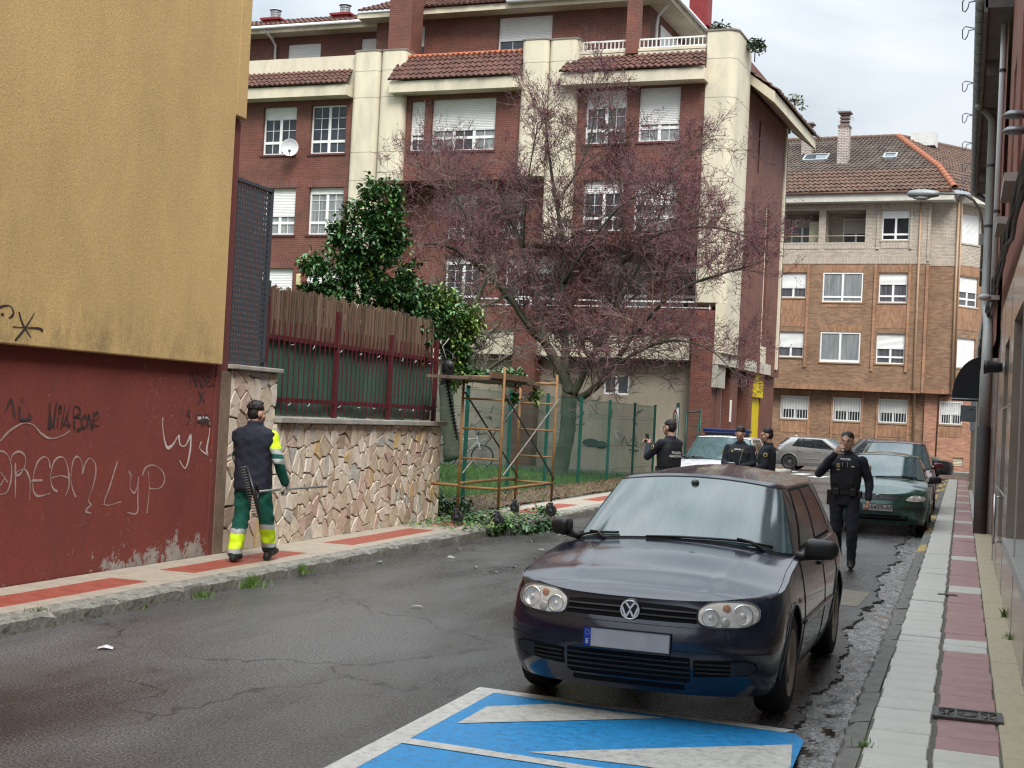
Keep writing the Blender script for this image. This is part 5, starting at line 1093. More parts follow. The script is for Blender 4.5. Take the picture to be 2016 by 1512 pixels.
hk = None
for k, y in enumerate((.3, 2.0, 6.0, 9.0, 12.2, 15.0, 16.8, 17.9)):
    if hk is None: hk = MB(WALL).tube([(0, -.08, .05), (0, -.26, .09), (0, -.31, .03), (0, -.30, -.12), (0, -.26, -.14), (0, -.22, -.08), (0, -.20, .02), (0, -.05, .04)], .011, 5).build('eave_hook', dark_metal, gu, (-.44, y, 9.02))
    else: inst(hk, gu, (-.44, y, 9.02), (rng.uniform(-.2, .2), 0, 0))
q = MB(WALL); tile_sheet(q, (-.2, -.45, 9.1), (18.4, -.45, 9.1), (18.4, 3, 10.6), (-.2, 3, 10.6), 92, 10, seed=21); stuff(q.build('roof_tiles', tile_dark, rb2, fix=False))
q = MB(WALL); q.box(-6, -.1, -.5, .4, 9.9, 10.2); q.tube([(-8, -.55, 10.25), (-.2, -.55, 10.2)], .09, 10); q.build('eave', conc, rb2)
# downpipes on the wall
pw = M('white_downpipe', (.62, .62, .62), .35, .06); pg = M('grey_downpipe', (.30, .30, .285), .5, .12, 3)
o = thing('white_downpipe', 'tall white downpipe on the brick house, right of the grey pipe', 'downpipe', (.40, 24.9, 0)); MB().tube([(0, 0, 4.0), (0, 0, 10.2)], .05, 10).build('pipe', pw, o)
for z in (5.6, 8.0): MB().lathe([(.06, z), (.06, z+.05)], n=10).build('clip', dark_metal, o)
o = thing('grey_downpipe', 'thick grey downpipe under the eave with its rusty guard below', 'downpipe', (.36, 31.5, 0)); q = MB(); q.tube([(-.32, -.3, 8.9), (-.1, -.1, 8.75), (0, 0, 8.6), (0, 0, 4.6), (.02, -1.5, 4.3), (.02, -4.2, 3.9), (.0, -5.4, 3.4), (.0, -5.6, 3.1), (0, -5.6, 1.95)], .095, 12); q.build('pipe', pg, o)
q = MB(); q.lathe([(.115, .1), (.115, 1.98), (.09, 2.0)], (.0, -5.6, 0), n=14); q.build('guard', M('rusty_pipe_guard', (.035, .028, .027), .6, .4, 3, dirt=(.10, .04, .03), dscale=2.5, damt=.8), o)
for z in (6.3, 7.6): MB().lathe([(.108, z), (.108, z+.05)], n=10).build('clip', dark_metal, o)
# cable bundle along the wall
cb_ = thing('cable_bundle', 'sagging bundle of black cables along the right house walls', 'cable', (.42, 12, 3.8)); cm_ = M('black_cable', (.012, .012, .012), .5, .1)
r = random.Random(5)
for k in range(10):
    p = []
    for i in range(46):
        y = -2+34*i/45; z = .02+.45*min(1, (y+2)/20)+.07*math.sin(y*1.1+k)*(.4+.6*math.sin(k*2.3))-.03*k*.8
        p.append((-.03-.012*(k % 4)+.012*math.sin(y*2+k), y, z+.1))
    MB().tube(p, .014+.008*(k % 3 == 0), 5, cap=False).build('cable', cm_, cb_)
for k, (y, z) in enumerate(((5.6, .05), (6.3, .12))): o = MB().box(-.25, .0, -.05, .05, -.03, .03).ball((-.2, 0, .0), (.1, .11, .05), 10, 6).build('insulator_bracket', M('pale_bracket', (.45, .44, .42), .5), None, (.44, 12+y+4, 3.8+z)); tag(o, ('pale cable bracket on the wall nearest the camera', 'pale cable bracket just below the cable bundle')[k], 'bracket')
for k, (z, dy) in enumerate(((5.24, 0), (5.05, -.1))):
    o = thing('wall_lantern', ('upper grey disc lamp at the right picture edge', 'lower grey disc lamp at the right picture edge')[k], 'lamp', (.40, 15.7+dy, z)); MB().lathe([(0, .05), (.08, .04), (.13, .0), (.13, -.02), (.05, -.03), (0, -.03)], n=18).build('shade', M('grey_lamp_metal', (.22, .23, .24), .4, metal=.5), o); MB().tube([(0, 0, 0), (.08, 0, 0)], .02, 6).build('arm', dark_metal, o)
# awning, junction box, meter column
aw_ = thing('awning', 'black rounded awning projecting from the right house wall', 'awning', (.38, 38, 2.78)); q = MB(); n = 10
prof = [(-.68*math.cos(math.pi/2*i/n), 1.08*math.sin(math.pi/2*i/n)) for i in range(n+1)]
vs = [(x, y, z) for y in (-.0, 2.6) for x, z in prof]; q.add(vs, [(i, i+1, n+2+i, n+1+i) for i in range(n)], 0, True); q.poly([(x, 0, z) for x, z in prof]+[(0, 0, 0)]); q.poly([(x, 2.6, z) for x, z in prof]+[(0, 2.6, 0)]); q.build('canopy', M('black_canvas', (.008, .008, .01), .7, .2), aw_, fix=False)
q = MB(); q.tube([(-.68, 0, 0), (-.68, 2.6, 0)], .02, 6); q.tube([(-.68, 0, -.01), (0, 0, -.01)], .02, 6); q.build('rail', zinc_m, aw_)
jb = thing('wall_sign_box', 'flat grey metal box sign under the black awning', 'sign', (.38, 44.5, 2.25)); MB().box(-.45, .0, -.05, .05, 0, .5).build('box', M('grey_sign_metal', (.12, .13, .14), .5, .15), jb, bevel=.01); MB().box(-.2, -.08, -.056, -.05, .36, .39).build('slot', black_plastic, jb)
mc = thing('meter_cabinet', 'narrow tan and grey cabinet against the far right wall', 'cabinet', (.32, 47, .1)); MB().box(-.06, .1, -.3, .3, 0, 1.9).build('cabinet', M('tan_cabinet', (.36, .29, .21), .7, .2), mc); MB().box(-.10, .1, -.32, .32, 1.9, 3.2).build('cap', zinc_m, mc)
# street lamp on a wall arm
sl_ = thing('street_lamp', 'grey street lamp on a curved wall arm above the right pavement', 'street lamp', (.30, 39, 0))
arm = [(-.0, 0, 5.8), (.0, 0, 7.2), (-.03, 0, 7.55), (-.12, 0, 7.88), (-.27, 0, 8.1), (-.5, 0, 8.24), (-.8, 0, 8.27), (-1.15, 0, 8.28)]
MB().tube(arm, [.035]*5+[.03]*3, 8).build('arm', M('lamp_arm_steel', (.16, .15, .13), .5, .2, metal=.3), sl_)
q = MB()
for i in range(9):
    pass
hp = [(0.02, .02), (.08, .09), (.25, .12), (.5, .125), (.7, .10), (.84, .07), (.86, .03)]
q.lathe([(r_, x) for x, r_ in [(a, b_) for a, b_ in hp]], (-2.0, 0, 8.27), axis='x', n=16); hd = q.build('lamp_head', M('grey_lamp_housing', (.23, .255, .265), .45, .08, metal=.2), sl_); hd.scale = (1, 1.3, 1)
q = MB(); q.ball((-1.6, 0, 8.17), (.24, .12, .07), 14, 6); q.build('diffuser', M('lamp_diffuser', (.42, .43, .42), .25), sl_)
q = MB(); q.box(-.02, .16, -.04, .04, 6.2, 6.26); q.box(-.02, .16, -.04, .04, 7.1, 7.16); q.box(-.08, .06, -.06, .06, 6.9, 7.2); q.build('bracket', zinc_m, sl_)
# ------------------------------------------------------------------ vehicles
def lerp_tab(tab, x):
    if x <= tab[0][0]: return tab[0][1]
    for (a, p), (b_, q) in zip(tab, tab[1:]):
        if x <= b_:
            t = (x-a)/(b_-a); t = t*t*(3-2*t)*.35+t*.65
            return p+(q-p)*t
    return tab[-1][1]
def text_mesh(s, size, mat_, parent, mtx, name='lettering', extrude=.001, bold=0, align='CENTER'):
    cu = bpy.data.curves.new(name, 'FONT'); cu.body = s; cu.size = size; cu.extrude = extrude; cu.align_x = align; cu.align_y = 'CENTER'; cu.offset = bold; cu.resolution_u = 3
    o = bpy.data.objects.new(name, cu); C.objects.link(o)
    me = evaluated([o])
    me.materials.clear(); me.materials.append(mat_)
    me.transform(mtx); o = bpy.data.objects.new(name, me); C.objects.link(o); o.parent = parent
    return o
def mtx3(o, ux, uy):
    ux, uy = Vector(ux).normalized(), Vector(uy).normalized(); uz = ux.cross(uy)
    return Matrix(((ux.x, uy.x, uz.x, o[0]), (ux.y, uy.y, uz.y, o[1]), (ux.z, uy.z, uz.z, o[2]), (0, 0, 0, 1)))
class Car:
    """x forward from the front axle, y left, z up"""
    def __init__(s, **k): s.__dict__.update(k)
    def w(s, x, z): return s.W*lerp_tab(s.side, z)*(1-s.tap*max(0, x+.1)**2-s.tapr*max(0, -s.wb-x+.1)**2)
    def xf(s, z): return s.front-lerp_tab(s.fprof, z)
    def xr(s, z): return s.rear+lerp_tab(s.rprof, z)
    def zt(s, x): return lerp_tab(s.top, x)
    def fx(s, y, z):
        w = s.w(s.front-s.df*.5, z); r = min(1, abs(y)/w)**s.pf
        return s.xf(z)-s.df+s.df*max(0, 1-r)**(1/s.pf)
    def fp(s, y, z, off=0):
        e = .004; p = Vector((s.fx(y, z), y, z)); a = Vector((s.fx(y+e, z), y+e, z))-Vector((s.fx(y-e, z), y-e, z)); b_ = Vector((s.fx(y, z+e), y, z+e))-Vector((s.fx(y, z-e), y, z-e))
        n = a.cross(b_); n = n.normalized() if n.length > 1e-9 else Vector((1, 0, 0))
        if n.x < 0: n = -n
        return p+n*off
    def lid(s, x, y):
        w = s.w(x, s.zt(x)); u = min(1, abs(y)/w); c = lerp_tab(s.crown, x)
        z = s.zt(x)+c*(1-u**2.2)
        for amp, y0, y1, x0, x1 in s.creases:
            if x0 < x < x1: t = (x-x0)/(x1-x0); yy = y1+(y0-y1)*t; z += amp*math.exp(-((abs(y)-yy)/.022)**2)*min(1, 6*t*(1-t))
        return z
    def loop(s, z_of):
        pts = []
        for i in range(s.nf+1):
            a = math.pi/2*i/s.nf; pts.append(('f', a))
        for i in range(1, s.ns): pts.append(('s', i/s.ns))
        for i in range(s.nr+1): pts.append(('r', math.pi/2*(1-i/s.nr)))
        return pts
    def pt(s, q, t):
        k, v = q; z = s.zb+.4*t
        for _ in range(3):
            if k == 'f': w = s.w(s.front-s.df*.6, z); x = s.xf(z)-s.df+s.df*max(0, math.cos(v))**(2/s.pf); y = w*max(0, math.sin(v))**(2/s.pf)
            elif k == 'r': w = s.w(s.rear+s.dr*.6, z); x = s.xr(z)+s.dr-s.dr*max(0, math.cos(v))**(2/s.pr); y = w*max(0, math.sin(v))**(2/s.pr)
            else: x = (s.xf(z)-s.df)*(1-v)+(s.xr(z)+s.dr)*v; y = s.w(x, z)
            z = s.zb+(s.zt(x)-s.zb)*t
        return Vector((x, y, z))
    def body(s, parent, paint, well):
        L = s.loop(0); n = len(L); ts = [0, .06, .14, .22, .32, .42, .52, .62, .72, .82, .9, .96, 1]; m = len(ts); q = MB()
        left = [[s.pt(k, t) for t in ts] for k in L]
        vs = []; fs = []
        for i in range(n): vs += [tuple(p) for p in left[i]]
        off = len(vs)
        for i in range(n): vs += [(p.x, -p.y, p.z) for p in left[i]]
        for i in range(n-1):
            for j in range(m-1):
                fs.append((i*m+j, (i+1)*m+j, (i+1)*m+j+1, i*m+j+1)); fs.append((off+i*m+j, off+i*m+j+1, off+(i+1)*m+j+1, off+(i+1)*m+j))
        o2 = len(vs); K = 44 if s.nf > 24 else 14
        for i in range(n):
            a = left[i][-1]
            for j in range(K+1):
                y = a.y*(1-2*j/K); vs.append((a.x, y, s.lid(a.x, y) if 0 < j < K else a.z))
        for i in range(n-1):
            for j in range(K): fs.append((o2+i*(K+1)+j, o2+(i+1)*(K+1)+j, o2+(i+1)*(K+1)+j+1, o2+i*(K+1)+j+1))
        for i in range(n-1): fs.append((i*m, off+i*m, off+(i+1)*m, (i+1)*m))
        me = bpy.data.meshes.new('body'); me.from_pydata(vs, [], fs)
        bm = bmesh.new(); bm.from_mesh(me); bmesh.ops.remove_doubles(bm, verts=bm.verts, dist=1e-4); bmesh.ops.dissolve_degenerate(bm, edges=bm.edges, dist=1e-5); bmesh.ops.recalc_face_normals(bm, faces=bm.faces); bm.to_mesh(me); bm.free()
        me.materials.append(paint); me.materials.append(well)
        o = bpy.data.objects.new('body', me); C.objects.link(o); cut = []
        for x in (0, -s.wb):
            for sg in (1, -1):
                c = MB().lathe([(s.rw, -.2), (s.rw, .25)], (x, sg*(s.W-.08), s.wr+.015), 'y', 40, cap=True).build('cut', well)
                me2 = c.data; me2.materials.clear(); me2.materials.append(paint); me2.materials.append(well)
                for p in me2.polygons: p.material_index = 1
                md = o.modifiers.new('b', 'BOOLEAN'); md.object = c; md.operation = 'DIFFERENCE'; md.solver = 'EXACT'; cut.append(c)
        nm = evaluated([o]+cut); nm.name = 'body'
        for p in nm.polygons: p.use_smooth = True
        nm.set_sharp_from_angle(angle=R(38))
        o = bpy.data.objects.new('body', nm); C.objects.link(o); o.parent = parent
        return o
    # greenhouse
    def gp(s, kind, v, t, off=0):
        def base(k, a):
            if k == 'f': x = s.gxf-s.gdf+s.gdf*max(0, math.cos(a))**(2/s.gp_); y = s.gw*abs(math.sin(a))**(2/s.gp_)
            elif k == 'r': x = s.gxr+s.gdr-s.gdr*max(0, math.cos(a))**(2/s.gp_); y = s.gw*abs(math.sin(a))**(2/s.gp_)
            else: x = (s.gxf-s.gdf)*(1-a)+(s.gxr+s.gdr)*a; y = s.gw*(1-s.gt*max(0, a-.4)**2)
            return x, y
        def roof(k, a):
            if k == 'f': x = s.rxf-s.rdf+s.rdf*max(0, math.cos(a))**(2/s.gp_); y = s.rw_*abs(math.sin(a))**(2/s.gp_)
            elif k == 'r': x = s.rxr+s.rdr-s.rdr*max(0, math.cos(a))**(2/s.gp_); y = s.rw_*abs(math.sin(a))**(2/s.gp_)
            else: x = (s.rxf-s.rdf)*(1-a)+(s.rxr+s.rdr)*a; y = s.rw_
            return x, y
        sg = -1 if (kind != 's' and v < 0) else 1
        a = abs(v)
        bx_, by_ = base(kind, a); rx, ry = roof(kind, a); bz = s.lid(bx_, by_)-.012; rz = s.rz+s.rc*(1-(ry/s.rw_)**2)
        bul = s.bul*math.sin(math.pi*t)
        x = bx_+(rx-bx_)*t; y = by_+(ry-by_)*t; z = bz+(rz-bz)*t+bul*.5
        if kind == 's': y += bul
        elif kind == 'f': x += bul*.6
        p = Vector((x, y*sg, z))
        if off:
            e = .01; v2 = v+e if kind == 's' else v+e
            b_ = s.gp(kind, v2 if (kind == 's' or abs(v2) <= math.pi/2) else v-e, t); c = s.gp(kind, v, t+e)
            n = (b_-p).cross(c-p); n = n.normalized()
            cc = Vector(((s.rxf+s.rxr)/2, 0, s.rz-.4))
            if n.dot(p-cc) < 0: n = -n
            p = p+n*off
        return p
    def cabin(s, parent, paint):
        K = [('f', math.pi/2*i/10) for i in range(11)]+[('s', i/12) for i in range(1, 12)]+[('r', math.pi/2*(1-i/8)) for i in range(9)]
        n = len(K); m = 7; vs = []; fs = []
        for sg in (1, -1):
            o = len(vs)
            for k, v in K:
                for j in range(m+1): p = s.gp(k, v, j/m); vs.append((p.x, sg*p.y, p.z))
            for i in range(n-1):
                for j in range(m): f = (o+i*(m+1)+j, o+(i+1)*(m+1)+j, o+(i+1)*(m+1)+j+1, o+i*(m+1)+j+1); fs.append(f)
        o = len(vs); KK = 10
        for k, v in K:
            p = s.gp(k, v, 1)
            for j in range(KK+1): y = p.y*(1-2*j/KK); vs.append((p.x, y, s.rz+s.rc*(1-(y/s.rw_)**2)+s.rcx*(1-min(1, abs(y)/s.rw_)**2)*math.sin(math.pi*max(0, min(1, (s.rxf-p.x)/(s.rxf-s.rxr))))))
        for i in range(n-1):
            for j in range(KK): fs.append((o+i*(KK+1)+j, o+(i+1)*(KK+1)+j, o+(i+1)*(KK+1)+j+1, o+i*(KK+1)+j+1))
        q = MB(); q.add(vs, fs, 0, True); ob = q.build('cabin', paint, parent); me = ob.data
        bm = bmesh.new(); bm.from_mesh(me); bmesh.ops.remove_doubles(bm, verts=bm.verts, dist=.004); bmesh.ops.recalc_face_normals(bm, faces=bm.faces); bm.to_mesh(me); bm.free()
        for p in me.polygons: p.use_smooth = True
        me.set_sharp_from_angle(angle=R(50))
        return ob
    def gpatch(s, name, kind, v0, v1, t0, t1, off, mat_, parent, mirror=False, n=16, m=6, slant=0, slant1=0):
        vs = []
        for i in range(n+1):
            for j in range(m+1):
                t = t0+(t1-t0)*j/m; f = j/m
                v = (v0+slant*f)+(v1+slant1*f-v0-slant*f)*i/n; p = s.gp(kind, v, t, off); vs.append((p.x, (-p.y if mirror else p.y), p.z))
        return MB().add(vs, [(i*(m+1)+j, (i+1)*(m+1)+j, (i+1)*(m+1)+j+1, i*(m+1)+j+1) for i in range(n) for j in range(m)], 0, True).build(name, mat_, parent)
    def fpatch(s, name, outline, off, mat_, parent, rings=5, depth=.02, sub=3, flat=None):
        o = []
        for i in range(len(outline)):
            a, b_ = outline[i], outline[(i+1) % len(outline)]
            for k in range(sub): o.append((a[0]+(b_[0]-a[0])*k/sub, a[1]+(b_[1]-a[1])*k/sub))
        n = len(o); cy_, cz = sum(p[0] for p in o)/n, sum(p[1] for p in o)/n
        vs = [tuple(s.fp(cy_, cz, off))]; fs = []
        for r in range(1, rings+1):
            for y, z in o: vs.append(tuple(s.fp(cy_+(y-cy_)*r/rings, cz+(z-cz)*r/rings, off)))
        for y, z in o: vs.append(tuple(s.fp(y, z, off-depth)))
        for i in range(n): fs.append((0, 1+i, 1+(i+1) % n))
        for r in range(rings):
            for i in range(n): fs.append((1+r*n+i, 1+(r+1)*n+i, 1+(r+1)*n+(i+1) % n, 1+r*n+(i+1) % n))
        ob = MB().add(vs, fs, 0, True).build(name, mat_, parent); ob.data.set_sharp_from_angle(angle=R(40)); return ob
    def fbar(s, name, y0, y1, z, h, off, mat_, parent, n=14, thick=.012):
        q = MB(); vs = []
        for i in range(n+1):
            y = y0+(y1-y0)*i/n; zz = z(y) if callable(z) else z
            a, b_ = s.fp(y, zz-h/2, off), s.fp(y, zz+h/2, off); c, d = s.fp(y, zz+h/2, off-thick), s.fp(y, zz-h/2, off-thick); vs += [tuple(a), tuple(b_), tuple(c), tuple(d)]
        q.add(vs, [(4*i+j, 4*i+4+j, 4*i+4+(j+1) % 4, 4*i+(j+1) % 4) for i in range(n) for j in range(4)]+[(0, 1, 2, 3), (4*n+3, 4*n+2, 4*n+1, 4*n)])
        return q.build(name, mat_, parent)
    def line(s, name, pts, wid, mat_, parent, mirror=True):
        """thin seam along 3-D points, both sides"""
        for sg in ((1, -1) if mirror else (1,)): MB().tube([(p[0], p[1]*sg, p[2]) for p in pts], wid, 4, cap=False).build(name, mat_, parent)
def superell(cy_, cz, a, b_, p=2.6, n=26, tilt=0, egg=0):
    o = []
    for i in range(n):
        w = 2*math.pi*i/n; c, s_ = math.cos(w), math.sin(w)
        y = a*abs(c)**(2/p)*(1 if c > 0 else -1); z = b_*abs(s_)**(2/p)*(1 if s_ > 0 else -1)*(1+egg*y/a)
        o.append((cy_+y, cz+z+tilt*y))
    return o
tyre_m = M('tyre_rubber', (.016, .016, .017), .8, .2, 20, .3, 60, dirt=(.05, .045, .04), dscale=6, damt=.4); well_m = M('wheel_arch_black', (.006, .006, .006), .9, .1)
alloy_m = M('dusty_alloy', (.38, .34, .29), .5, .25, 12, metal=.25); disc_m = M('brake_disc', (.12, .11, .10), .5, .2, metal=.7)
def wheel(parent, x, y, r, wd, sg, spokes=5, name='wheel', alloy=None, twin=True, rimr=.66):
    alloy = alloy or alloy_m; h = wd/2
    q = MB(); q.lathe([(r*rimr, -h), (r*.86, -h*1.02), (r*.95, -h*.93), (r*.995, -h*.72), (r, 0), (r*.995, h*.72), (r*.95, h*.93), (r*.86, h*1.02), (r*rimr, h)], axis='y', n=36)
    w = q.build('wheel', tyre_m, parent, (x, y, r))
    q = MB(); q.lathe([(r*rimr, h*sg), (r*rimr*.97, h*sg*.98), (r*rimr*.93, h*sg*.72), (r*rimr*.9, -h*sg*.5)], axis='y', n=32)
    for k in range(spokes):
        a = 2*math.pi*k/spokes
        for da in ((-.13, .13) if twin else (0,)):
            c, s_ = math.cos(a+da), math.sin(a+da); c2, s2 = math.cos(a+da*.4), math.sin(a+da*.4); t = Vector((-s_, 0, c))
            p0 = Vector((c2*.055, 0, s2*.055)); p1 = Vector((c*r*rimr*.95, 0, s_*r*rimr*.95)); vs = []
            for p, ww, yy in ((p0, .022, .78), (p1, .017 if twin else .03, .72)):
                for e, f in ((-1, 0), (1, 0), (1, .25), (-1, .25)): qv = p+t*ww*e; vs.append((qv.x, h*sg*(yy-f), qv.z))
            q.add(vs, [(0, 1, 5, 4), (1, 2, 6, 5), (2, 3, 7, 6), (3, 0, 4, 7), (0, 3, 2, 1), (4, 5, 6, 7)])
    q.lathe([(.07, h*sg*.4), (.07, h*sg*.8), (.03, h*sg*.86), (0, h*sg*.86)], axis='y', n=16); q.build('rim', alloy, w)
    MB().lathe([(0, h*sg*.25), (r*rimr*.8, h*sg*.25), (r*rimr*.8, h*sg*.15)], axis='y', n=24).build('brake_disc', disc_m, w)
    return w
def plate(parent, o, s_text, car_n=(1, 0, 0), eu=True, wd=.52, ht=.11):
    q = MB(); q.box(o[0]-.012, o[0], o[1]-wd/2, o[1]+wd/2, o[2]-ht/2, o[2]+ht/2); p = q.build('number_plate', M('plate_white', (.40, .40, .40), .45, .12, 8), parent)
    q = MB(); f = .008
    for a in ((-wd/2-f, -wd/2, -ht/2-f, ht/2+f), (wd/2, wd/2+f, -ht/2-f, ht/2+f), (-wd/2, wd/2, -ht/2-f, -ht/2), (-wd/2, wd/2, ht/2, ht/2+f)): q.box(o[0]-.014, o[0]+.003, o[1]+a[0], o[1]+a[1], o[2]+a[2], o[2]+a[3])
    q.build('plate_frame', black_plastic, p)
    if eu:
        MB().box(o[0], o[0]+.0015, o[1]-wd/2, o[1]-wd/2+.042, o[2]-ht/2, o[2]+ht/2).build('blue_strip', M('plate_blue', (.01, .045, .32), .4), p)
        text_mesh('E', .04, M('plate_white_print', (.75, .75, .75), .4), p, mtx3((o[0]+.003, o[1]-wd/2+.021, o[2]-.028), (0, 1, 0), (0, 0, 1)), 'country_letter')
        q = MB()
        for k in range(12): a = 2*math.pi*k/12; q.lathe([(.0018, 0), (0, .001)], (o[0]+.002, o[1]-wd/2+.021+.013*math.cos(a), o[2]+.025+.013*math.sin(a)), 'x', 5)
        q.build('star_ring', M('plate_yellow', (.7, .55, .05), .4), p)
    if s_text: text_mesh(s_text, ht*1.02, M('plate_black_print', (.015, .015, .015), .5), p, mtx3((o[0]+.002, o[1]+(.02 if eu else 0), o[2]-.004), (0, 1, 0), (0, 0, 1)), 'registration', bold=.0015)
    return p
def mirror(parent, x, y, z, sg, shell, size=(.085, .12, .075)):
    q = MB(); o = []
    vs = []; n = 10
    bm = bmesh.new(); bmesh.ops.create_cube(bm, size=2)
    for v in bm.verts: v.co = Vector((v.co.x*size[0]*(1 if v.co.x < 0 else .9)*(1-.18*(v.co.y*sg)), v.co.y*size[1], v.co.z*size[2]*(1-.12*v.co.y*sg)))
    bmesh.ops.bevel(bm, geom=bm.edges[:], offset=.045, segments=4, affect='EDGES', profile=.5)
    me = bpy.data.meshes.new('mirror'); bm.to_mesh(me); bm.free(); me.materials.append(shell)
    for p in me.polygons: p.use_smooth = True
    m = bpy.data.objects.new('mirror', me); C.objects.link(m); m.parent = parent; m.location = (x, y, z)
    MB().tube([(0, -.05*sg, -.04), (.02, -.11*sg, -.05), (.03, -.17*sg, -.055)], [.03, .028, .035], 8).build('mirror_arm', black_plastic, m)
    MB().box(-size[0]*1.01, -size[0]*.98, -size[1]*.75, size[1]*.75, -size[2]*.7, size[2]*.7).build('mirror_glass', chrome_m, m)
    return m
def rain_paint(name, base, rough=.16, metal=.25, beads=1.0):
    m, nt, b = nodes(name); N = nt.nodes.new; L = nt.links.new
    tc = N('ShaderNodeTexCoord')
    n = N('ShaderNodeTexNoise'); n.inputs['Scale'].default_value = 5; n.inputs['Detail'].default_value = 8; mp = N('ShaderNodeMapping'); mp.inputs['Scale'].default_value = (.35, 2.2, 1); L(tc.outputs['Object'], mp.inputs[0]); L(mp.outputs[0], n.inputs[0])
    cr = N('ShaderNodeValToRGB'); e = cr.color_ramp.elements; e[0].position = .45; e[0].color = col4(base); e[1].position = .85; e[1].color = col4(tuple(x*1.6+.012 for x in base)); L(n.outputs['Fac'], cr.inputs[0]); L(cr.outputs[0], b.inputs['Base Color'])
    v = N('ShaderNodeTexVoronoi'); v.inputs['Scale'].default_value = 130; L(tc.outputs['Object'], v.inputs['Vector'])
    r = N('ShaderNodeMapRange'); r.inputs['From Min'].default_value = .0; r.inputs['From Max'].default_value = .32; r.inputs['To Min'].default_value = 1; r.inputs['To Max'].default_value = 0; L(v.outputs['Distance'], r.inputs['Value'])
    bp = N('ShaderNodeBump'); bp.inputs['Strength'].default_value = .16*beads; bp.inputs['Distance'].default_value = .003; L(r.outputs[0], bp.inputs['Height'])
    gn = N('ShaderNodeNewGeometry'); L(bp.outputs[0], b.inputs['Normal'])
    set_in(b, 'Roughness', rough); set_in(b, 'Metallic', metal); set_in(b, 'Coat Weight', .55)
    cw = N('ShaderNodeMapRange'); cw.inputs['From Min'].default_value = .38; cw.inputs['From Max'].default_value = .62; cw.inputs['To Min'].default_value = .02; cw.inputs['To Max'].default_value = .11; L(n.outputs['Fac'], cw.inputs['Value']); L(cw.outputs[0], b.inputs['Coat Roughness']); set_in(b, 'Specular IOR Level', .35); L(bp.outputs[0], b.inputs['Coat Normal'])
    return m
def wet_glass(name, base=(.03, .04, .042), ior=1.9, rough=.05):
    m, nt, b = nodes(name); N = nt.nodes.new; L = nt.links.new
    tc = N('ShaderNodeTexCoord'); mp = N('ShaderNodeMapping'); mp.inputs['Scale'].default_value = (.5, 3, 1); L(tc.outputs['Object'], mp.inputs[0])
    n = N('ShaderNodeTexNoise'); n.inputs['Scale'].default_value = 5; n.inputs['Detail'].default_value = 9; n.inputs['Roughness'].default_value = .65; n.inputs['Distortion'].default_value = .8; L(mp.outputs[0], n.inputs[0])
    cr = N('ShaderNodeValToRGB'); e = cr.color_ramp.elements; e[0].position = .35; e[0].color = col4(base); e[1].position = .75; e[1].color = col4(tuple(x*1.7+.008 for x in base)); L(n.outputs['Fac'], cr.inputs[0]); L(cr.outputs[0], b.inputs['Base Color'])
    v = N('ShaderNodeTexNoise'); v.inputs['Scale'].default_value = 220; L(tc.outputs['Object'], v.inputs[0])
    bp = N('ShaderNodeBump'); bp.inputs['Strength'].default_value = .08; bp.inputs['Distance'].default_value = .002; L(v.outputs['Fac'], bp.inputs['Height']); L(bp.outputs[0], b.inputs['Normal'])
    set_in(b, 'Roughness', rough); set_in(b, 'IOR', ior); set_in(b, 'Specular IOR Level', .5)
    return m
gap_m = M('panel_gap_black', (.004, .004, .005), .8, 0)
ws_m = wet_glass('wet_windscreen', (.045, .078, .082), 1.95, .04); sg_m = wet_glass('dark_side_glass', (.012, .014, .015), 1.6, .03)
clear_m = M('clear_lens', (.9, .9, .9), .03, 0, spec=.6, alpha=.10)
bowl_m = M('headlight_reflector', (.74, .73, .70), .25, .25, 16, metal=.3); amber_m = M('amber_bulb', (.42, .13, .03), .3)
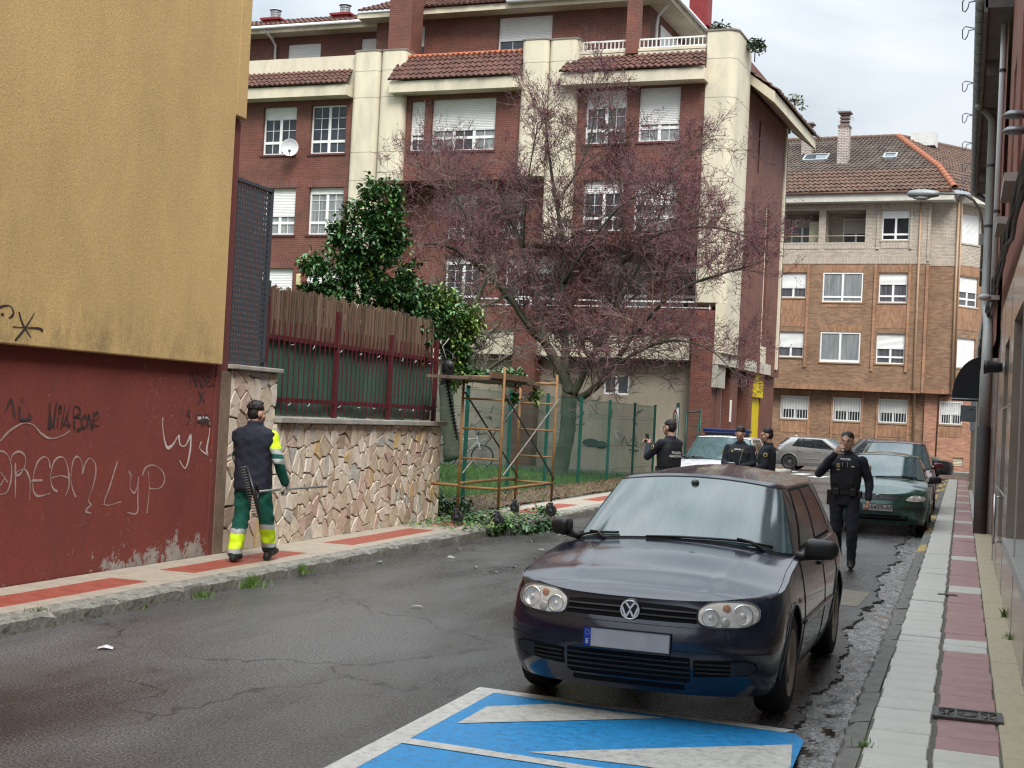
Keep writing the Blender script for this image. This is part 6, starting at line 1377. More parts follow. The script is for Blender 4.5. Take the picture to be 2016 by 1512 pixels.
def car_common(t, K, paint, mir_col, mz=.98, mx=-.72, spokes=5, side_w=((.10, .42), (.46, .82)), alloy=None, twin=True, glass=None):
    K.body(t, paint, well_m); K.cabin(t, paint)
    h = math.pi/2
    K.gpatch('windscreen_frame', 'f', -h*.945, h*.945, .0, .955, .002, gap_m, t, n=26)
    K.gpatch('windscreen', 'f', -h*.90, h*.90, .05, .925, .005, glass or ws_m, t, n=26)
    K.gpatch('rear_window', 'r', -h*.85, h*.85, .1, .9, .004, sg_m, t, n=16)
    for mir in (False, True):
        K.gpatch('window_surround', 's', side_w[0][0]-.03, side_w[-1][1]+.03, .04, .93, .002, gap_m, t, mir, slant=.06, slant1=-.02)
        for a, b_ in side_w: K.gpatch('side_window', 's', a, b_, .09, .88, .005, sg_m, t, mir, n=8, slant=.05 if a < .2 else 0, slant1=-.01 if b_ < .6 else -.05)
    for sg in (1, -1):
        for x in (0, -K.wb): wheel(t, x, sg*(K.W-.115), K.wr, .2, sg, spokes, alloy=alloy, twin=twin)
        mirror(t, mx, sg*(K.W+(.075 if sg > 0 else .012)), mz+(0 if sg > 0 else .03), sg, mir_col, (.08, .11 if sg > 0 else .07, .066 if sg > 0 else .06))
        # door seams, handles, sill moulding
        for xx in K.doors:
            pts = [Vector((xx+.02*(z-.3), K.w(xx, z)+.0015, z)) for z in [.26+.05*i for i in range(int((K.zt(xx)-.26)/.05)+1)]]
            MB().tube([(p.x, sg*p.y, p.z) for p in pts], .0035, 4, cap=False).build('door_seam', gap_m, t)
        for xx in K.handles: MB().box(xx-.09, xx+.09, sg*(K.w(xx, .83)-.0), sg*(K.w(xx, .83)+.022), .815, .845).build('door_handle', K.hmat if hasattr(K, 'hmat') else black_plastic, t, bevel=.006)
        pts = [(x, sg*(K.w(x, .52)+.002), .52) for x in [-.42-.1*i for i in range(int((K.wb-.85)/.1)+1)]]
        MB().tube(pts, .016, 6).build('side_moulding', paint if not hasattr(K, 'moul') else K.moul, t)
        for x in (0, -K.wb):
            pts = []
            for i in range(25):
                a = math.pi*(-.06+1.12*i/24); xx = x+math.cos(a)*(K.rw+.006); zz = K.wr+.015+math.sin(a)*(K.rw+.006)
                if zz > .2: pts.append((xx, sg*(K.w(xx, zz)-.002), zz))
            MB().tube(pts, .012, 6).build('arch_lip', paint, t)
# ---- dark blue hatchback in front
navy = rain_paint('black_blue_car_paint', (.004, .008, .022), .2, .0, .35)
K = Car(W=.868, front=.852, rear=-3.30, wb=2.511, df=.52, dr=.4, pf=2.7, pr=2.8, tap=.018, tapr=.02, zb=.185, wr=.315, rw=.352, nf=26, ns=44, nr=12,
    side=[(.18, .92), (.25, .955), (.4, .985), (.52, 1.0), (.66, .995), (.8, .97), (.9, .94), (1.0, .90)],
    fprof=[(.18, .10), (.24, .055), (.33, .02), (.43, .004), (.5, .0), (.555, .006), (.575, .022), (.6, .045), (.66, .062), (.71, .085), (.75, .115)],
    rprof=[(.18, .1), (.45, 0), (.7, .03), (1, .12)],
    top=[(-3.4, .92), (-2.6, .955), (-1.2, .945), (-.45, .915), (-.1, .875), (.35, .795), (.6, .745), (.75, .718), (.85, .70)],
    crown=[(-3.4, .02), (-1, .05), (-.5, .085), (-.1, .088), (.35, .07), (.62, .045), (.8, .012)],
    creases=[(.009, .40, .60, -.5, .74)], doors=(-.50, -1.62, -2.42), handles=(-1.46, -2.3),
    gxf=-.37, gdf=.30, gxr=-3.2, gdr=.2, gw=.765, gt=.02, gp_=3.3, rxf=-1.04, rdf=.15, rxr=-2.95, rdr=.2, rw_=.575, rz=1.375, rc=.052, rcx=.05, bul=.02)
hb = thing('hatchback', 'dark blue black hatchback wet with rain, parked behind the blue bay', 'car', (-1.817, 8.977, 0), R(-90)-.023)
car_common(hb, K, navy, black_plastic, .985, -.60)
# bonnet seams, bumper seam
K.line('bonnet_seam', [(x, K.w(x, K.zt(x))*1.0-.035-.0*x, K.lid(x, K.w(x, K.zt(x))-.035)-.0015) for x in [-.42+.06*i for i in range(15)]], .003, gap_m, hb)
bl = MB(); 
pts = [tuple(K.fp(y, .585, .0005)) for y in [-.76+.04*i for i in range(39)]]; MB().tube(pts, .0045, 4, cap=False).build('bumper_seam', gap_m, hb)
pts = [tuple(K.fp(y, .45+.0*y, .001)) for y in [-.80+.04*i for i in range(41)]]; MB().tube(pts, .005, 4, cap=False).build('bumper_groove', gap_m, hb)
# bonnet leading edge, grille, badge
zg = lambda y: .652-.01*abs(y)
K.fpatch('grille', [(-.40, .612), (.40, .612), (.405, .69), (.3, .703), (0, .708), (-.3, .703), (-.405, .69)], .006, M('matt_grille_black', (.004, .004, .005), .8, 0, spec=.2), hb, 4, .02, 6)
for z in (.640, .672): K.fbar('grille_slat', -.39, .39, lambda y, z=z: z-.006*abs(y), .008, .014, M('grille_slat_black', (.03, .03, .034), .5), hb)
bg = MB().lathe([(.0, .018), (.058, .018), (.066, .008), (.066, -.02)], (K.fx(0, .66)+.004, 0, .662), 'x', 28).build('badge', black_plastic, hb)
bx0 = K.fx(0, .66)+.0235
MB().lathe([(.058, bx0-.002), (.0595, bx0+.002), (.050, bx0+.002), (.051, bx0-.002)], (0, 0, .662), 'x', 32).build('badge_ring', M('emblem_silver', (.8, .8, .8), .3, 0, metal=.25), bg)
def stroke(q, pts, w, x):
    for (y0, z0), (y1, z1) in zip(pts, pts[1:]):
        d = Vector((y1-y0, z1-z0)).normalized(); n = Vector((-d.y, d.x))*w/2; e = d*w*.25
        a = [(y0-e.x+n.x, z0-e.y+n.y), (y0-e.x-n.x, z0-e.y-n.y), (y1+e.x-n.x, z1+e.y-n.y), (y1+e.x+n.x, z1+e.y+n.y)]
        q.prism([(x, p[0], p[1]) for p in a], (.003, 0, 0))
q = MB()
stroke(q, [(-.028, .662+.046), (0, .662+.008), (.028, .662+.046)], .011, bx0-.001)
stroke(q, [(-.050, .662+.020), (-.024, .662-.045), (0, .662-.002), (.024, .662-.045), (.050, .662+.020)], .011, bx0-.0012)
q.build('emblem', M('emblem_silver', (.8, .8, .8), .3, 0, metal=.25), bg)
def lamp_unit(K, t, sg, cy_, cz, a, b_, tilt, items, p=2.7, egg=0):
    out = [(sg*y, z) for y, z in superell(cy_, cz, a, b_, p, 28, tilt, egg)]
    hl = K.fpatch('headlight', [(sg*cy_+(y-sg*cy_)*1.05, cz+(z-cz)*1.10) for y, z in out], .007, black_plastic, t, 4, .03, 2)
    K.fpatch('reflector', [(sg*cy_+(y-sg*cy_)*.985, cz+(z-cz)*.98) for y, z in out], .010, M('headlight_backing', (.66, .64, .58), .3, .25, 20, metal=.2), hl, 5, .02, 2)
    for nm, y, z, r, m_, dz in items:
        c = K.fp(sg*y, z, .008); e = .01
        n = (K.fp(sg*y, z, .02)-K.fp(sg*y, z, .0)).normalized(); n = (n*.5+Vector((1, 0, 0))*.5).normalized()
        M4 = n.to_track_quat('Z', 'X').to_matrix().to_4x4(); M4.translation = c
        q = MB()
        if nm == 'bowl': q.lathe([(r, .012), (r*.96, .016), (r*.9, .006), (r*.6, -.004), (r*.25, -.008), (0, -.008)], n=20); q.lathe([(.016, -.006), (.016, .012), (.01, .018), (0, .02)], n=10)
        else: q.lathe([(r, .006), (r*.97, .014), (r*.7, .017), (0, .018)], n=18)
        o = q.build(nm, m_, hl, fix=True); o.data.transform(M4)
        if nm == 'bowl': MB().lathe([(r*1.02, .008), (r*1.02, .016), (r*.93, .016)], n=22).build('bowl_ring', chrome_m, hl).data.transform(M4)
    K.fpatch('lens', [(sg*cy_+(y-sg*cy_)*1.0, cz+(z-cz)*1.0) for y, z in out], .030, clear_m, hl, 5, .024, 2)
for sg in (1, -1):
    lamp_unit(K, hb, sg, .565, .664, .165, .071, .04, [('bowl', .645, .670, .060, bowl_m, 0), ('bowl', .472, .652, .050, bowl_m, 0), ('amber_lamp', .555, .705, .023, amber_m, 0), ('side_bulb', .555, .627, .027, M('fog_bulb', (.42, .44, .38), .15, metal=.3), 0)])
    # fog grilles
    out = [(sg*y, z) for y, z in ((.395, .305), (.70, .325), (.745, .36), (.735, .395), (.69, .415), (.395, .405))]
    K.fpatch('fog_grille', out, .004, M('matt_grille_black'), hb, 3, .02, 4)
    for z in (.335, .36, .385): K.fbar('grille_slat', sg*.405, sg*.60, z, .008, .011, black_plastic, hb)
    K.fpatch('fog_blank', [(sg*y, z) for y, z in ((.60, .322), (.70, .335), (.735, .362), (.725, .392), (.69, .406), (.60, .402))], .009, M('bumper_plastic_navy', (.012, .016, .024), .45), hb, 3, .01, 3)
    bl = [(x, sg*(K.w(x, .70)+.004), .70) for x in (-.30, -.22)]
    MB().box(-.31, -.23, sg*(K.w(-.27, .68)-.004), sg*(K.w(-.27, .68)+.01), .665, .695).build('side_indicator', M('grey_indicator', (.25, .22, .2), .25), hb, bevel=.006)
K.fpatch('lower_grille', [(-.375, .275), (.375, .275), (.375, .415), (-.375, .415)], .004, M('matt_grille_black'), hb, 3, .02, 6)
for z in (.30, .33, .36, .39): K.fbar('grille_slat', -.37, .37, z, .009, .011, black_plastic, hb)
K.fbar('air_slot', -.34, .34, .235, .03, .004, M('matt_grille_black'), hb)
K.fbar('bumper_lip', -.36, .36, .262, .012, .01, navy, hb)
plate(hb, (K.fx(0, .49)+.018, 0, .49), None)
# wipers, aerial
def wiper(t, K, v0, v1, lift=.02):
    pts = [tuple(K.gp('f', v0+(v1-v0)*i/8, .03+.03*math.sin(math.pi*i/8)+.05*i/8, .018)) for i in range(9)]; w_ = MB().tube(pts, .009, 5).build('wiper', black_plastic, t)
    p0 = Vector(pts[4]); p1 = K.gp('f', v0+(v1-v0)*.85, .0, .012); MB().tube([tuple(p0+Vector((0, 0, .012))), tuple((p0+p1)/2+Vector((0, 0, .03))), tuple(p1)], .011, 5).build('wiper_arm', black_plastic, w_)
wiper(hb, K, -1.28, -.38); wiper(hb, K, -.12, .85)
MB().tube([(-2.75, -.02, K.rz+K.rc-.01), (-2.98, -.02, 1.60)], [.008, .004], 6).build('aerial', black_plastic, hb)
MB().ball((-2.74, -.02, K.rz+K.rc), (.035, .025, .018), 8, 5).build('aerial_base', black_plastic, hb)
o = K.gp('f', 0, .84, .012); MB().ball(tuple(o), (.03, .03, .02), 8, 5).build('mirror_mount', M('grey_mount', (.10, .11, .11), .4), hb)
# ---- green hatchback behind
green = rain_paint('dark_green_car_paint', (.022, .070, .055), .22, .35, .6)
K2 = Car(W=.855, front=.85, rear=-3.26, wb=2.606, df=.6, dr=.4, pf=2.5, pr=2.8, tap=.02, tapr=.02, zb=.2, wr=.31, rw=.35, nf=22, ns=36, nr=10,
    side=[(.18, .93), (.3, .97), (.5, 1.0), (.7, .99), (.85, .955), (1.0, .90)],
    fprof=[(.18, .09), (.3, .02), (.45, 0), (.56, .02), (.62, .05), (.7, .09), (.76, .14)], rprof=[(.18, .1), (.5, 0), (1, .1)],
    top=[(-3.4, .95), (-1.2, .96), (-.45, .925), (-.1, .875), (.35, .79), (.6, .735), (.85, .68)], crown=[(-3.4, .02), (-1, .05), (-.4, .075), (.35, .07), (.7, .03), (.85, .01)],
    creases=[(.012, .33, .6, -.5, .72)], doors=(-.5, -1.6), handles=(-1.45,),
    gxf=-.28, gdf=.4, gxr=-3.1, gdr=.25, gw=.75, gt=.02, gp_=2.4, rxf=-1.12, rdf=.18, rxr=-2.8, rdr=.25, rw_=.57, rz=1.36, rc=.04, rcx=.03, bul=.02)
gc = thing('green_car', 'dark green hatchback with old white number plate parked by the right kerb', 'car', (-1.36, 26.1, 0), R(-90))
car_common(gc, K2, green, black_plastic, .97, -.62)
K2.fpatch('grille', [(-.36, .655), (-.28, .612), (.28, .612), (.36, .655), (.44, .70), (.2, .712), (-.2, .712), (-.44, .70)], .006, black_plastic, gc, 4, .02, 4)
em = MB().lathe([(.042, .0), (.048, .006), (.042, .012), (.036, .006), (.042, 0)], (K2.fx(0, .67)+.006, 0, .668), 'x', 24).build('emblem', chrome_m, gc); q = MB(); stroke(q, [(-.052, .662), (.01, .668), (-.01, .670), (.052, .676)], .009, K2.fx(0, .67)+.012); q.build('bolt', chrome_m, em)
for sg in (1, -1):
    out = [(sg*y, z) for y, z in ((.46, .625), (.60, .605), (.76, .615), (.785, .66), (.77, .695), (.62, .715), (.52, .685))]
    hl = K2.fpatch('headlight', [(sg*.63+(y-sg*.63)*1.05, .66+(z-.66)*1.1) for y, z in out], .006, black_plastic, gc, 4, .02, 3); K2.fpatch('reflector', out, .01, M('headlight_backing'), hl, 4, .01, 3)
    for y in (.57, .69): q = MB(); c = K2.fp(sg*y, .655, .012); q.lathe([(.045, .0), (.042, .012), (.0, -.0)], tuple(c), 'x', 14); q.build('bowl', bowl_m, hl)
    K2.fpatch('lens', out, .024, clear_m, hl, 4, .02, 3)
    K2.fbar('bumper_strip', sg*.33, sg*.80, .50, .035, .006, M('black_bumper_strip', (.02, .025, .023), .5), gc)
K2.fpatch('lower_grille', [(-.5, .27), (.5, .27), (.52, .36), (-.52, .36)], .004, M('matt_grille_black'), gc, 3, .02, 6)
K2.fbar('grille_slat', -.5, .5, .315, .012, .01, black_plastic, gc)
plate(gc, (K2.fx(0, .49)+.022, 0, .485), 'LE-6459-AF', eu=False)
wiper(gc, K2, -1.2, -.3); wiper(gc, K2, -.1, .9)
# ---- red car behind the green one
redp = rain_paint('dark_red_car_paint', (.085, .008, .012), .25, .3, .5)
K3 = Car(W=.89, front=.85, rear=-3.5, wb=2.65, df=.6, dr=.4, pf=2.5, pr=2.8, tap=.02, tapr=.02, zb=.22, wr=.325, rw=.365, nf=16, ns=30, nr=8,
    side=[(.18, .93), (.5, 1.0), (.8, .98), (1.05, .92)], fprof=[(.18, .09), (.3, .02), (.5, 0), (.7, .05), (.85, .14)], rprof=[(.18, .1), (.5, 0), (1, .1)],
    top=[(-3.6, 1.08), (-1.2, 1.06), (-.4, 1.02), (.0, .95), (.5, .84), (.85, .78)], crown=[(-3.6, .02), (-.4, .07), (.5, .06), (.85, .01)], creases=[], doors=(-.5, -1.6), handles=(-1.45,),
    gxf=-.15, gdf=.4, gxr=-3.3, gdr=.25, gw=.79, gt=.02, gp_=2.4, rxf=-1.1, rdf=.18, rxr=-3.1, rdr=.25, rw_=.6, rz=1.58, rc=.03, rcx=.03, bul=.02)
rc_ = thing('red_car', 'tall dark red car parked behind the green hatchback', 'car', (-1.42, 31.6, 0), R(-90)); car_common(rc_, K3, redp, redp, 1.12, -.45)
for sg in (1, -1):
    out = [(sg*y, z) for y, z in ((.45, .70), (.75, .69), (.8, .75), (.6, .79), (.48, .76))]; K3.fpatch('headlight', out, .01, M('headlight_backing'), rc_, 3, .01, 2)
    MB().tube([(-1.3, sg*.60, K3.rz+.055), (-2.9, sg*.60, K3.rz+.055)], .016, 6).build('roof_rail', alu_m, rc_)
    for y in (.33,): q = MB(); q.ball((-1.65, sg*y, 1.36), (.06, .13, .1), 10, 7); q.build('headrest', M('dark_seat', (.03, .03, .032), .8), rc_)
K3.fpatch('grille', [(-.38, .64), (.38, .64), (.4, .74), (-.4, .74)], .006, black_plastic, rc_, 3, .02, 4); plate(rc_, (K3.fx(0, .5)+.02, 0, .5), None, eu=True)
MB().tube([(-1.35, .05, 1.62), (-1.45, .05, 1.85)], .005, 5).build('aerial', black_plastic, rc_)
# ---- white police car on the left side
whp = rain_paint('white_car_paint', (.62, .63, .64), .25, 0, .4)
K4 = Car(**{**K3.__dict__, 'W': .9, 'rz': 1.50, 'rw_': .61, 'top': [(-3.6, 1.0), (-1.2, .99), (-.4, .96), (.0, .92), (.5, .84), (.85, .76)]})
pc = thing('police_car', 'white police car with blue roof light bar behind the officers', 'car', (-5.22, 31.0, 0), R(-90)); car_common(pc, K4, whp, black_plastic, 1.06, -.5)
for sg in (1, -1):
    out = [(sg*y, z) for y, z in ((.45, .68), (.75, .67), (.82, .73), (.62, .77), (.48, .74))]; K4.fpatch('headlight', out, .01, M('headlight_backing'), pc, 3, .01, 2)
K4.fpatch('grille', [(-.38, .6), (.38, .6), (.4, .72), (-.4, .72)], .006, black_plastic, pc, 3, .02, 4); plate(pc, (K4.fx(0, .48)+.02, 0, .48), None)
lbx = MB().box(-1.75, -1.45, -.55, .55, 1.60, 1.70).build('light_bar', M('blue_light_lens', (.008, .016, .07), .15, .2, 8, coat=.5), pc, bevel=.02); MB().box(-1.70, -1.5, -.5, .5, 1.53, 1.60).build('light_bar_base', black_plastic, lbx)
wiper(pc, K4, -1.2, -.3)
# ---- silver hatchback and dark car in the cross street
silv = M('silver_car_paint', (.33, .32, .31), .28, .06, 3, metal=.6, coat=.6)
K5 = Car(W=.895, front=.92, rear=-3.45, wb=2.64, df=.6, dr=.55, pf=2.5, pr=2.5, tap=.02, tapr=.03, zb=.2, wr=.325, rw=.365, nf=16, ns=30, nr=12,
    side=[(.18, .93), (.35, .985), (.55, .98), (.75, 1.0), (.9, .96), (1.05, .9)], fprof=[(.18, .09), (.3, .02), (.5, 0), (.7, .06), (.85, .16)], rprof=[(.18, .1), (.4, .02), (.6, 0), (.8, .05), (1.05, .16)],
    top=[(-3.5, 1.04), (-2.8, 1.03), (-1.2, .95), (-.4, .91), (.0, .87), (.5, .78), (.9, .70)], crown=[(-3.6, .02), (-.4, .07), (.5, .06), (.85, .01)], creases=[], doors=(-.55, -1.55, -2.3), handles=(-1.4, -2.2),
    gxf=-.1, gdf=.4, gxr=-3.3, gdr=.35, gw=.79, gt=.03, gp_=2.4, rxf=-1.0, rdf=.18, rxr=-2.85, rdr=.3, rw_=.58, rz=1.40, rc=.03, rcx=.03, bul=.02, hmat=silv, moul=silv)
K5.moul = silv
sv = thing('silver_hatchback', 'silver hatchback seen from its side in front of the tan corner building', 'car', (-6.97+2.62, 62.1-.32, 0), R(-7)); car_common(sv, K5, silv, silv, 1.0, -.5, spokes=10, side_w=((.1, .38), (.42, .68), (.70, .82)), alloy=M('dark_alloy', (.12, .12, .12), .35, metal=.7), twin=False)
MB().ball((-2.6, 0, 1.46), (.10, .03, .05), 10, 6).build('roof_fin', silv, sv)
for sg in (1, -1): MB().box(-3.46, -3.2, sg*.70, sg*.875, .80, .92).build('tail_light', M('dark_tail_lamp', (.06, .01, .01), .2), sv, bevel=.03)
dkp = M('graphite_car_paint', (.05, .052, .056), .25, .05, metal=.5, coat=.8)
K6 = Car(**{**K5.__dict__, 'hmat': dkp, 'moul': dkp, 'rz': 1.48})
dc = thing('graphite_car', 'dark grey car mostly hidden between the walking officer and the red car', 'car', (-1.2, 60.6, 0), R(-7)); car_common(dc, K6, dkp, dkp, 1.0, -.5, spokes=10, side_w=((.1, .38), (.42, .68), (.70, .82)), twin=False)
# ------------------------------------------------------------------ people
from mathutils.bvhtree import BVHTree
def cap(q, p0, r0, p1, r1, n=14, flat=(1, 1)):
    """tapered limb section with rounded ends; flat squashes it along x / y"""
    a, b_ = Vector(p0), Vector(p1); d = (b_-a); l = d.length; d.normalize()
    u = d.orthogonal().normalized(); 
    ref = Vector((1, 0, 0))
    u = (ref-d*ref.dot(d)); u = u.normalized() if u.length > .2 else d.orthogonal().normalized()
    v = d.cross(u); prof = []
    for i in range(5): t = math.pi/2*i/4; prof.append((-r0*math.cos(t), r0*math.sin(t)))
    for i in range(5): t = math.pi/2*i/4; prof.append((l+r1*math.sin(t), r1*math.cos(t)))
    vs = []
    for h, r in prof:
        for j in range(n):
            w = 2*math.pi*j/n; p = a+d*h+(u*math.cos(w)*flat[0]+v*math.sin(w)*flat[1])*max(r, 1e-4); vs.append(tuple(p))
    k = len(prof)
    q.add(vs, [(i*n+j, i*n+(j+1) % n, (i+1)*n+(j+1) % n, (i+1)*n+j) for i in range(k-1) for j in range(n)]+[tuple(range(n))[::-1], tuple(range((k-1)*n, k*n))])
def rings(q, R_, n=22, e=2.4):
    """loft of elliptical rings (cx, cy, cz, rx, ry)"""
    vs = []
    for cx, cy_, cz, rx, ry in R_:
        for j in range(n):
            w = 2*math.pi*j/n; c, s_ = math.cos(w), math.sin(w)
            vs.append((cx+rx*abs(c)**(2/e)*(1 if c > 0 else -1), cy_+ry*abs(s_)**(2/e)*(1 if s_ > 0 else -1), cz))
    k = len(R_)
    q.add(vs, [(i*n+j, i*n+(j+1) % n, (i+1)*n+(j+1) % n, (i+1)*n+j) for i in range(k-1) for j in range(n)]+[tuple(range(n))[::-1], tuple(range((k-1)*n, k*n))])
def remesh(q, name, mats, parent, vox=.012, smooth=5, pick=None, wrinkle=0, seed=0):
    src = q.build('tmp', mats)
    m = src.modifiers.new('r', 'REMESH'); m.mode = 'VOXEL'; m.voxel_size = vox
    if smooth: s = src.modifiers.new('s', 'SMOOTH'); s.iterations = smooth; s.factor = .5
    me = evaluated([src]); me.name = name
    me.materials.clear()
    for k in (mats if isinstance(mats, (list, tuple)) else [mats]): me.materials.append(k)
    if wrinkle:
        r = random.Random(seed); ph = [r.uniform(0, 6) for _ in range(6)]
        n_ = len(me.vertices); co = np.empty(n_*3); me.vertices.foreach_get('co', co); co = co.reshape(-1, 3); nr = np.empty(n_*3); me.vertex_normals.foreach_get('vector', nr); nr = nr.reshape(-1, 3)
        x, y, z = co.T; s_ = np.sin; d = s_(z*34+x*17+ph[0]+2*s_(y*21+ph[1]))*s_(x*29-z*13+ph[2])+.6*s_(z*61+y*43+ph[3])*s_(x*37+ph[4])
        me.vertices.foreach_set('co', (co+nr*d[:, None]*wrinkle).ravel()); me.update()
    if pick:
        for p in me.polygons: p.material_index = pick(p.center)
    for p in me.polygons: p.use_smooth = True
    o = bpy.data.objects.new(name, me); C.objects.link(o); o.parent = parent
    return o
def fabric(name, c, rough=.85, var=.16): return M(name, c, rough, var, 9, .5, 70)
skin_m = M('skin', (.42, .24, .17), .55, .1, 8, .15, 60); hair_m = M('dark_hair', (.012, .009, .008), .55, .3, 30, .6, 120, stretch=(1, 1, .3))
eye_m = M('eye', (.04, .03, .025), .2, 0); lip_m = M('lips', (.32, .13, .11), .5, 0)
def head_mesh(q, c, yaw=0, tilt=0, s=1.0):
    """head at c (chin-crown centre) facing +y turned by yaw; returns transform"""
    Rm = Matrix.Rotation(yaw, 3, 'Z') @ Matrix.Rotation(tilt, 3, 'X')
    def T(p): v = Rm @ (Vector(p)*s)+Vector(c); return tuple(v)
    def bl(p, r): q.ball(T(p), tuple(x*s for x in r), 16, 11, 0, Rm)
    bl((0, -.012, .035), (.076, .094, .088)); bl((0, .02, -.035), (.062, .075, .078)); bl((0, .045, -.082), (.040, .038, .030))   # skull, face, chin
    bl((0, .098, -.012), (.014, .020, .026)); bl((0, .085, .028), (.048, .018, .014)); bl((0, .088, -.052), (.026, .012, .010))
    for sg in (1, -1): bl((sg*.082, -.008, -.008), (.014, .024, .036)); bl((sg*.045, .055, -.02), (.022, .025, .022))
    cap(q, T((0, -.02, -.06)), .052*s, T((0, -.04, -.17)), .058*s)
    return T, Rm
def face_parts(t, T, Rm, hair='short', s=1, seed=0):
    for sg in (1, -1): MB().ball(T((sg*.031, .083, .012)), (.010, .006, .005), 8, 6, 0, Rm).build('eye', eye_m, t); MB().ball(T((sg*.032, .090, .033)), (.016, .006, .0035), 8, 5, 0, Rm).build('eyebrow', hair_m, t)
    MB().ball(T((0, .098, -.055)), (.016, .005, .004), 8, 5, 0, Rm).build('lips', lip_m, t)
    q = MB(); r = random.Random(seed)
    q.ball(T((0, -.022, .060)), (.083*s, .093*s, .083*s), 16, 11, 0, Rm); q.ball(T((0, -.046, .012)), (.0815*s, .070*s, .085*s), 14, 9, 0, Rm); q.ball(T((0, -.030, .035)), (.0825*s, .082*s, .075*s), 14, 9, 0, Rm)
    n = 40 if hair == 'short' else 130
    for k in range(n):
        a = r.uniform(0, 6.28); e = r.uniform(.0, 1.2); d = Vector((math.cos(a)*math.cos(e), math.sin(a)*math.cos(e), math.sin(e)))
        if d.y > .2 and d.z < .75: continue
        l = 1 if hair == 'short' else r.uniform(1.0, 1.16)
        q.ball(T((d.x*.078*l, -.022+d.y*.088*l, .060+d.z*.078*l)), tuple(x*s*(1 if hair == 'short' else 1.5) for x in (.014, .014, .012)), 6, 4)
    h = remesh(q, 'hair', hair_m, t, .008, 2)
    return h
def hand(t, p, d, n, side, mat_, curl=.5, name='hand', s=1.0, spread=.0):
    """palm at p pointing along d (to the fingers), palm facing n; side +1 right, -1 left"""
    d = Vector(d).normalized(); n = Vector(n); n = (n-d*n.dot(d)).normalized(); u = d.cross(n)*side; p = Vector(p); q = MB()
    for k in range(4):
        o = p+u*((k-1.5)*.021*s); cap(q, o-d*.0, .014*s, o+d*.078*s, .0125*s, 8)
    cap(q, p-d*.05*s, .024*s, p+d*.01, .026*s, 10)
    for k, L_ in enumerate((.072, .080, .075, .058)):
        b_ = p+u*((k-1.5)*.021*s)+d*.082*s; a = .25*curl; dd = d; seg = (.45, .31, .24)
        for j in range(3):
            a += curl*(.75, .85, .6)[j]; dd = (d*math.cos(a)+n*math.sin(a)).normalized(); e = b_+dd*L_*seg[j]*s; cap(q, b_, (.0095-.0012*j)*s, e, (.0088-.0012*j)*s, 8); b_ = e
    b_ = p-u*.036*s+d*.005; th = (-u*.75+d*.55+n*.35).normalized(); e = b_+th*.042*s; cap(q, b_, .014*s, e, .011*s, 8); th2 = (th*.5+d*.6+n*.55*curl).normalized(); cap(q, e, .0105*s, e+th2*.034*s, .0085*s, 8)
    return remesh(q, name, mat_, t, .0055, 2)
def boot(q, an, toe, r=.05):
    a, b_ = Vector(an), Vector(toe); d = (b_-a); d.z = 0; d.normalize()
    cap(q, a+Vector((0, 0, .02)), .058, a+d*.02-Vector((0, 0, .03)), .055); f = Vector((a.x, a.y, 0))
    cap(q, tuple(a-d*.045+Vector((0, 0, .045-a.z)) if a.z < .2 else a-d*.04-Vector((0, 0, .05))), .043, tuple(b_-d*.02), .038, 12, (1, 1))
# ---- street worker with rake
def person(label, loc, rotz, group=None): return thing('person', label, 'person', loc, rotz, group=group)
wk = person('street worker in navy vest and green hi-vis trousers walking with a rake', (-6.95, 12.95, .13), R(7)); wk.scale = (.955,)*3
vestm = fabric('navy_padded_vest', (.012, .014, .026)); grn = fabric('green_work_cloth', (.005, .085, .060)); hiv = fabric('hi_vis_yellow', (.58, .80, .01), .7, .08); refl = M('grey_reflective_tape', (.38, .40, .40), .45, .1, 10); dgrn = fabric('dark_green_hem', (.006, .035, .03)); bootm = M('black_boot', (.014, .014, .014), .55, .2, 20); glove = fabric('grey_glove', (.38, .34, .30))
hipL, hipR = (-.095, 0, .90), (.095, .0, .90); kL, kR = (-.115, .02, .49), (.13, .10, .50); aL, aR = (-.13, -.10, .09), (.115, .28, .13)
shL, shR = (-.165, .0, 1.36), (.195, -.01, 1.375); eL, eR = (-.225, .10, 1.12), (.285, -.03, 1.12); hL, hR = (-.20, .24, .96), (.315, .13, .88)
q = MB(); rings(q, [(0, 0, .80, .15, .11), (0, 0, .90, .165, .115), (0, 0, 1.0, .155, .105), (0, -.005, 1.15, .165, .11), (0, -.005, 1.3, .19, .115), (0, -.01, 1.4, .185, .10), (0, -.02, 1.46, .10, .075)])
for h_, k_, a_ in ((hipL, kL, aL), (hipR, kR, aR)): cap(q, h_, .108, k_, .084); cap(q, k_, .088, (a_[0], a_[1], a_[2]+.02), .080)
for s_, e_, h_ in ((shL, eL, hL), (shR, eR, hR)): cap(q, s_, .072, e_, .066); cap(q, e_, .066, h_, .052)
T, Rm = head_mesh(q, (.0, .02, 1.60), R(-42), R(-6), .98)
boot(q, aL, (-.14, .10, .05)); boot(q, aR, (.13, .47, .10))
def pick_w(c):
    x, y, z = c.x, c.y, c.z
    if z > 1.47 and abs(x) < .16: return 5 
    if abs(x) > .175 and z > .86:                # sleeves
        return 2 if z > 1.24 else 3 if z > 1.185 else 1 if z > 1.135 else 3 if z > 1.08 else 1
    if z > .80: return 1
    off = .05 if x > 0 else 0
    if z-off > .36: return 1
    if z-off > .305: return 3
    if z-off > .15: return 2
    if z-off > .10: return 3
    if z-off > .065 and not (x > 0 and y > .36): return 4
    return 6
body = remesh(q, 'body', [skin_m, grn, hiv, refl, dgrn, skin_m, bootm], wk, .010, 4, pick_w, .005, 1)
face_parts(wk, T, Rm, 'long', .98, 3)
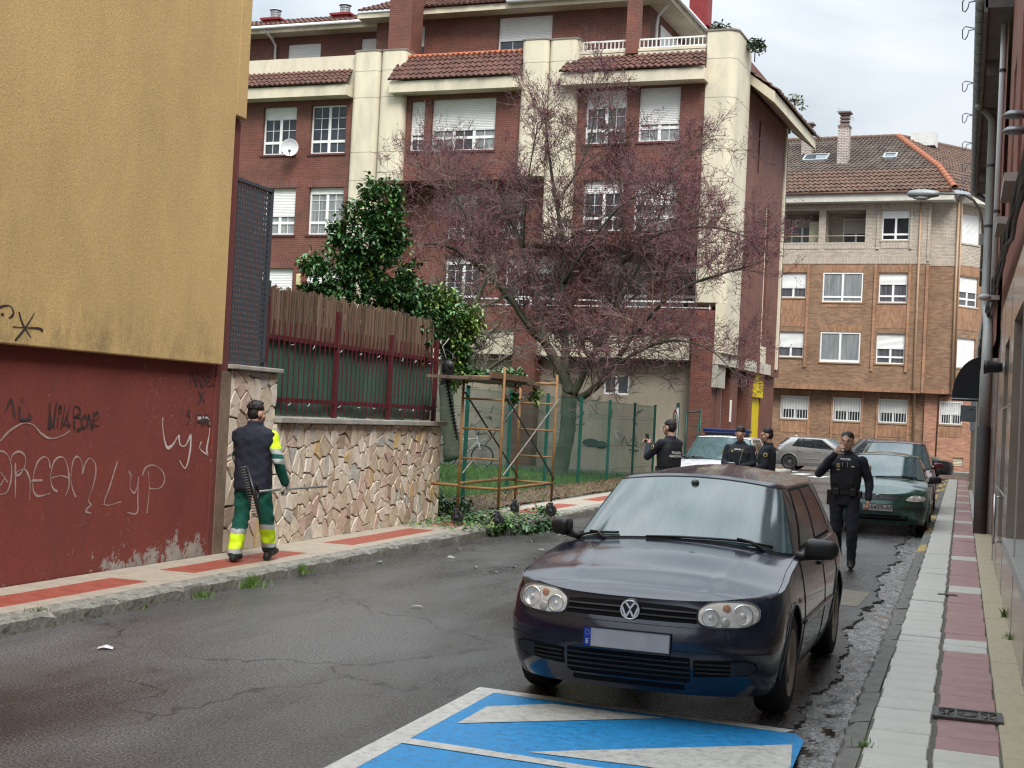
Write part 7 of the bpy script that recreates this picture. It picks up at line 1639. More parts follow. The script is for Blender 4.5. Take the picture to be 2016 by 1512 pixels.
q = MB(); rings(q, [(0, -.0, .775, .185, .14), (0, 0, .80, .205, .158), (0, 0, .90, .205, .155), (0, -.004, 1.05, .20, .15), (0, -.006, 1.2, .205, .152), (0, -.01, 1.33, .25, .155), (0, -.012, 1.40, .252, .14), (0, -.014, 1.44, .20, .12), (0, -.02, 1.46, .13, .10), (0, -.022, 1.475, .10, .09)], 26, 2.6)
rings(q, [(0, -.02, 1.44, .085, .085), (0, -.015, 1.53, .082, .085)]); remesh(q, 'vest', vestm, wk, .012, 3, None, .004, 2)
hand(wk, (hR[0]+.005, hR[1]+.02, hR[2]-.05), (.1, .25, -1), (-.9, .1, 0), 1, glove, 1.3); hand(wk, (hL[0], hL[1]+.03, hL[2]-.05), (0, .3, -1), (.9, 0, 0), -1, glove, .7)
rk = thing('rake', 'black plastic rake carried behind the worker by its thin handle', 'rake', (-6.985, 13.01, .13), R(-4)); rk.scale = (.955,)*3
hy = Vector((.305, .16, .80)); d0 = Vector((.28, -.42, .785)); d1 = Vector((.345, 1.02, .805))
MB().tube([tuple(d0), tuple(hy), tuple(d1)], .013, 8).build('handle', M('worn_aluminium_pole', (.34, .33, .32), .35, .2, 8, metal=.6), rk)
bt, bb = d0+Vector((-.10, .0, .26)), d0+Vector((.10, -.02, -.24))
MB().tube([tuple(bt), tuple(d0+Vector((.015, -.02, .02))), tuple(bb)], [.016, .024, .016], 8).build('rake_bar', black_plastic, rk); MB().tube([tuple(d0+Vector((.02, .06, 0))), tuple(d0+Vector((.03, 0, .10)))], .016, 6).tube([tuple(d0+Vector((.02, .06, 0))), tuple(d0+Vector((.05, 0, -.10)))], .016, 6).build('rake_brace', black_plastic, rk)
for k in range(20):
    p = bt.lerp(bb, k/19); MB().tube([tuple(p), tuple(p+Vector((-.06, -.01, -.012))), tuple(p+Vector((-.085, .0, -.02)))], [.008, .006, .0045], 5).build('tine', M('grey_plastic_tine', (.09, .09, .088), .5, .1), rk)
# ---- police officers
pol = fabric('police_navy_cloth', (.010, .012, .020)); pvest = M('black_police_vest', (.009, .010, .014), .75, .2, 20, .5, 90); badge_y = M('gold_badge', (.40, .30, .10), .4, .2, 30); wprint = M('silver_print', (.60, .60, .58), .4); belt = M('black_leather', (.010, .010, .010), .4, .1)
def officer(label, loc, rotz, pose, head_yaw=0, head_tilt=0, s=1.0, group=None, hairstyle='short', seed=0):
    t = person(label, loc, rotz, group); t.scale = (s, s, s); P_ = pose; q = MB()
    rings(q, [(0, 0, .82, .155, .115), (0, 0, .92, .17, .12), (0, 0, 1.02, .165, .115), (0, 0, 1.18, .18, .12), (0, 0, 1.34, .205, .125), (0, -.01, 1.43, .20, .105), (0, -.02, 1.50, .10, .075)])
    for k in 'LR':
        cap(q, P_['hip'+k], .102, P_['kn'+k], .074); cap(q, P_['kn'+k], .078, P_['an'+k], .056); cap(q, P_['sh'+k], .073, P_['el'+k], .060); cap(q, P_['el'+k], .060, P_['ha'+k], .046); boot(q, P_['an'+k], P_['to'+k])
    T, Rm = head_mesh(q, P_.get('head', (0, .02, 1.645)), head_yaw, head_tilt)
    hc = Vector(P_.get('head', (0, .02, 1.645)))
    hands_ = [Vector(P_['haL']), Vector(P_['haR'])]
    def pk(c):
        if (c-hc).length < .16 and c.z > hc.z-.115: return 1
        if c.z < .13: return 2
        return 0
    remesh(q, 'body', [pol, skin_m, bootm], t, .012, 4, pk, .0035, seed); face_parts(t, T, Rm, hairstyle, 1, seed)
    for k, sd in (('L', -1), ('R', 1)):
        e, h_ = Vector(P_['el'+k]), Vector(P_['ha'+k]); d = (h_-e).normalized(); nn = P_.get('pn'+k, (-sd, 0, 0)); hand(t, tuple(h_+d*.055), tuple(d), nn, sd, skin_m, P_.get('curl'+k, .6))
    q = MB(); rings(q, [(0, 0, 1.03, .182, .135), (0, 0, 1.06, .192, .145), (0, .0, 1.2, .20, .152), (0, 0, 1.34, .205, .152), (0, -.008, 1.43, .165, .125), (0, -.015, 1.47, .12, .10)], 26, 2.8); v = remesh(q, 'vest', pvest, t, .012, 2, None, .002, seed+5)
    q = MB(); rings(q, [(0, -.02, 1.46, .088, .085), (0, -.015, 1.53, .080, .080)]); remesh(q, 'collar', pol, t, .012, 2)
    q = MB(); rings(q, [(0, 0, .97, .182, .133), (0, 0, 1.03, .182, .133)], 26); b_ = q.build('belt', belt, t)
    for x, y, z, sx_, sy_, sz in ((.19, .02, .92, .035, .05, .10), (-.19, .03, .97, .03, .045, .05), (.10, .13, 1.0, .04, .025, .05), (-.11, .125, 1.0, .04, .025, .05)): MB().box(x-sx_, x+sx_, y-sy_, y+sy_, z-sz, z+sz).build('pouch', belt, b_, bevel=.012)
    for k, sd in (('L', -1), ('R', 1)):       # sleeve emblem
        a, e = Vector(P_['sh'+k]), Vector(P_['el'+k]); p = a.lerp(e, .33); o = Vector((sd, .15, .1)).normalized(); c = p+o*.074
        m4 = o.to_track_quat('Z', 'Y').to_matrix().to_4x4(); m4.translation = c; em = MB().lathe([(.036, 0), (.036, .006), (.030, .008), (0, .009)], n=18).build('sleeve_emblem', badge_y, t); em.data.transform(m4)
        em2 = MB().lathe([(.022, .0085), (.0, .011)], n=14).build('emblem_centre', pol, em); em2.data.transform(m4)
    return t, v
CAST = {}
def caster(v): return BVHTree.FromPolygons([x.co for x in v.data.vertices], [p.vertices[:] for p in v.data.polygons])
def print_on(v, t, lines, size, back, z0, mat_=None, lead=.055, name='lettering'):
    bv = caster(v)
    for k, s_ in enumerate(lines):
        sg = -1 if back else 1
        o = text_mesh(s_, size, mat_ or wprint, t, mtx3((0, sg*.5, z0-lead*k), (-sg, 0, 0), (0, 0, 1)), name, extrude=0, bold=.0016)
        for vt in o.data.vertices:
            loc, nrm, _, ok = bv.ray_cast(Vector((vt.co.x, sg*.5, vt.co.z)), Vector((0, -sg, 0)))
            if loc: vt.co = loc+nrm*.004
stand = dict(hipL=(-.10, 0, .92), hipR=(.10, 0, .92), knL=(-.12, .02, .50), knR=(.12, .02, .50), anL=(-.13, -.02, .10), anR=(.13, -.02, .10), toL=(-.16, .16, .04), toR=(.16, .16, .04), shL=(-.198, 0, 1.405), shR=(.198, 0, 1.405))
gp_ = 'police officers in dark uniform'
# officer photographing: seen from behind, turned to the left
p1 = dict(stand, elL=(-.25, .22, 1.19), haL=(-.06, .40, 1.36), elR=(.25, .22, 1.19), haR=(.06, .42, 1.36), pnL=(.6, .3, .2), pnR=(-.6, .3, .2), curlL=.8, curlR=.8, head=(0, .03, 1.645))
o1, v1 = officer('police officer holding up a phone, seen from behind by the mesh fence', (-4.43, 22, 0), R(58), p1, R(16), R(-4), 1.03, gp_, seed=11)
print_on(v1, o1, ['POLICIA', 'NACIONAL'], .052, True, 1.27, lead=.052)
ph = thing('phone', 'dark phone held up by the officer at the fence', 'phone', (0, 0, 0)); ph.matrix_world = Matrix.Translation((-4.43, 22, 0)) @ Matrix.Rotation(R(58), 4, 'Z') @ Matrix.Translation((0, .50, 1.50)) @ Matrix.Rotation(R(-8), 4, 'X')
MB().box(-.038, .038, -.006, .006, -.075, .085).build('case', black_plastic, ph, bevel=.005); MB().box(-.034, .034, -.0075, -.006, -.07, .08).build('screen', M('phone_screen', (.03, .035, .04), .1), ph)
# two officers talking beside the police car
p2 = dict(stand, elL=(-.25, .04, 1.16), haL=(-.08, .25, 1.10), elR=(.25, .04, 1.16), haR=(.08, .24, 1.09), pnL=(0, 0, 1), pnR=(0, 0, 1), curlL=.6, curlR=.6)
o2, v2 = officer('police officer facing the street holding a white paper beside the other', (-3.55, 23.6, 0), R(172), p2, R(10), R(-22), 1.0, gp_, seed=12)
print_on(v2, o2, ['POLICIA'], .03, False, 1.39)
pp = thing('paper', 'white folded paper in the hands of the officer facing the street', 'paper'); pp.matrix_world = Matrix.Translation((-3.55, 23.6, 0)) @ Matrix.Rotation(R(172), 4, 'Z') @ Matrix.Translation((.02, .34, 1.12)) @ Matrix.Rotation(R(40), 4, 'X')
MB().box(-.06, .06, -.08, .08, -.003, .003).quad((-.06, -.08, .004), (.06, -.08, .03), (.06, .06, .03), (-.06, .08, .004)).build('sheet', M('paper_white', (.62, .62, .66), .7), pp)
p3 = dict(stand, elL=(-.24, .02, 1.15), haL=(-.12, .22, 1.06), elR=(.24, .03, 1.15), haR=(.08, .2, 1.02), curlL=.7, curlR=.7)
o3, v3 = officer('police officer in profile standing nearest the yellow shopfront', (-3.08, 23.5, 0), R(96), p3, R(8), R(-8), 1.0, gp_, seed=13)
# officer walking towards the camera, one hand to his face
p4 = dict(stand, hipL=(-.10, 0, .92), hipR=(.10, 0, .92), knL=(-.12, .10, .50), anL=(-.12, .06, .10), toL=(-.14, .24, .05), knR=(.10, .0, .50), anR=(.09, -.24, .14), toR=(.09, -.08, .045),
          elL=(-.30, -.02, 1.14), haL=(-.305, .08, .93), elR=(.33, .10, 1.22), haR=(.13, .22, 1.48), pnL=(.8, 0, 0), pnR=(-.6, -.6, 0), curlL=1.5, curlR=.9)
o4, v4 = officer('police officer walking towards the camera with one hand at his face', (-1.42, 18.7, 0), R(178), p4, R(-4), R(-2), 1.0, gp_, seed=14)
print_on(v4, o4, ['POLICIA'], .034, False, 1.42)
def chest(t, v, x, z, w, h, m_, nm='badge'):
    loc, nrm, _, ok = CAST.setdefault(v.name, caster(v)).ray_cast(Vector((x, .5, z)), Vector((0, -1, 0)))
    if loc: MB().box(loc.x-w, loc.x+w, loc.y-.004, loc.y+.014, z-h, z+h).build(nm, m_, t, bevel=.005)
for x, z, w, h, m_, nm in ((.085, 1.34, .022, .028, badge_y, 'chest_badge'), (0, 1.34, .03, .04, pvest, 'radio_pouch'), (-.03, 1.355, .004, .03, wprint, 'silver_trim'), (.03, 1.355, .004, .03, wprint, 'silver_trim'), (-.10, 1.33, .022, .007, wprint, 'name_strip'), (.085, 1.285, .018, .006, wprint, 'name_strip'), (.10, 1.16, .06, .06, pvest, 'vest_pouch'), (-.06, 1.15, .05, .055, pvest, 'vest_pouch')): chest(o4, v4, x, z, w, h, m_, nm)
for x, z in ((.085, 1.36), (-.09, 1.38)): chest(o2, v2, x, z, .018, .02, badge_y, 'chest_badge')
# ------------------------------------------------------------------ trees, shrubs, leaves
bark = M('dark_plum_bark', (.060, .060, .040), .9, .35, 5, .8, 30, dirt=(.06, .065, .035), dscale=2, damt=.6, stretch=(1, 1, .4)); twig_m = M('purple_brown_twig', (.145, .085, .085), .8, .3, 4, island=.3); twig_g = M('grey_brown_twig', (.15, .122, .095), .85, .3, 4, island=.3); bud_m = M('dark_red_bud', (.15, .034, .052), .6, .3, 5, island=.35)
def limb_path(pts, r, k=5, jit=.02):
    P = [Vector(p[:3]) for p in pts]; W = [p[3] for p in pts]; S = []; RR = []
    for i in range(len(P)-1):
        a, b_, c, d = P[max(i-1, 0)], P[i], P[i+1], P[min(i+2, len(P)-1)]
        for j in range(k):
            t = j/k; S.append(.5*((2*b_)+(c-a)*t+(2*a-5*b_+4*c-d)*t*t+(3*b_-a-3*c+d)*t**3)+Vector((r.gauss(0, jit), r.gauss(0, jit), r.gauss(0, jit)))*min(1, W[i]*4)); RR.append(W[i]+(W[i+1]-W[i])*t)
    S.append(P[-1]); RR.append(W[-1]); return S, RR
def bare_tree(root, LIMBS, seed, ntw, bud, tw_mats, scale=1.0, gens=3, up=.35):
    r = random.Random(seed); tw = MB(); bd = MB()
    def twig(p, d, L_, w, g):
        n = 3; pts = [p]; dd = d
        for i in range(n):
            dd = (dd+Vector((r.gauss(0, .22), r.gauss(0, .22), r.gauss(.02, .2)))).normalized(); pts.append(pts[-1]+dd*L_/n)
        m = 0 if (g >= 2 or r.random() < .55) else 1
        tw.tube([tuple(x) for x in pts], [w, w*.85, w*.7, w*.45], 3, m, False, False)
        if g < gens:
            for k in range(ntw[g]):
                t = r.uniform(.25, 1); i = min(n-1, int(t*n)); b_ = pts[i].lerp(pts[i+1], t*n-i); nd = (dd*.75+Vector((r.gauss(0, .55), r.gauss(0, .55), r.gauss(up*.4, .5)))).normalized()
                twig(b_, nd, L_*r.uniform(.45, .75), w*.72, g+1)
        if bud and g >= gens-1:
            for k in range(bud):
                t = r.uniform(.2, 1.0); i = min(n-1, int(t*n)); b_ = pts[i].lerp(pts[i+1], t*n-i); a = Vector((r.gauss(0, 1), r.gauss(0, 1), r.gauss(.3, 1))).normalized(); c = a.cross(Vector((r.gauss(0, 1), r.gauss(0, 1), r.gauss(0, 1)))).normalized(); s_ = r.uniform(.014, .030)
                bd.add([tuple(b_-c*s_*.5), tuple(b_+a*s_*1.5), tuple(b_+c*s_*.5)], [(0, 1, 2)])
    for key, pts, spawn in LIMBS:
        S, RR = limb_path(pts, r); q = MB(); q.tube([tuple(p) for p in S], RR, 10 if RR[0] > .1 else 6); q.build('trunk' if key == 'trunk' else 'limb', bark, root, fix=False)
        if spawn:
            n = len(S); tot = sum((S[i+1]-S[i]).length for i in range(n-1))
            for k in range(int(spawn*tot)):
                t = r.random()**.75; f = t*(n-1); i = min(n-2, int(f)); p = S[i].lerp(S[i+1], f-i); al = (S[i+1]-S[i]).normalized()
                nd = (al*.5+Vector((r.gauss(0, .6), r.gauss(0, .6), r.gauss(up, .5)))).normalized(); w = min(.020, max(.0095, RR[i]*.3))
                twig(p, nd, scale*r.uniform(.6, 1.25)*(1-.35*t), w, 0)
    stuff(tw.build('twigs', tw_mats, root, fix=False))
    if bud: stuff(bd.build('buds', bud_m, root, fix=False))
TR = {'trunk': [(-10.23, 36.0, 0.06, 0.36), (-10.08, 36.0, 0.99, 0.33), (-10.01, 36.0, 1.81, 0.33), (-10.01, 36.0, 2.42, 0.34)], 'a': [(-10.01, 36.0, 2.42, 0.3), (-10.36, 36.0, 3.16, 0.26), (-10.74, 36.0, 3.69, 0.22), (-11.15, 35.6, 4.2, 0.18), (-11.63, 35.2, 4.96, 0.15), (-12.16, 35.0, 5.47, 0.13), (-12.54, 34.6, 5.83, 0.11), (-12.87, 34.3, 6.05, 0.09), (-13.26, 34.0, 6.14, 0.06), (-13.75, 33.8, 6.09, 0.03)], 'b': [(-10.18, 36.0, 2.89, 0.22), (-10.32, 36.3, 4.0, 0.18), (-10.53, 36.6, 5.4, 0.15), (-10.62, 36.8, 6.54, 0.13), (-10.95, 37.0, 7.69, 0.09), (-11.3, 37.2, 9.15, 0.06), (-11.59, 37.4, 10.63, 0.03)], 'c': [(-10.74, 36.0, 3.69, 0.17), (-11.37, 36.6, 5.39, 0.13), (-11.84, 37.0, 6.41, 0.11), (-12.48, 37.4, 7.47, 0.09), (-13.19, 37.6, 8.23, 0.07), (-14.22, 37.8, 8.63, 0.05), (-15.09, 38.0, 8.75, 0.03)], 'd': [(-9.93, 36.0, 2.42, 0.24), (-9.59, 36.0, 3.18, 0.19), (-9.19, 36.2, 4.02, 0.16), (-8.93, 36.4, 4.86, 0.14), (-8.9, 36.6, 5.98, 0.11), (-9.01, 36.8, 7.39, 0.08), (-9.29, 37.0, 9.09, 0.05), (-9.71, 37.2, 10.97, 0.025)], 'e': [(-9.75, 36.0, 2.3, 0.2), (-9.18, 35.6, 2.64, 0.17), (-8.74, 35.4, 3.12, 0.14), (-8.21, 35.0, 3.84, 0.11), (-7.37, 34.6, 4.74, 0.09), (-6.55, 34.2, 5.23, 0.07), (-5.77, 34.0, 5.47, 0.05), (-4.88, 33.8, 5.71, 0.025)], 'f': [(-8.74, 35.4, 3.12, 0.1), (-7.84, 34.6, 3.57, 0.08), (-6.82, 34.0, 3.82, 0.06), (-5.86, 33.6, 3.57, 0.04), (-5.19, 33.4, 2.98, 0.02)], 'g': [(-8.9, 36.6, 5.98, 0.09), (-8.03, 36.0, 6.59, 0.07), (-7.15, 35.6, 6.81, 0.06), (-6.02, 35.2, 6.76, 0.045), (-4.95, 35.0, 6.36, 0.02)], 'h': [(-8.93, 36.4, 4.86, 0.1), (-8.5, 37.0, 6.03, 0.08), (-8.09, 37.4, 7.48, 0.06), (-7.77, 37.6, 8.77, 0.045), (-7.13, 37.8, 9.36, 0.02)], 'i': [(-12.16, 35.0, 5.47, 0.08), (-12.79, 35.4, 6.61, 0.06), (-13.28, 35.6, 7.47, 0.05), (-13.91, 35.8, 8.2, 0.035), (-15.07, 36.0, 8.67, 0.02)], 'j': [(-10.95, 37.0, 7.69, 0.07), (-10.23, 36.6, 8.6, 0.05), (-9.87, 36.4, 9.53, 0.04), (-9.74, 36.2, 10.86, 0.02)], 'k': [(-11.63, 35.2, 4.96, 0.08), (-11.98, 34.6, 4.63, 0.06), (-12.53, 34.2, 4.32, 0.045), (-12.99, 34.0, 3.89, 0.02)], 'l': [(-10.53, 36.6, 5.4, 0.1), (-9.57, 35.6, 6.39, 0.07), (-8.52, 35.0, 7.38, 0.05), (-7.51, 34.6, 7.57, 0.03), (-6.54, 34.4, 7.03, 0.02)], 'm': [(-10.32, 36.3, 4.0, 0.12), (-11.5, 37.6, 4.91, 0.09), (-12.41, 38.4, 5.85, 0.07), (-13.53, 38.8, 6.78, 0.05), (-14.59, 39.0, 7.4, 0.03)], 'n': [(-9.19, 36.2, 4.02, 0.1), (-9.01, 37.6, 4.97, 0.07), (-8.5, 38.4, 5.63, 0.05), (-7.76, 38.8, 6.54, 0.04), (-6.95, 39.0, 7.15, 0.02)], 'o': [(-11.84, 37.0, 6.41, 0.08), (-11.64, 36.4, 7.6, 0.06), (-11.43, 36.0, 8.64, 0.04), (-11.21, 35.8, 9.7, 0.025)]}
pt = thing('plum_tree', 'bare purple plum tree with red buds behind the green mesh fence', 'tree', (0, 0, 0))
lim = []
for k, v in TR.items():
    v = [(p[0], p[1], p[2], p[3]*(.64 if k == 'trunk' else .54)) for p in v]
    if k == 'trunk': v = [(v[0][0]-.02, v[0][1], -.1, v[0][3]*1.25)]+v
    lim.append((k, v, 0 if k == 'trunk' else 7.5))
bare_tree(pt, lim, 3, (4, 4, 3), 3, [twig_m, twig_g], 1.35)
g2 = thing('bare_tree', 'smaller bare grey tree with thin branches behind the scaffold', 'tree', (0, 0, 0))
bare_tree(g2, [('trunk' if i == 0 else 'l', b_, 5 if i else 3) for i, b_ in enumerate([[(-11.02, 30.0, 0.69, 0.2), (-11.25, 30.0, 1.9, 0.17), (-11.3, 30.0, 2.83, 0.14), (-11.09, 30.0, 3.54, 0.1), (-10.69, 30.0, 4.25, 0.06), (-10.42, 30.0, 4.95, 0.03)], [(-11.3, 30.0, 2.83, 0.1), (-10.7, 30.0, 3.2, 0.06), (-10.12, 30.0, 3.8, 0.03)], [(-11.27, 30.0, 2.36, 0.08), (-10.4, 29.6, 2.61, 0.05), (-9.64, 29.4, 3.09, 0.025)], [(-11.3, 30.0, 2.83, 0.09), (-11.67, 30.2, 3.77, 0.05), (-11.93, 30.4, 4.73, 0.025)], [(-11.09, 30.0, 3.54, 0.07), (-10.58, 30.3, 3.63, 0.04), (-9.94, 30.6, 3.73, 0.02)]])], 5, (4, 3, 2), 0, [twig_g, twig_g], .8)
leaf_ms = [M('glossy_dark_leaf', (.042, .11, .036), .36, .25, 6, spec=.6, island=.45), M('glossy_mid_leaf', (.075, .165, .05), .36, .25, 6, spec=.6, island=.4), M('yellow_green_leaf', (.17, .25, .065), .4, .25, 6, spec=.5, island=.3)]
def leaf(q, p, d, up_, L_, w, mi, r):
    d = d.normalized(); s_ = d.cross(up_); s_ = s_.normalized() if s_.length > 1e-4 else Vector((1, 0, 0)); n = s_.cross(d).normalized(); dr = r.uniform(.1, .4)
    b_ = p; m1 = p+d*L_*.45-n*0; tip = p+d*L_*.96-n*L_*dr; e = n*w*.35
    q.add([tuple(b_), tuple(p+d*L_*.3+s_*w+e), tuple(p+d*L_*.62+s_*w*.85-n*L_*dr*.35+e), tuple(tip), tuple(p+d*L_*.62-s_*w*.85-n*L_*dr*.35+e), tuple(p+d*L_*.3-s_*w+e), tuple(p+d*L_*.48-n*L_*dr*.15)], [(0, 1, 6), (1, 2, 6), (2, 3, 6), (3, 4, 6), (4, 5, 6), (5, 0, 6)], mi, True)
DENS = 3.4
def leafy(q, blobs, r, L_=.10):
    for c, rad, n, mix in blobs:
        # sprays: leaves gathered round shoot tips so that gaps show between them
        ns = max(4, int(n*DENS/11))
        for k in range(ns):
            dv = Vector((r.gauss(0, 1), r.gauss(0, 1), r.gauss(0, 1))).normalized(); rr = r.uniform(.35, 1.06)**.55
            tip = Vector((c[0]+dv.x*rad[0]*rr, c[1]+dv.y*rad[1]*rr, c[2]+dv.z*rad[2]*rr)); ax = (dv+Vector((r.gauss(0, .3), r.gauss(0, .3), r.gauss(.45, .3)))).normalized()
            pick = mix if r.random() < .75 else r.choice((0, 1, 1, 2))
            for j in range(11):
                o = tip-ax*r.uniform(0, .22); d = (ax*r.uniform(-.1, .9)+Vector((r.gauss(0, .7), r.gauss(0, .7), r.gauss(-.1, .5)))); leaf(q, o, d, Vector((0, 0, 1)), L_*r.uniform(.65, 1.15), L_*r.uniform(.19, .27), pick, r)
mg = thing('evergreen_shrub', 'tall glossy evergreen shrub growing over the reed screen', 'shrub', (0, 0, 0))
r_ = random.Random(21); q = MB()
leafy(q, [((-8.55, 18.9, 3.2), (0.9, 0.9, 0.72), 900, 0), ((-8.85, 18.8, 3.75), (0.624, 0.66, 0.6), 560, 1), ((-8.55, 19.0, 4.3), (0.552, 0.6, 0.6), 560, 0), ((-8.42, 19.0, 4.85), (0.312, 0.384, 0.504), 260, 1), ((-8.15, 19.1, 4.6), (0.264, 0.36, 0.6), 240, 1), ((-8.18, 19.1, 3.9), (0.48, 0.6, 0.66), 420, 0), ((-9.3, 18.9, 3.85), (0.36, 0.36, 0.192), 130, 1), ((-9.25, 18.7, 3.3), (0.48, 0.48, 0.36), 230, 0), ((-8.95, 18.9, 4.35), (0.24, 0.3, 0.264), 90, 1),
          ((-8.15, 19.6, 3.6), (.45, .6, .35), 330, 1), ((-7.85, 20.5, 3.45), (.42, .5, .35), 380, 2), ((-7.55, 20.9, 3.2), (.3, .4, .4), 260, 2), ((-7.95, 20.2, 3.25), (0.6, 0.72, 0.384), 420, 1), ((-8.1, 19.6, 2.9), (0.6, 0.84, 0.6), 420, 0), ((-7.72, 20.7, 3.05), (0.396, 0.54, 0.504), 330, 2), ((-7.6, 20.75, 2.65), (0.264, 0.36, 0.42), 170, 1), ((-7.9, 20.6, 3.55), (0.36, 0.36, 0.216), 150, 2), ((-7.62, 20.5, 2.35), (0.168, 0.216, 0.3), 60, 2)], r_, .108)
stuff(q.build('foliage', leaf_ms, mg, fix=False))
q = MB()
for a, b_ in (((-8.6, 19, .2), (-8.5, 19, 4.8)), ((-8.55, 19, 1.8), (-9.2, 18.8, 3.8)), ((-8.5, 19, 2.0), (-8.1, 19.1, 4.6)), ((-8.5, 19.1, 1.6), (-7.7, 20.6, 3.1)), ((-8.5, 19.1, 1.6), (-8.0, 20.1, 3.3)), ((-8.55, 19, 2.6), (-8.9, 18.8, 4.3))):
    A_, B2 = Vector(a), Vector(b_); MB().tube([tuple(A_.lerp(B2, i/5)+Vector((r_.gauss(0, .04), r_.gauss(0, .04), 0))) for i in range(6)], [.05, .045, .04, .03, .02, .012], 6).build('stem', bark, mg, fix=False)
# cut branch lying on the scaffold platform
def cut_branch(label, loc, rot, blobs, stems, L_=.10, seed=1, group='cut evergreen branches'):
    t = thing('cut_branch', label, 'branch', loc, rot, group=group); q = MB(); r = random.Random(seed); leafy(q, blobs, r, L_); stuff(q.build('leaves', leaf_ms, t, fix=False))
    for s_ in stems: MB().tube(s_, [.012]+[.008]*(len(s_)-1), 5).build('stem', bark, t, fix=False)
cut_branch('cut leafy branch lying across the top of the scaffold platform', (-6.9, 20.6, 2.33), 0, [((-.45, .1, .10), (.4, .5, .10), 150, 1), ((.1, .3, .08), (.35, .55, .10), 170, 1), ((-.1, .8, .06), (.3, .4, .09), 110, 0)], [[(-.6, -.4, .03), (-.2, .2, .06), (.1, .9, .05)]], .11, 31)
cut_branch('small cut sprig hanging below the scaffold platform edge', (-6.55, 20.4, 2.1), 0, [((-.02, .05, -.05), (.06, .08, .12), 34, 0)], [[(0, 0, .2), (0, .05, -.1)]], .10, 32)
cut_branch('leafy sprig hanging from the right end of the scaffold plank', (-6.6, 21.5, 2.12), 0, [((.02, .1, -.0), (.06, .1, .14), 30, 2)], [[(0, 0, .2), (.03, .1, -.1)]], .11, 33)
cut_branch('dark leafy branch piled at the corner of the stone wall by the fence', (-7.95, 20.6, .15), 0, [((0, .1, .2), (.28, .45, .26), 260, 0), ((.2, .7, .12), (.3, .4, .16), 130, 0)], [[(0, -.2, .05), (0, .3, .4)]], .11, 34)
cut_branch('cut branch lying in the road gutter below the kerb near the dark car mirror', (-6.15, 21.0, .03), 0, [((0, .0, .05), (.18, .75, .06), 110, 0), ((-.1, -.9, .05), (.2, .5, .05), 55, 1)], [[(-.1, -.9, .03), (0, .2, .06), (.05, .8, .04)]], .11, 35)
cut_branch('cut branch draped over the left kerb beside the nearest scaffold wheel', (-6.5, 19.6, .12), 0, [((.0, .0, .05), (.3, .5, .06), 90, 1), ((-.5, .3, .06), (.3, .5, .06), 70, 1)], [[(-.5, .3, .05), (.1, 0, .05)]], .11, 36)
cut_branch('small cut branch on the pavement by the farther scaffold wheel', (-6.75, 22.9, .14), .4, [((0, 0, .05), (.14, .35, .06), 60, 1)], [[(0, -.3, .03), (0, .3, .04)]], .11, 37)
q = MB(); r = random.Random(44)
for k in range(1100):
    y = r.triangular(18.2, 23.8, 20.2); x = r.uniform(-7.6, -6.4); z = .142+r.uniform(0, .03); a = r.uniform(0, 6.28)
    leaf(q, Vector((x, y, z)), Vector((math.cos(a), math.sin(a), r.uniform(-.05, .3))), Vector((r.gauss(0, .3), r.gauss(0, .3), 1)), r.uniform(.06, .12), r.uniform(.014, .022), r.choice((0, 1, 1, 2)), r)
stuff(tag(q.build('leaf_litter', leaf_ms, fix=False), 'green cut leaves strewn over the pavement under the scaffold', 'leaves'))
pale_leaf = M('pale_underside_leaf', (.30, .32, .25), .5, .2, 8); first = None
for k, (x, y) in enumerate(((-6.28, 14.9), (-5.24, 15.2), (-4.87, 14.9), (-5.02, 16.8), (-6.2, 17.1), (-4.55, 11.8), (-5.7, 18.9), (-5.4, 19.5), (-5.9, 16.0), (-4.9, 15.6), (-5.3, 17.8), (-4.6, 17.3), (-5.6, 20.3))):
    q = MB(); r = random.Random(60+k); leaf(q, Vector((0, 0, .012)), Vector((1, 0, .15)), Vector((.3*r.gauss(0, 1), .3*r.gauss(0, 1), 1)), r.uniform(.09, .15), .022, 0, r); a = r.uniform(0, 6.28)
    if k % 3 == 0: leaf(q, Vector((0, 0, .012)), Vector((.2, 1, .2)), Vector((0, .2, 1)), .11, .022, 1, r)
    o = q.build('fallen_leaf', [pale_leaf, leaf_ms[1]], None, (x, y, 0), a, fix=False); tag(o, 'small cut leaf lying alone on the wet road', 'leaf', 'single cut leaves on the wet road')
pq = MB(); pq.add([(-.05, -.03, .004), (.0, -.04, .02), (.06, -.02, .006), (.05, .03, .012), (.0, .03, .028), (-.055, .025, .008)], [(0, 1, 4, 5), (1, 2, 3, 4)])
tag(pq.build('paper_scrap', M('paper_white', (.62, .62, .66), .7), None, (-5.66, 8.52, 0), .3, fix=False), 'crumpled white paper scrap on the wet road near the left kerb', 'litter')
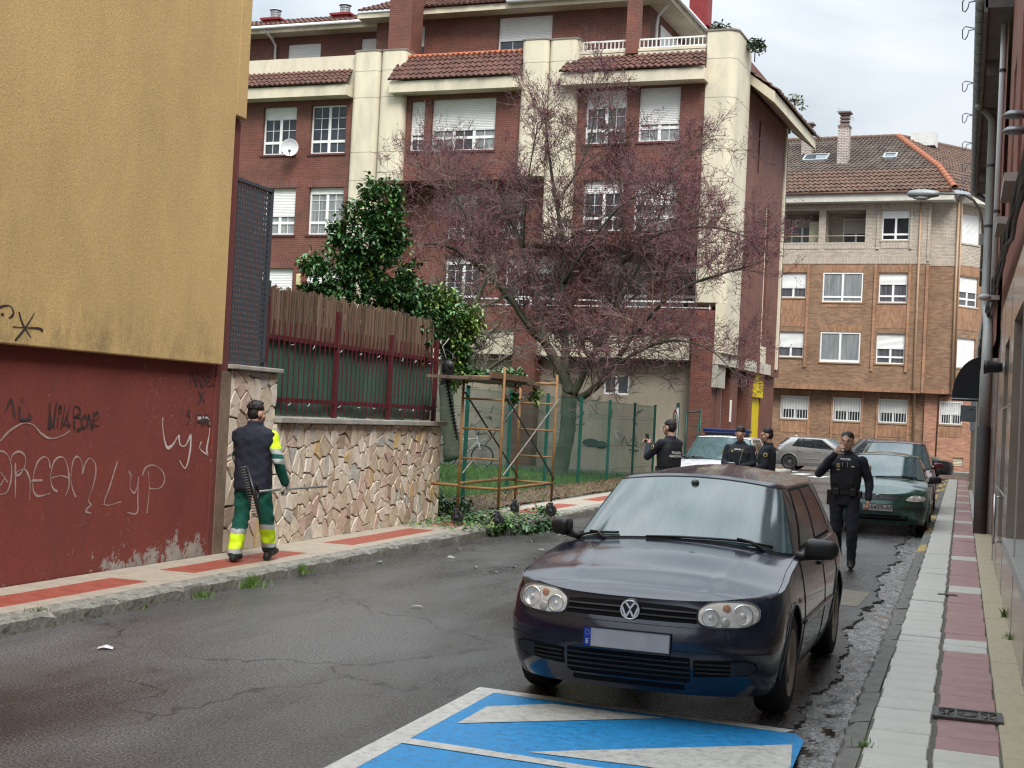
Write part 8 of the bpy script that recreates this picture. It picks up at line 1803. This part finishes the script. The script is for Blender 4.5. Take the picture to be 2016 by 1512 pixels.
# ------------------------------------------------------------------ mesh fence, gate, sign, bicycle
gm = M('green_fence_paint', (.006, .075, .055), .45, .15, 5); mf = thing('mesh_fence', 'green welded mesh fence with green posts between pavement and grass', 'fence', (-8.4, 20, .15))
py_ = [0.4, 3.45, 5.95, 8.5, 11.25, 14.0, 16.8, 19.4]; p0 = None
for y in py_:
    if p0 is None: p0 = MB().box(-.03, .03, -.03, .03, 0, 2.1).box(-.034, .034, -.034, .034, 2.1, 2.12).build('post', gm, mf, (0, y, 0))
    else: inst(p0, mf, (0, y, 0))
    for z in (.3, 1.0, 1.8): MB().box(-.045, -.03, -.015, .015, z, z+.05).build('clamp', gm, mf, (0, y, 0)) if False else None
py2 = [-4.5]+py_
for a, b_ in zip(py2[:-1], py2[1:]):
    q = MB(); n = int((b_-a)/.05)
    for k in range(1, n):
        y = a+(b_-a)*k/n; z = [0, .32, .36, .40, .92, .96, 1.0, 1.6, 1.64, 1.68, 2.03]; xs = [0, 0, .03, 0, 0, .03, 0, 0, .03, 0, 0]
        q.tube([(x, y, zz+.05) for x, zz in zip(xs, z)], .0028, 3, 0, False, False)
    for zz, x in ((.05, 0), (.37, 0), (.41, .03), (.45, 0), (.97, 0), (1.01, .03), (1.05, 0), (1.65, 0), (1.69, .03), (1.73, 0), (2.05, 0)): q.tube([(x, a, zz), (x, b_, zz)], .0035, 3, 0, False, False)
    stuff(q.build('mesh_panel', gm, mf, fix=False))
gt = thing('green_gate', 'leaning green mesh gate panel beside the brick corner column', 'gate', (-7.35, 39.8, .1), R(25)); q = MB()
for a, b_ in (((-.22, 0, .05), (-.22, 0, 2.0)), ((.2, 0, .05), (.2, 0, 2.12)), ((-.22, 0, 2.0), (.2, 0, 2.05)), ((-.22, 0, .1), (.2, 0, .1)), ((-.05, .02, .2), (.2, .02, 1.9))): MB().tube([a, b_], .025, 6).build('frame_bar', gm, gt)
for k in range(14): x = -.2+.4*k/14; q.tube([(x, 0, .1), (x, 0, 2.0)], .004, 3, 0, False)
for k in range(20): q.tube([(-.22, 0, .1+.1*k), (.2, 0, .1+.1*k)], .004, 3, 0, False)
stuff(q.build('mesh_panel', gm, gt, fix=False))
MB().box(-.04, .04, -.04, .04, 0, 2.25).build('post', gm, gt, (-.6, -.5, 0))
sg_ = thing('round_road_sign', 'round red ringed white road sign seen edge on at the fence end', 'road sign', (-7.48, 37.9, 0), R(-66)); MB().tube([(0, .03, 0), (0, .03, 2.2)], .03, 8).build('pole', zinc_m, sg_)
MB().lathe([(0, .0), (.29, .0), (.30, .012), (.30, .02), (.0, .022)], (0, -.03, 1.86), 'y', 32).build('disc', M('sign_white', (.68, .68, .66), .4), sg_); MB().lathe([(.295, -.006), (.295, -.004), (.225, -.004), (.225, -.006)], (0, -.03, 1.86), 'y', 32).build('red_ring', M('sign_red', (.42, .02, .025), .4), sg_)
MB().box(-.025, .025, -.036, -.033, 1.72, 2.0).box(-.10, .10, -.0365, -.0335, 1.84, 1.89).build('black_mark', M('sign_black', (.02, .02, .02), .5), sg_)
bk = thing('bicycle', 'white mountain bicycle leaning by the graffitied wall behind the fence', 'bicycle', (-13.95, 38.9, .17), R(8)); frm = M('white_bike_frame', (.6, .6, .58), .35)
for x in (-.53, .53):
    w = MB().lathe([(.335, -.022), (.345, 0), (.335, .022), (.305, .018), (.305, -.018), (.335, -.022)], axis='y', n=30).build('wheel', rubber_m, bk, (x, 0, .345)); MB().lathe([(.305, -.012), (.305, .012), (.29, .012), (.29, -.012), (.305, -.012)], axis='y', n=30).build('rim', zinc_m, w); q = MB()
    for k in range(16): a = math.pi*2*k/16; q.tube([(0, .02*(-1)**k, 0), (.29*math.cos(a), 0, .29*math.sin(a))], .0025, 3)
    q.tube([(0, -.05, 0), (0, .05, 0)], .022, 8); q.build('spokes', zinc_m, w)
q = MB()
for a, b_ in (((-.12, 0, .80), (.36, 0, .85)), ((-.05, 0, .30), (.38, 0, .78)), ((-.15, 0, .88), (-.05, 0, .30)), ((-.53, .05, .345), (-.05, .03, .30)), ((-.53, -.05, .345), (-.05, -.03, .30)), ((-.53, .05, .345), (-.13, .02, .78)), ((-.53, -.05, .345), (-.13, -.02, .78)), ((.34, 0, .93), (.40, 0, .72))): q.tube([a, b_], .022, 7)
for s_ in (.05, -.05): q.tube([(.40, s_*.8, .74), (.53, s_, .345)], .018, 6)
q.build('frame', frm, bk); MB().tube([(.33, 0, .93), (.36, 0, 1.0)], .016, 6).tube([(.36, -.31, 1.02), (.36, .31, 1.02)], .014, 6).build('handlebar', black_plastic, bk); MB().ball((-.18, 0, .98), (.13, .06, .03), 10, 6).tube([(-.17, 0, .96), (-.15, 0, .88)], .014, 6).build('saddle', M('red_brown_saddle', (.12, .04, .035), .5), bk); MB().lathe([(.09, .03), (.09, .035), (0, .035)], (-.05, 0, .30), 'y', 18).tube([(-.05, .05, .30), (.1, .05, .22)], .01, 5).tube([(-.05, -.05, .30), (-.2, -.05, .38)], .01, 5).build('crank', dark_metal, bk)
# ------------------------------------------------------------------ scaffold tower
rust = M('rusty_orange_scaffold', (.27, .14, .05), .7, .35, 9, .3, 60, dirt=(.10, .045, .025), dscale=9, damt=.85); sc = thing('scaffold_tower', 'rusty orange mobile scaffold tower with black castor wheels on the left pavement', 'scaffold', (-7.0, 21, .13)); steel2 = M('dull_steel_tube', (.22, .205, .18), .5, .25, 9, metal=.4, dirt=(.12, .06, .035), dscale=10, damt=.6)
X0, X1, Y0, Y1 = -.07, .56, -1.48, 1.32
for k, (x, y) in enumerate(((X1, Y0), (X1, Y1), (X0, Y0), (X0, Y1))):
    MB().tube([(x, y, .24), (x, y, 2.35 if x > 0 else 2.2)], .021, 8).build('post', rust, sc)
    cw = MB().lathe([(0, -.018), (.06, -.018), (.085, -.024), (.10, -.016), (.10, .016), (.085, .024), (.06, .018), (0, .018)], axis='x', n=22).build('castor_wheel', M('black_castor_rubber', (.014, .014, .014), .6, .2), sc, (x+.012, y-.03, .10), rng.uniform(.9, 1.5)); MB().lathe([(.03, -.03), (.03, .03)], axis='x', n=12, cap=True).build('wheel_hub', dark_metal, cw)
    MB().box(-.036, .036, -.02, .05, .105, .13).box(-.036, -.031, -.016, .02, -.01, .12).box(.031, .036, -.016, .02, -.01, .12).build('fork', dark_metal, cw)
rung = None
for y in (Y0, Y1):
    for z in (.55, .98, 1.42, 1.86): MB().tube([(X0, y, z+.0), (X1, y, z)], .015 if z > .6 else .021, 7).build('rung', rust, sc)
    MB().tube([(X0, y, 2.18), (X1, y, 2.2)], .024, 7).build('rung', rust, sc)
for y in (Y0, Y1): MB().tube([(-.5, y, .57), (X0, y, .57)], .024, 7).build('outrigger', rust, sc)
for x in (X0, X1): MB().tube([(x, Y0, .55 if x > 0 else .60), (x, Y1, .55 if x > 0 else .60)], .024, 7).build('base_rail', rust, sc)
for x in (X0, X1):
    MB().tube([(x+.03, Y0, 1.95), (x+.03, Y1, .62)], .014, 6).build('brace', M('dark_brace_tube', (.05, .04, .035), .6, .3), sc); MB().tube([(x+.05, Y1, 1.95), (x+.05, Y0, .75)], .014, 6).build('brace', steel2, sc)
wood = M('weathered_plank', (.13, .095, .07), .85, .3, 6, .4, 40, stretch=(1, .15, 1))
for k in range(3): MB().box(-.47+.33*k, -.17+.33*k, Y0-.5+.06*k, Y1-.45-.1*k, 2.14, 2.185).build('plank', wood, sc)
MB().box(X1-.05, X1-.01, Y0-.55, Y0+1.35, 2.17, 2.26).build('toe_board', M('rusty_board', (.14, .075, .045), .8, .3, 6), sc)
# hedge trimmer hanging at the end of the railing
ht = thing('hedge_trimmer', 'black hedge trimmer hanging blade down at the end of the maroon railing', 'hedge trimmer', (-7.5, 19.95, 2.35)); MB().ball((0, 0, .10), (.10, .10, .13), 14, 9).box(-.05, .07, -.10, .06, -.14, .02).build('engine', black_plastic, ht); MB().ball((.06, -.07, .15), (.05, .05, .055), 10, 7).build('fuel_tank', M('dark_tank', (.05, .05, .052), .4), ht)
MB().tube([(-.04, 0, .18), (-.12, .03, .30), (-.06, .08, .38), (.05, .08, .30), (.05, .02, .18)], .016, 6).build('handle', black_plastic, ht); MB().tube([(-.03, 0, .24), (-.10, 0, .42), (-.02, .05, .55)], .008, 5).build('cord', M('pale_cord', (.4, .38, .36), .6), ht)
d = Vector((.23, 0, -.93)).normalized(); s_ = Vector((.93, 0, .23)).normalized(); q = MB(); p = Vector((0, -.02, -.10)); e = p+d*.92; bl_ = MB().prism([tuple(p-s_*.018), tuple(p+s_*.018), tuple(e+s_*.014), tuple(e-s_*.014)], (0, .012, 0)).build('blade', M('dark_steel_blade', (.06, .06, .06), .4, .2, metal=.6), ht)
for k in range(17):
    for sg in (1, -1): c = p+d*(.03+.052*k); MB().prism([tuple(c+s_*sg*.014-d*.012), tuple(c+s_*sg*.042-d*.004), tuple(c+s_*sg*.042+d*.006), tuple(c+s_*sg*.014+d*.014)], (0, .012, 0)).build('tooth', M('dark_steel_blade'), bl_)
bpy.data.scenes.remove(WORK)
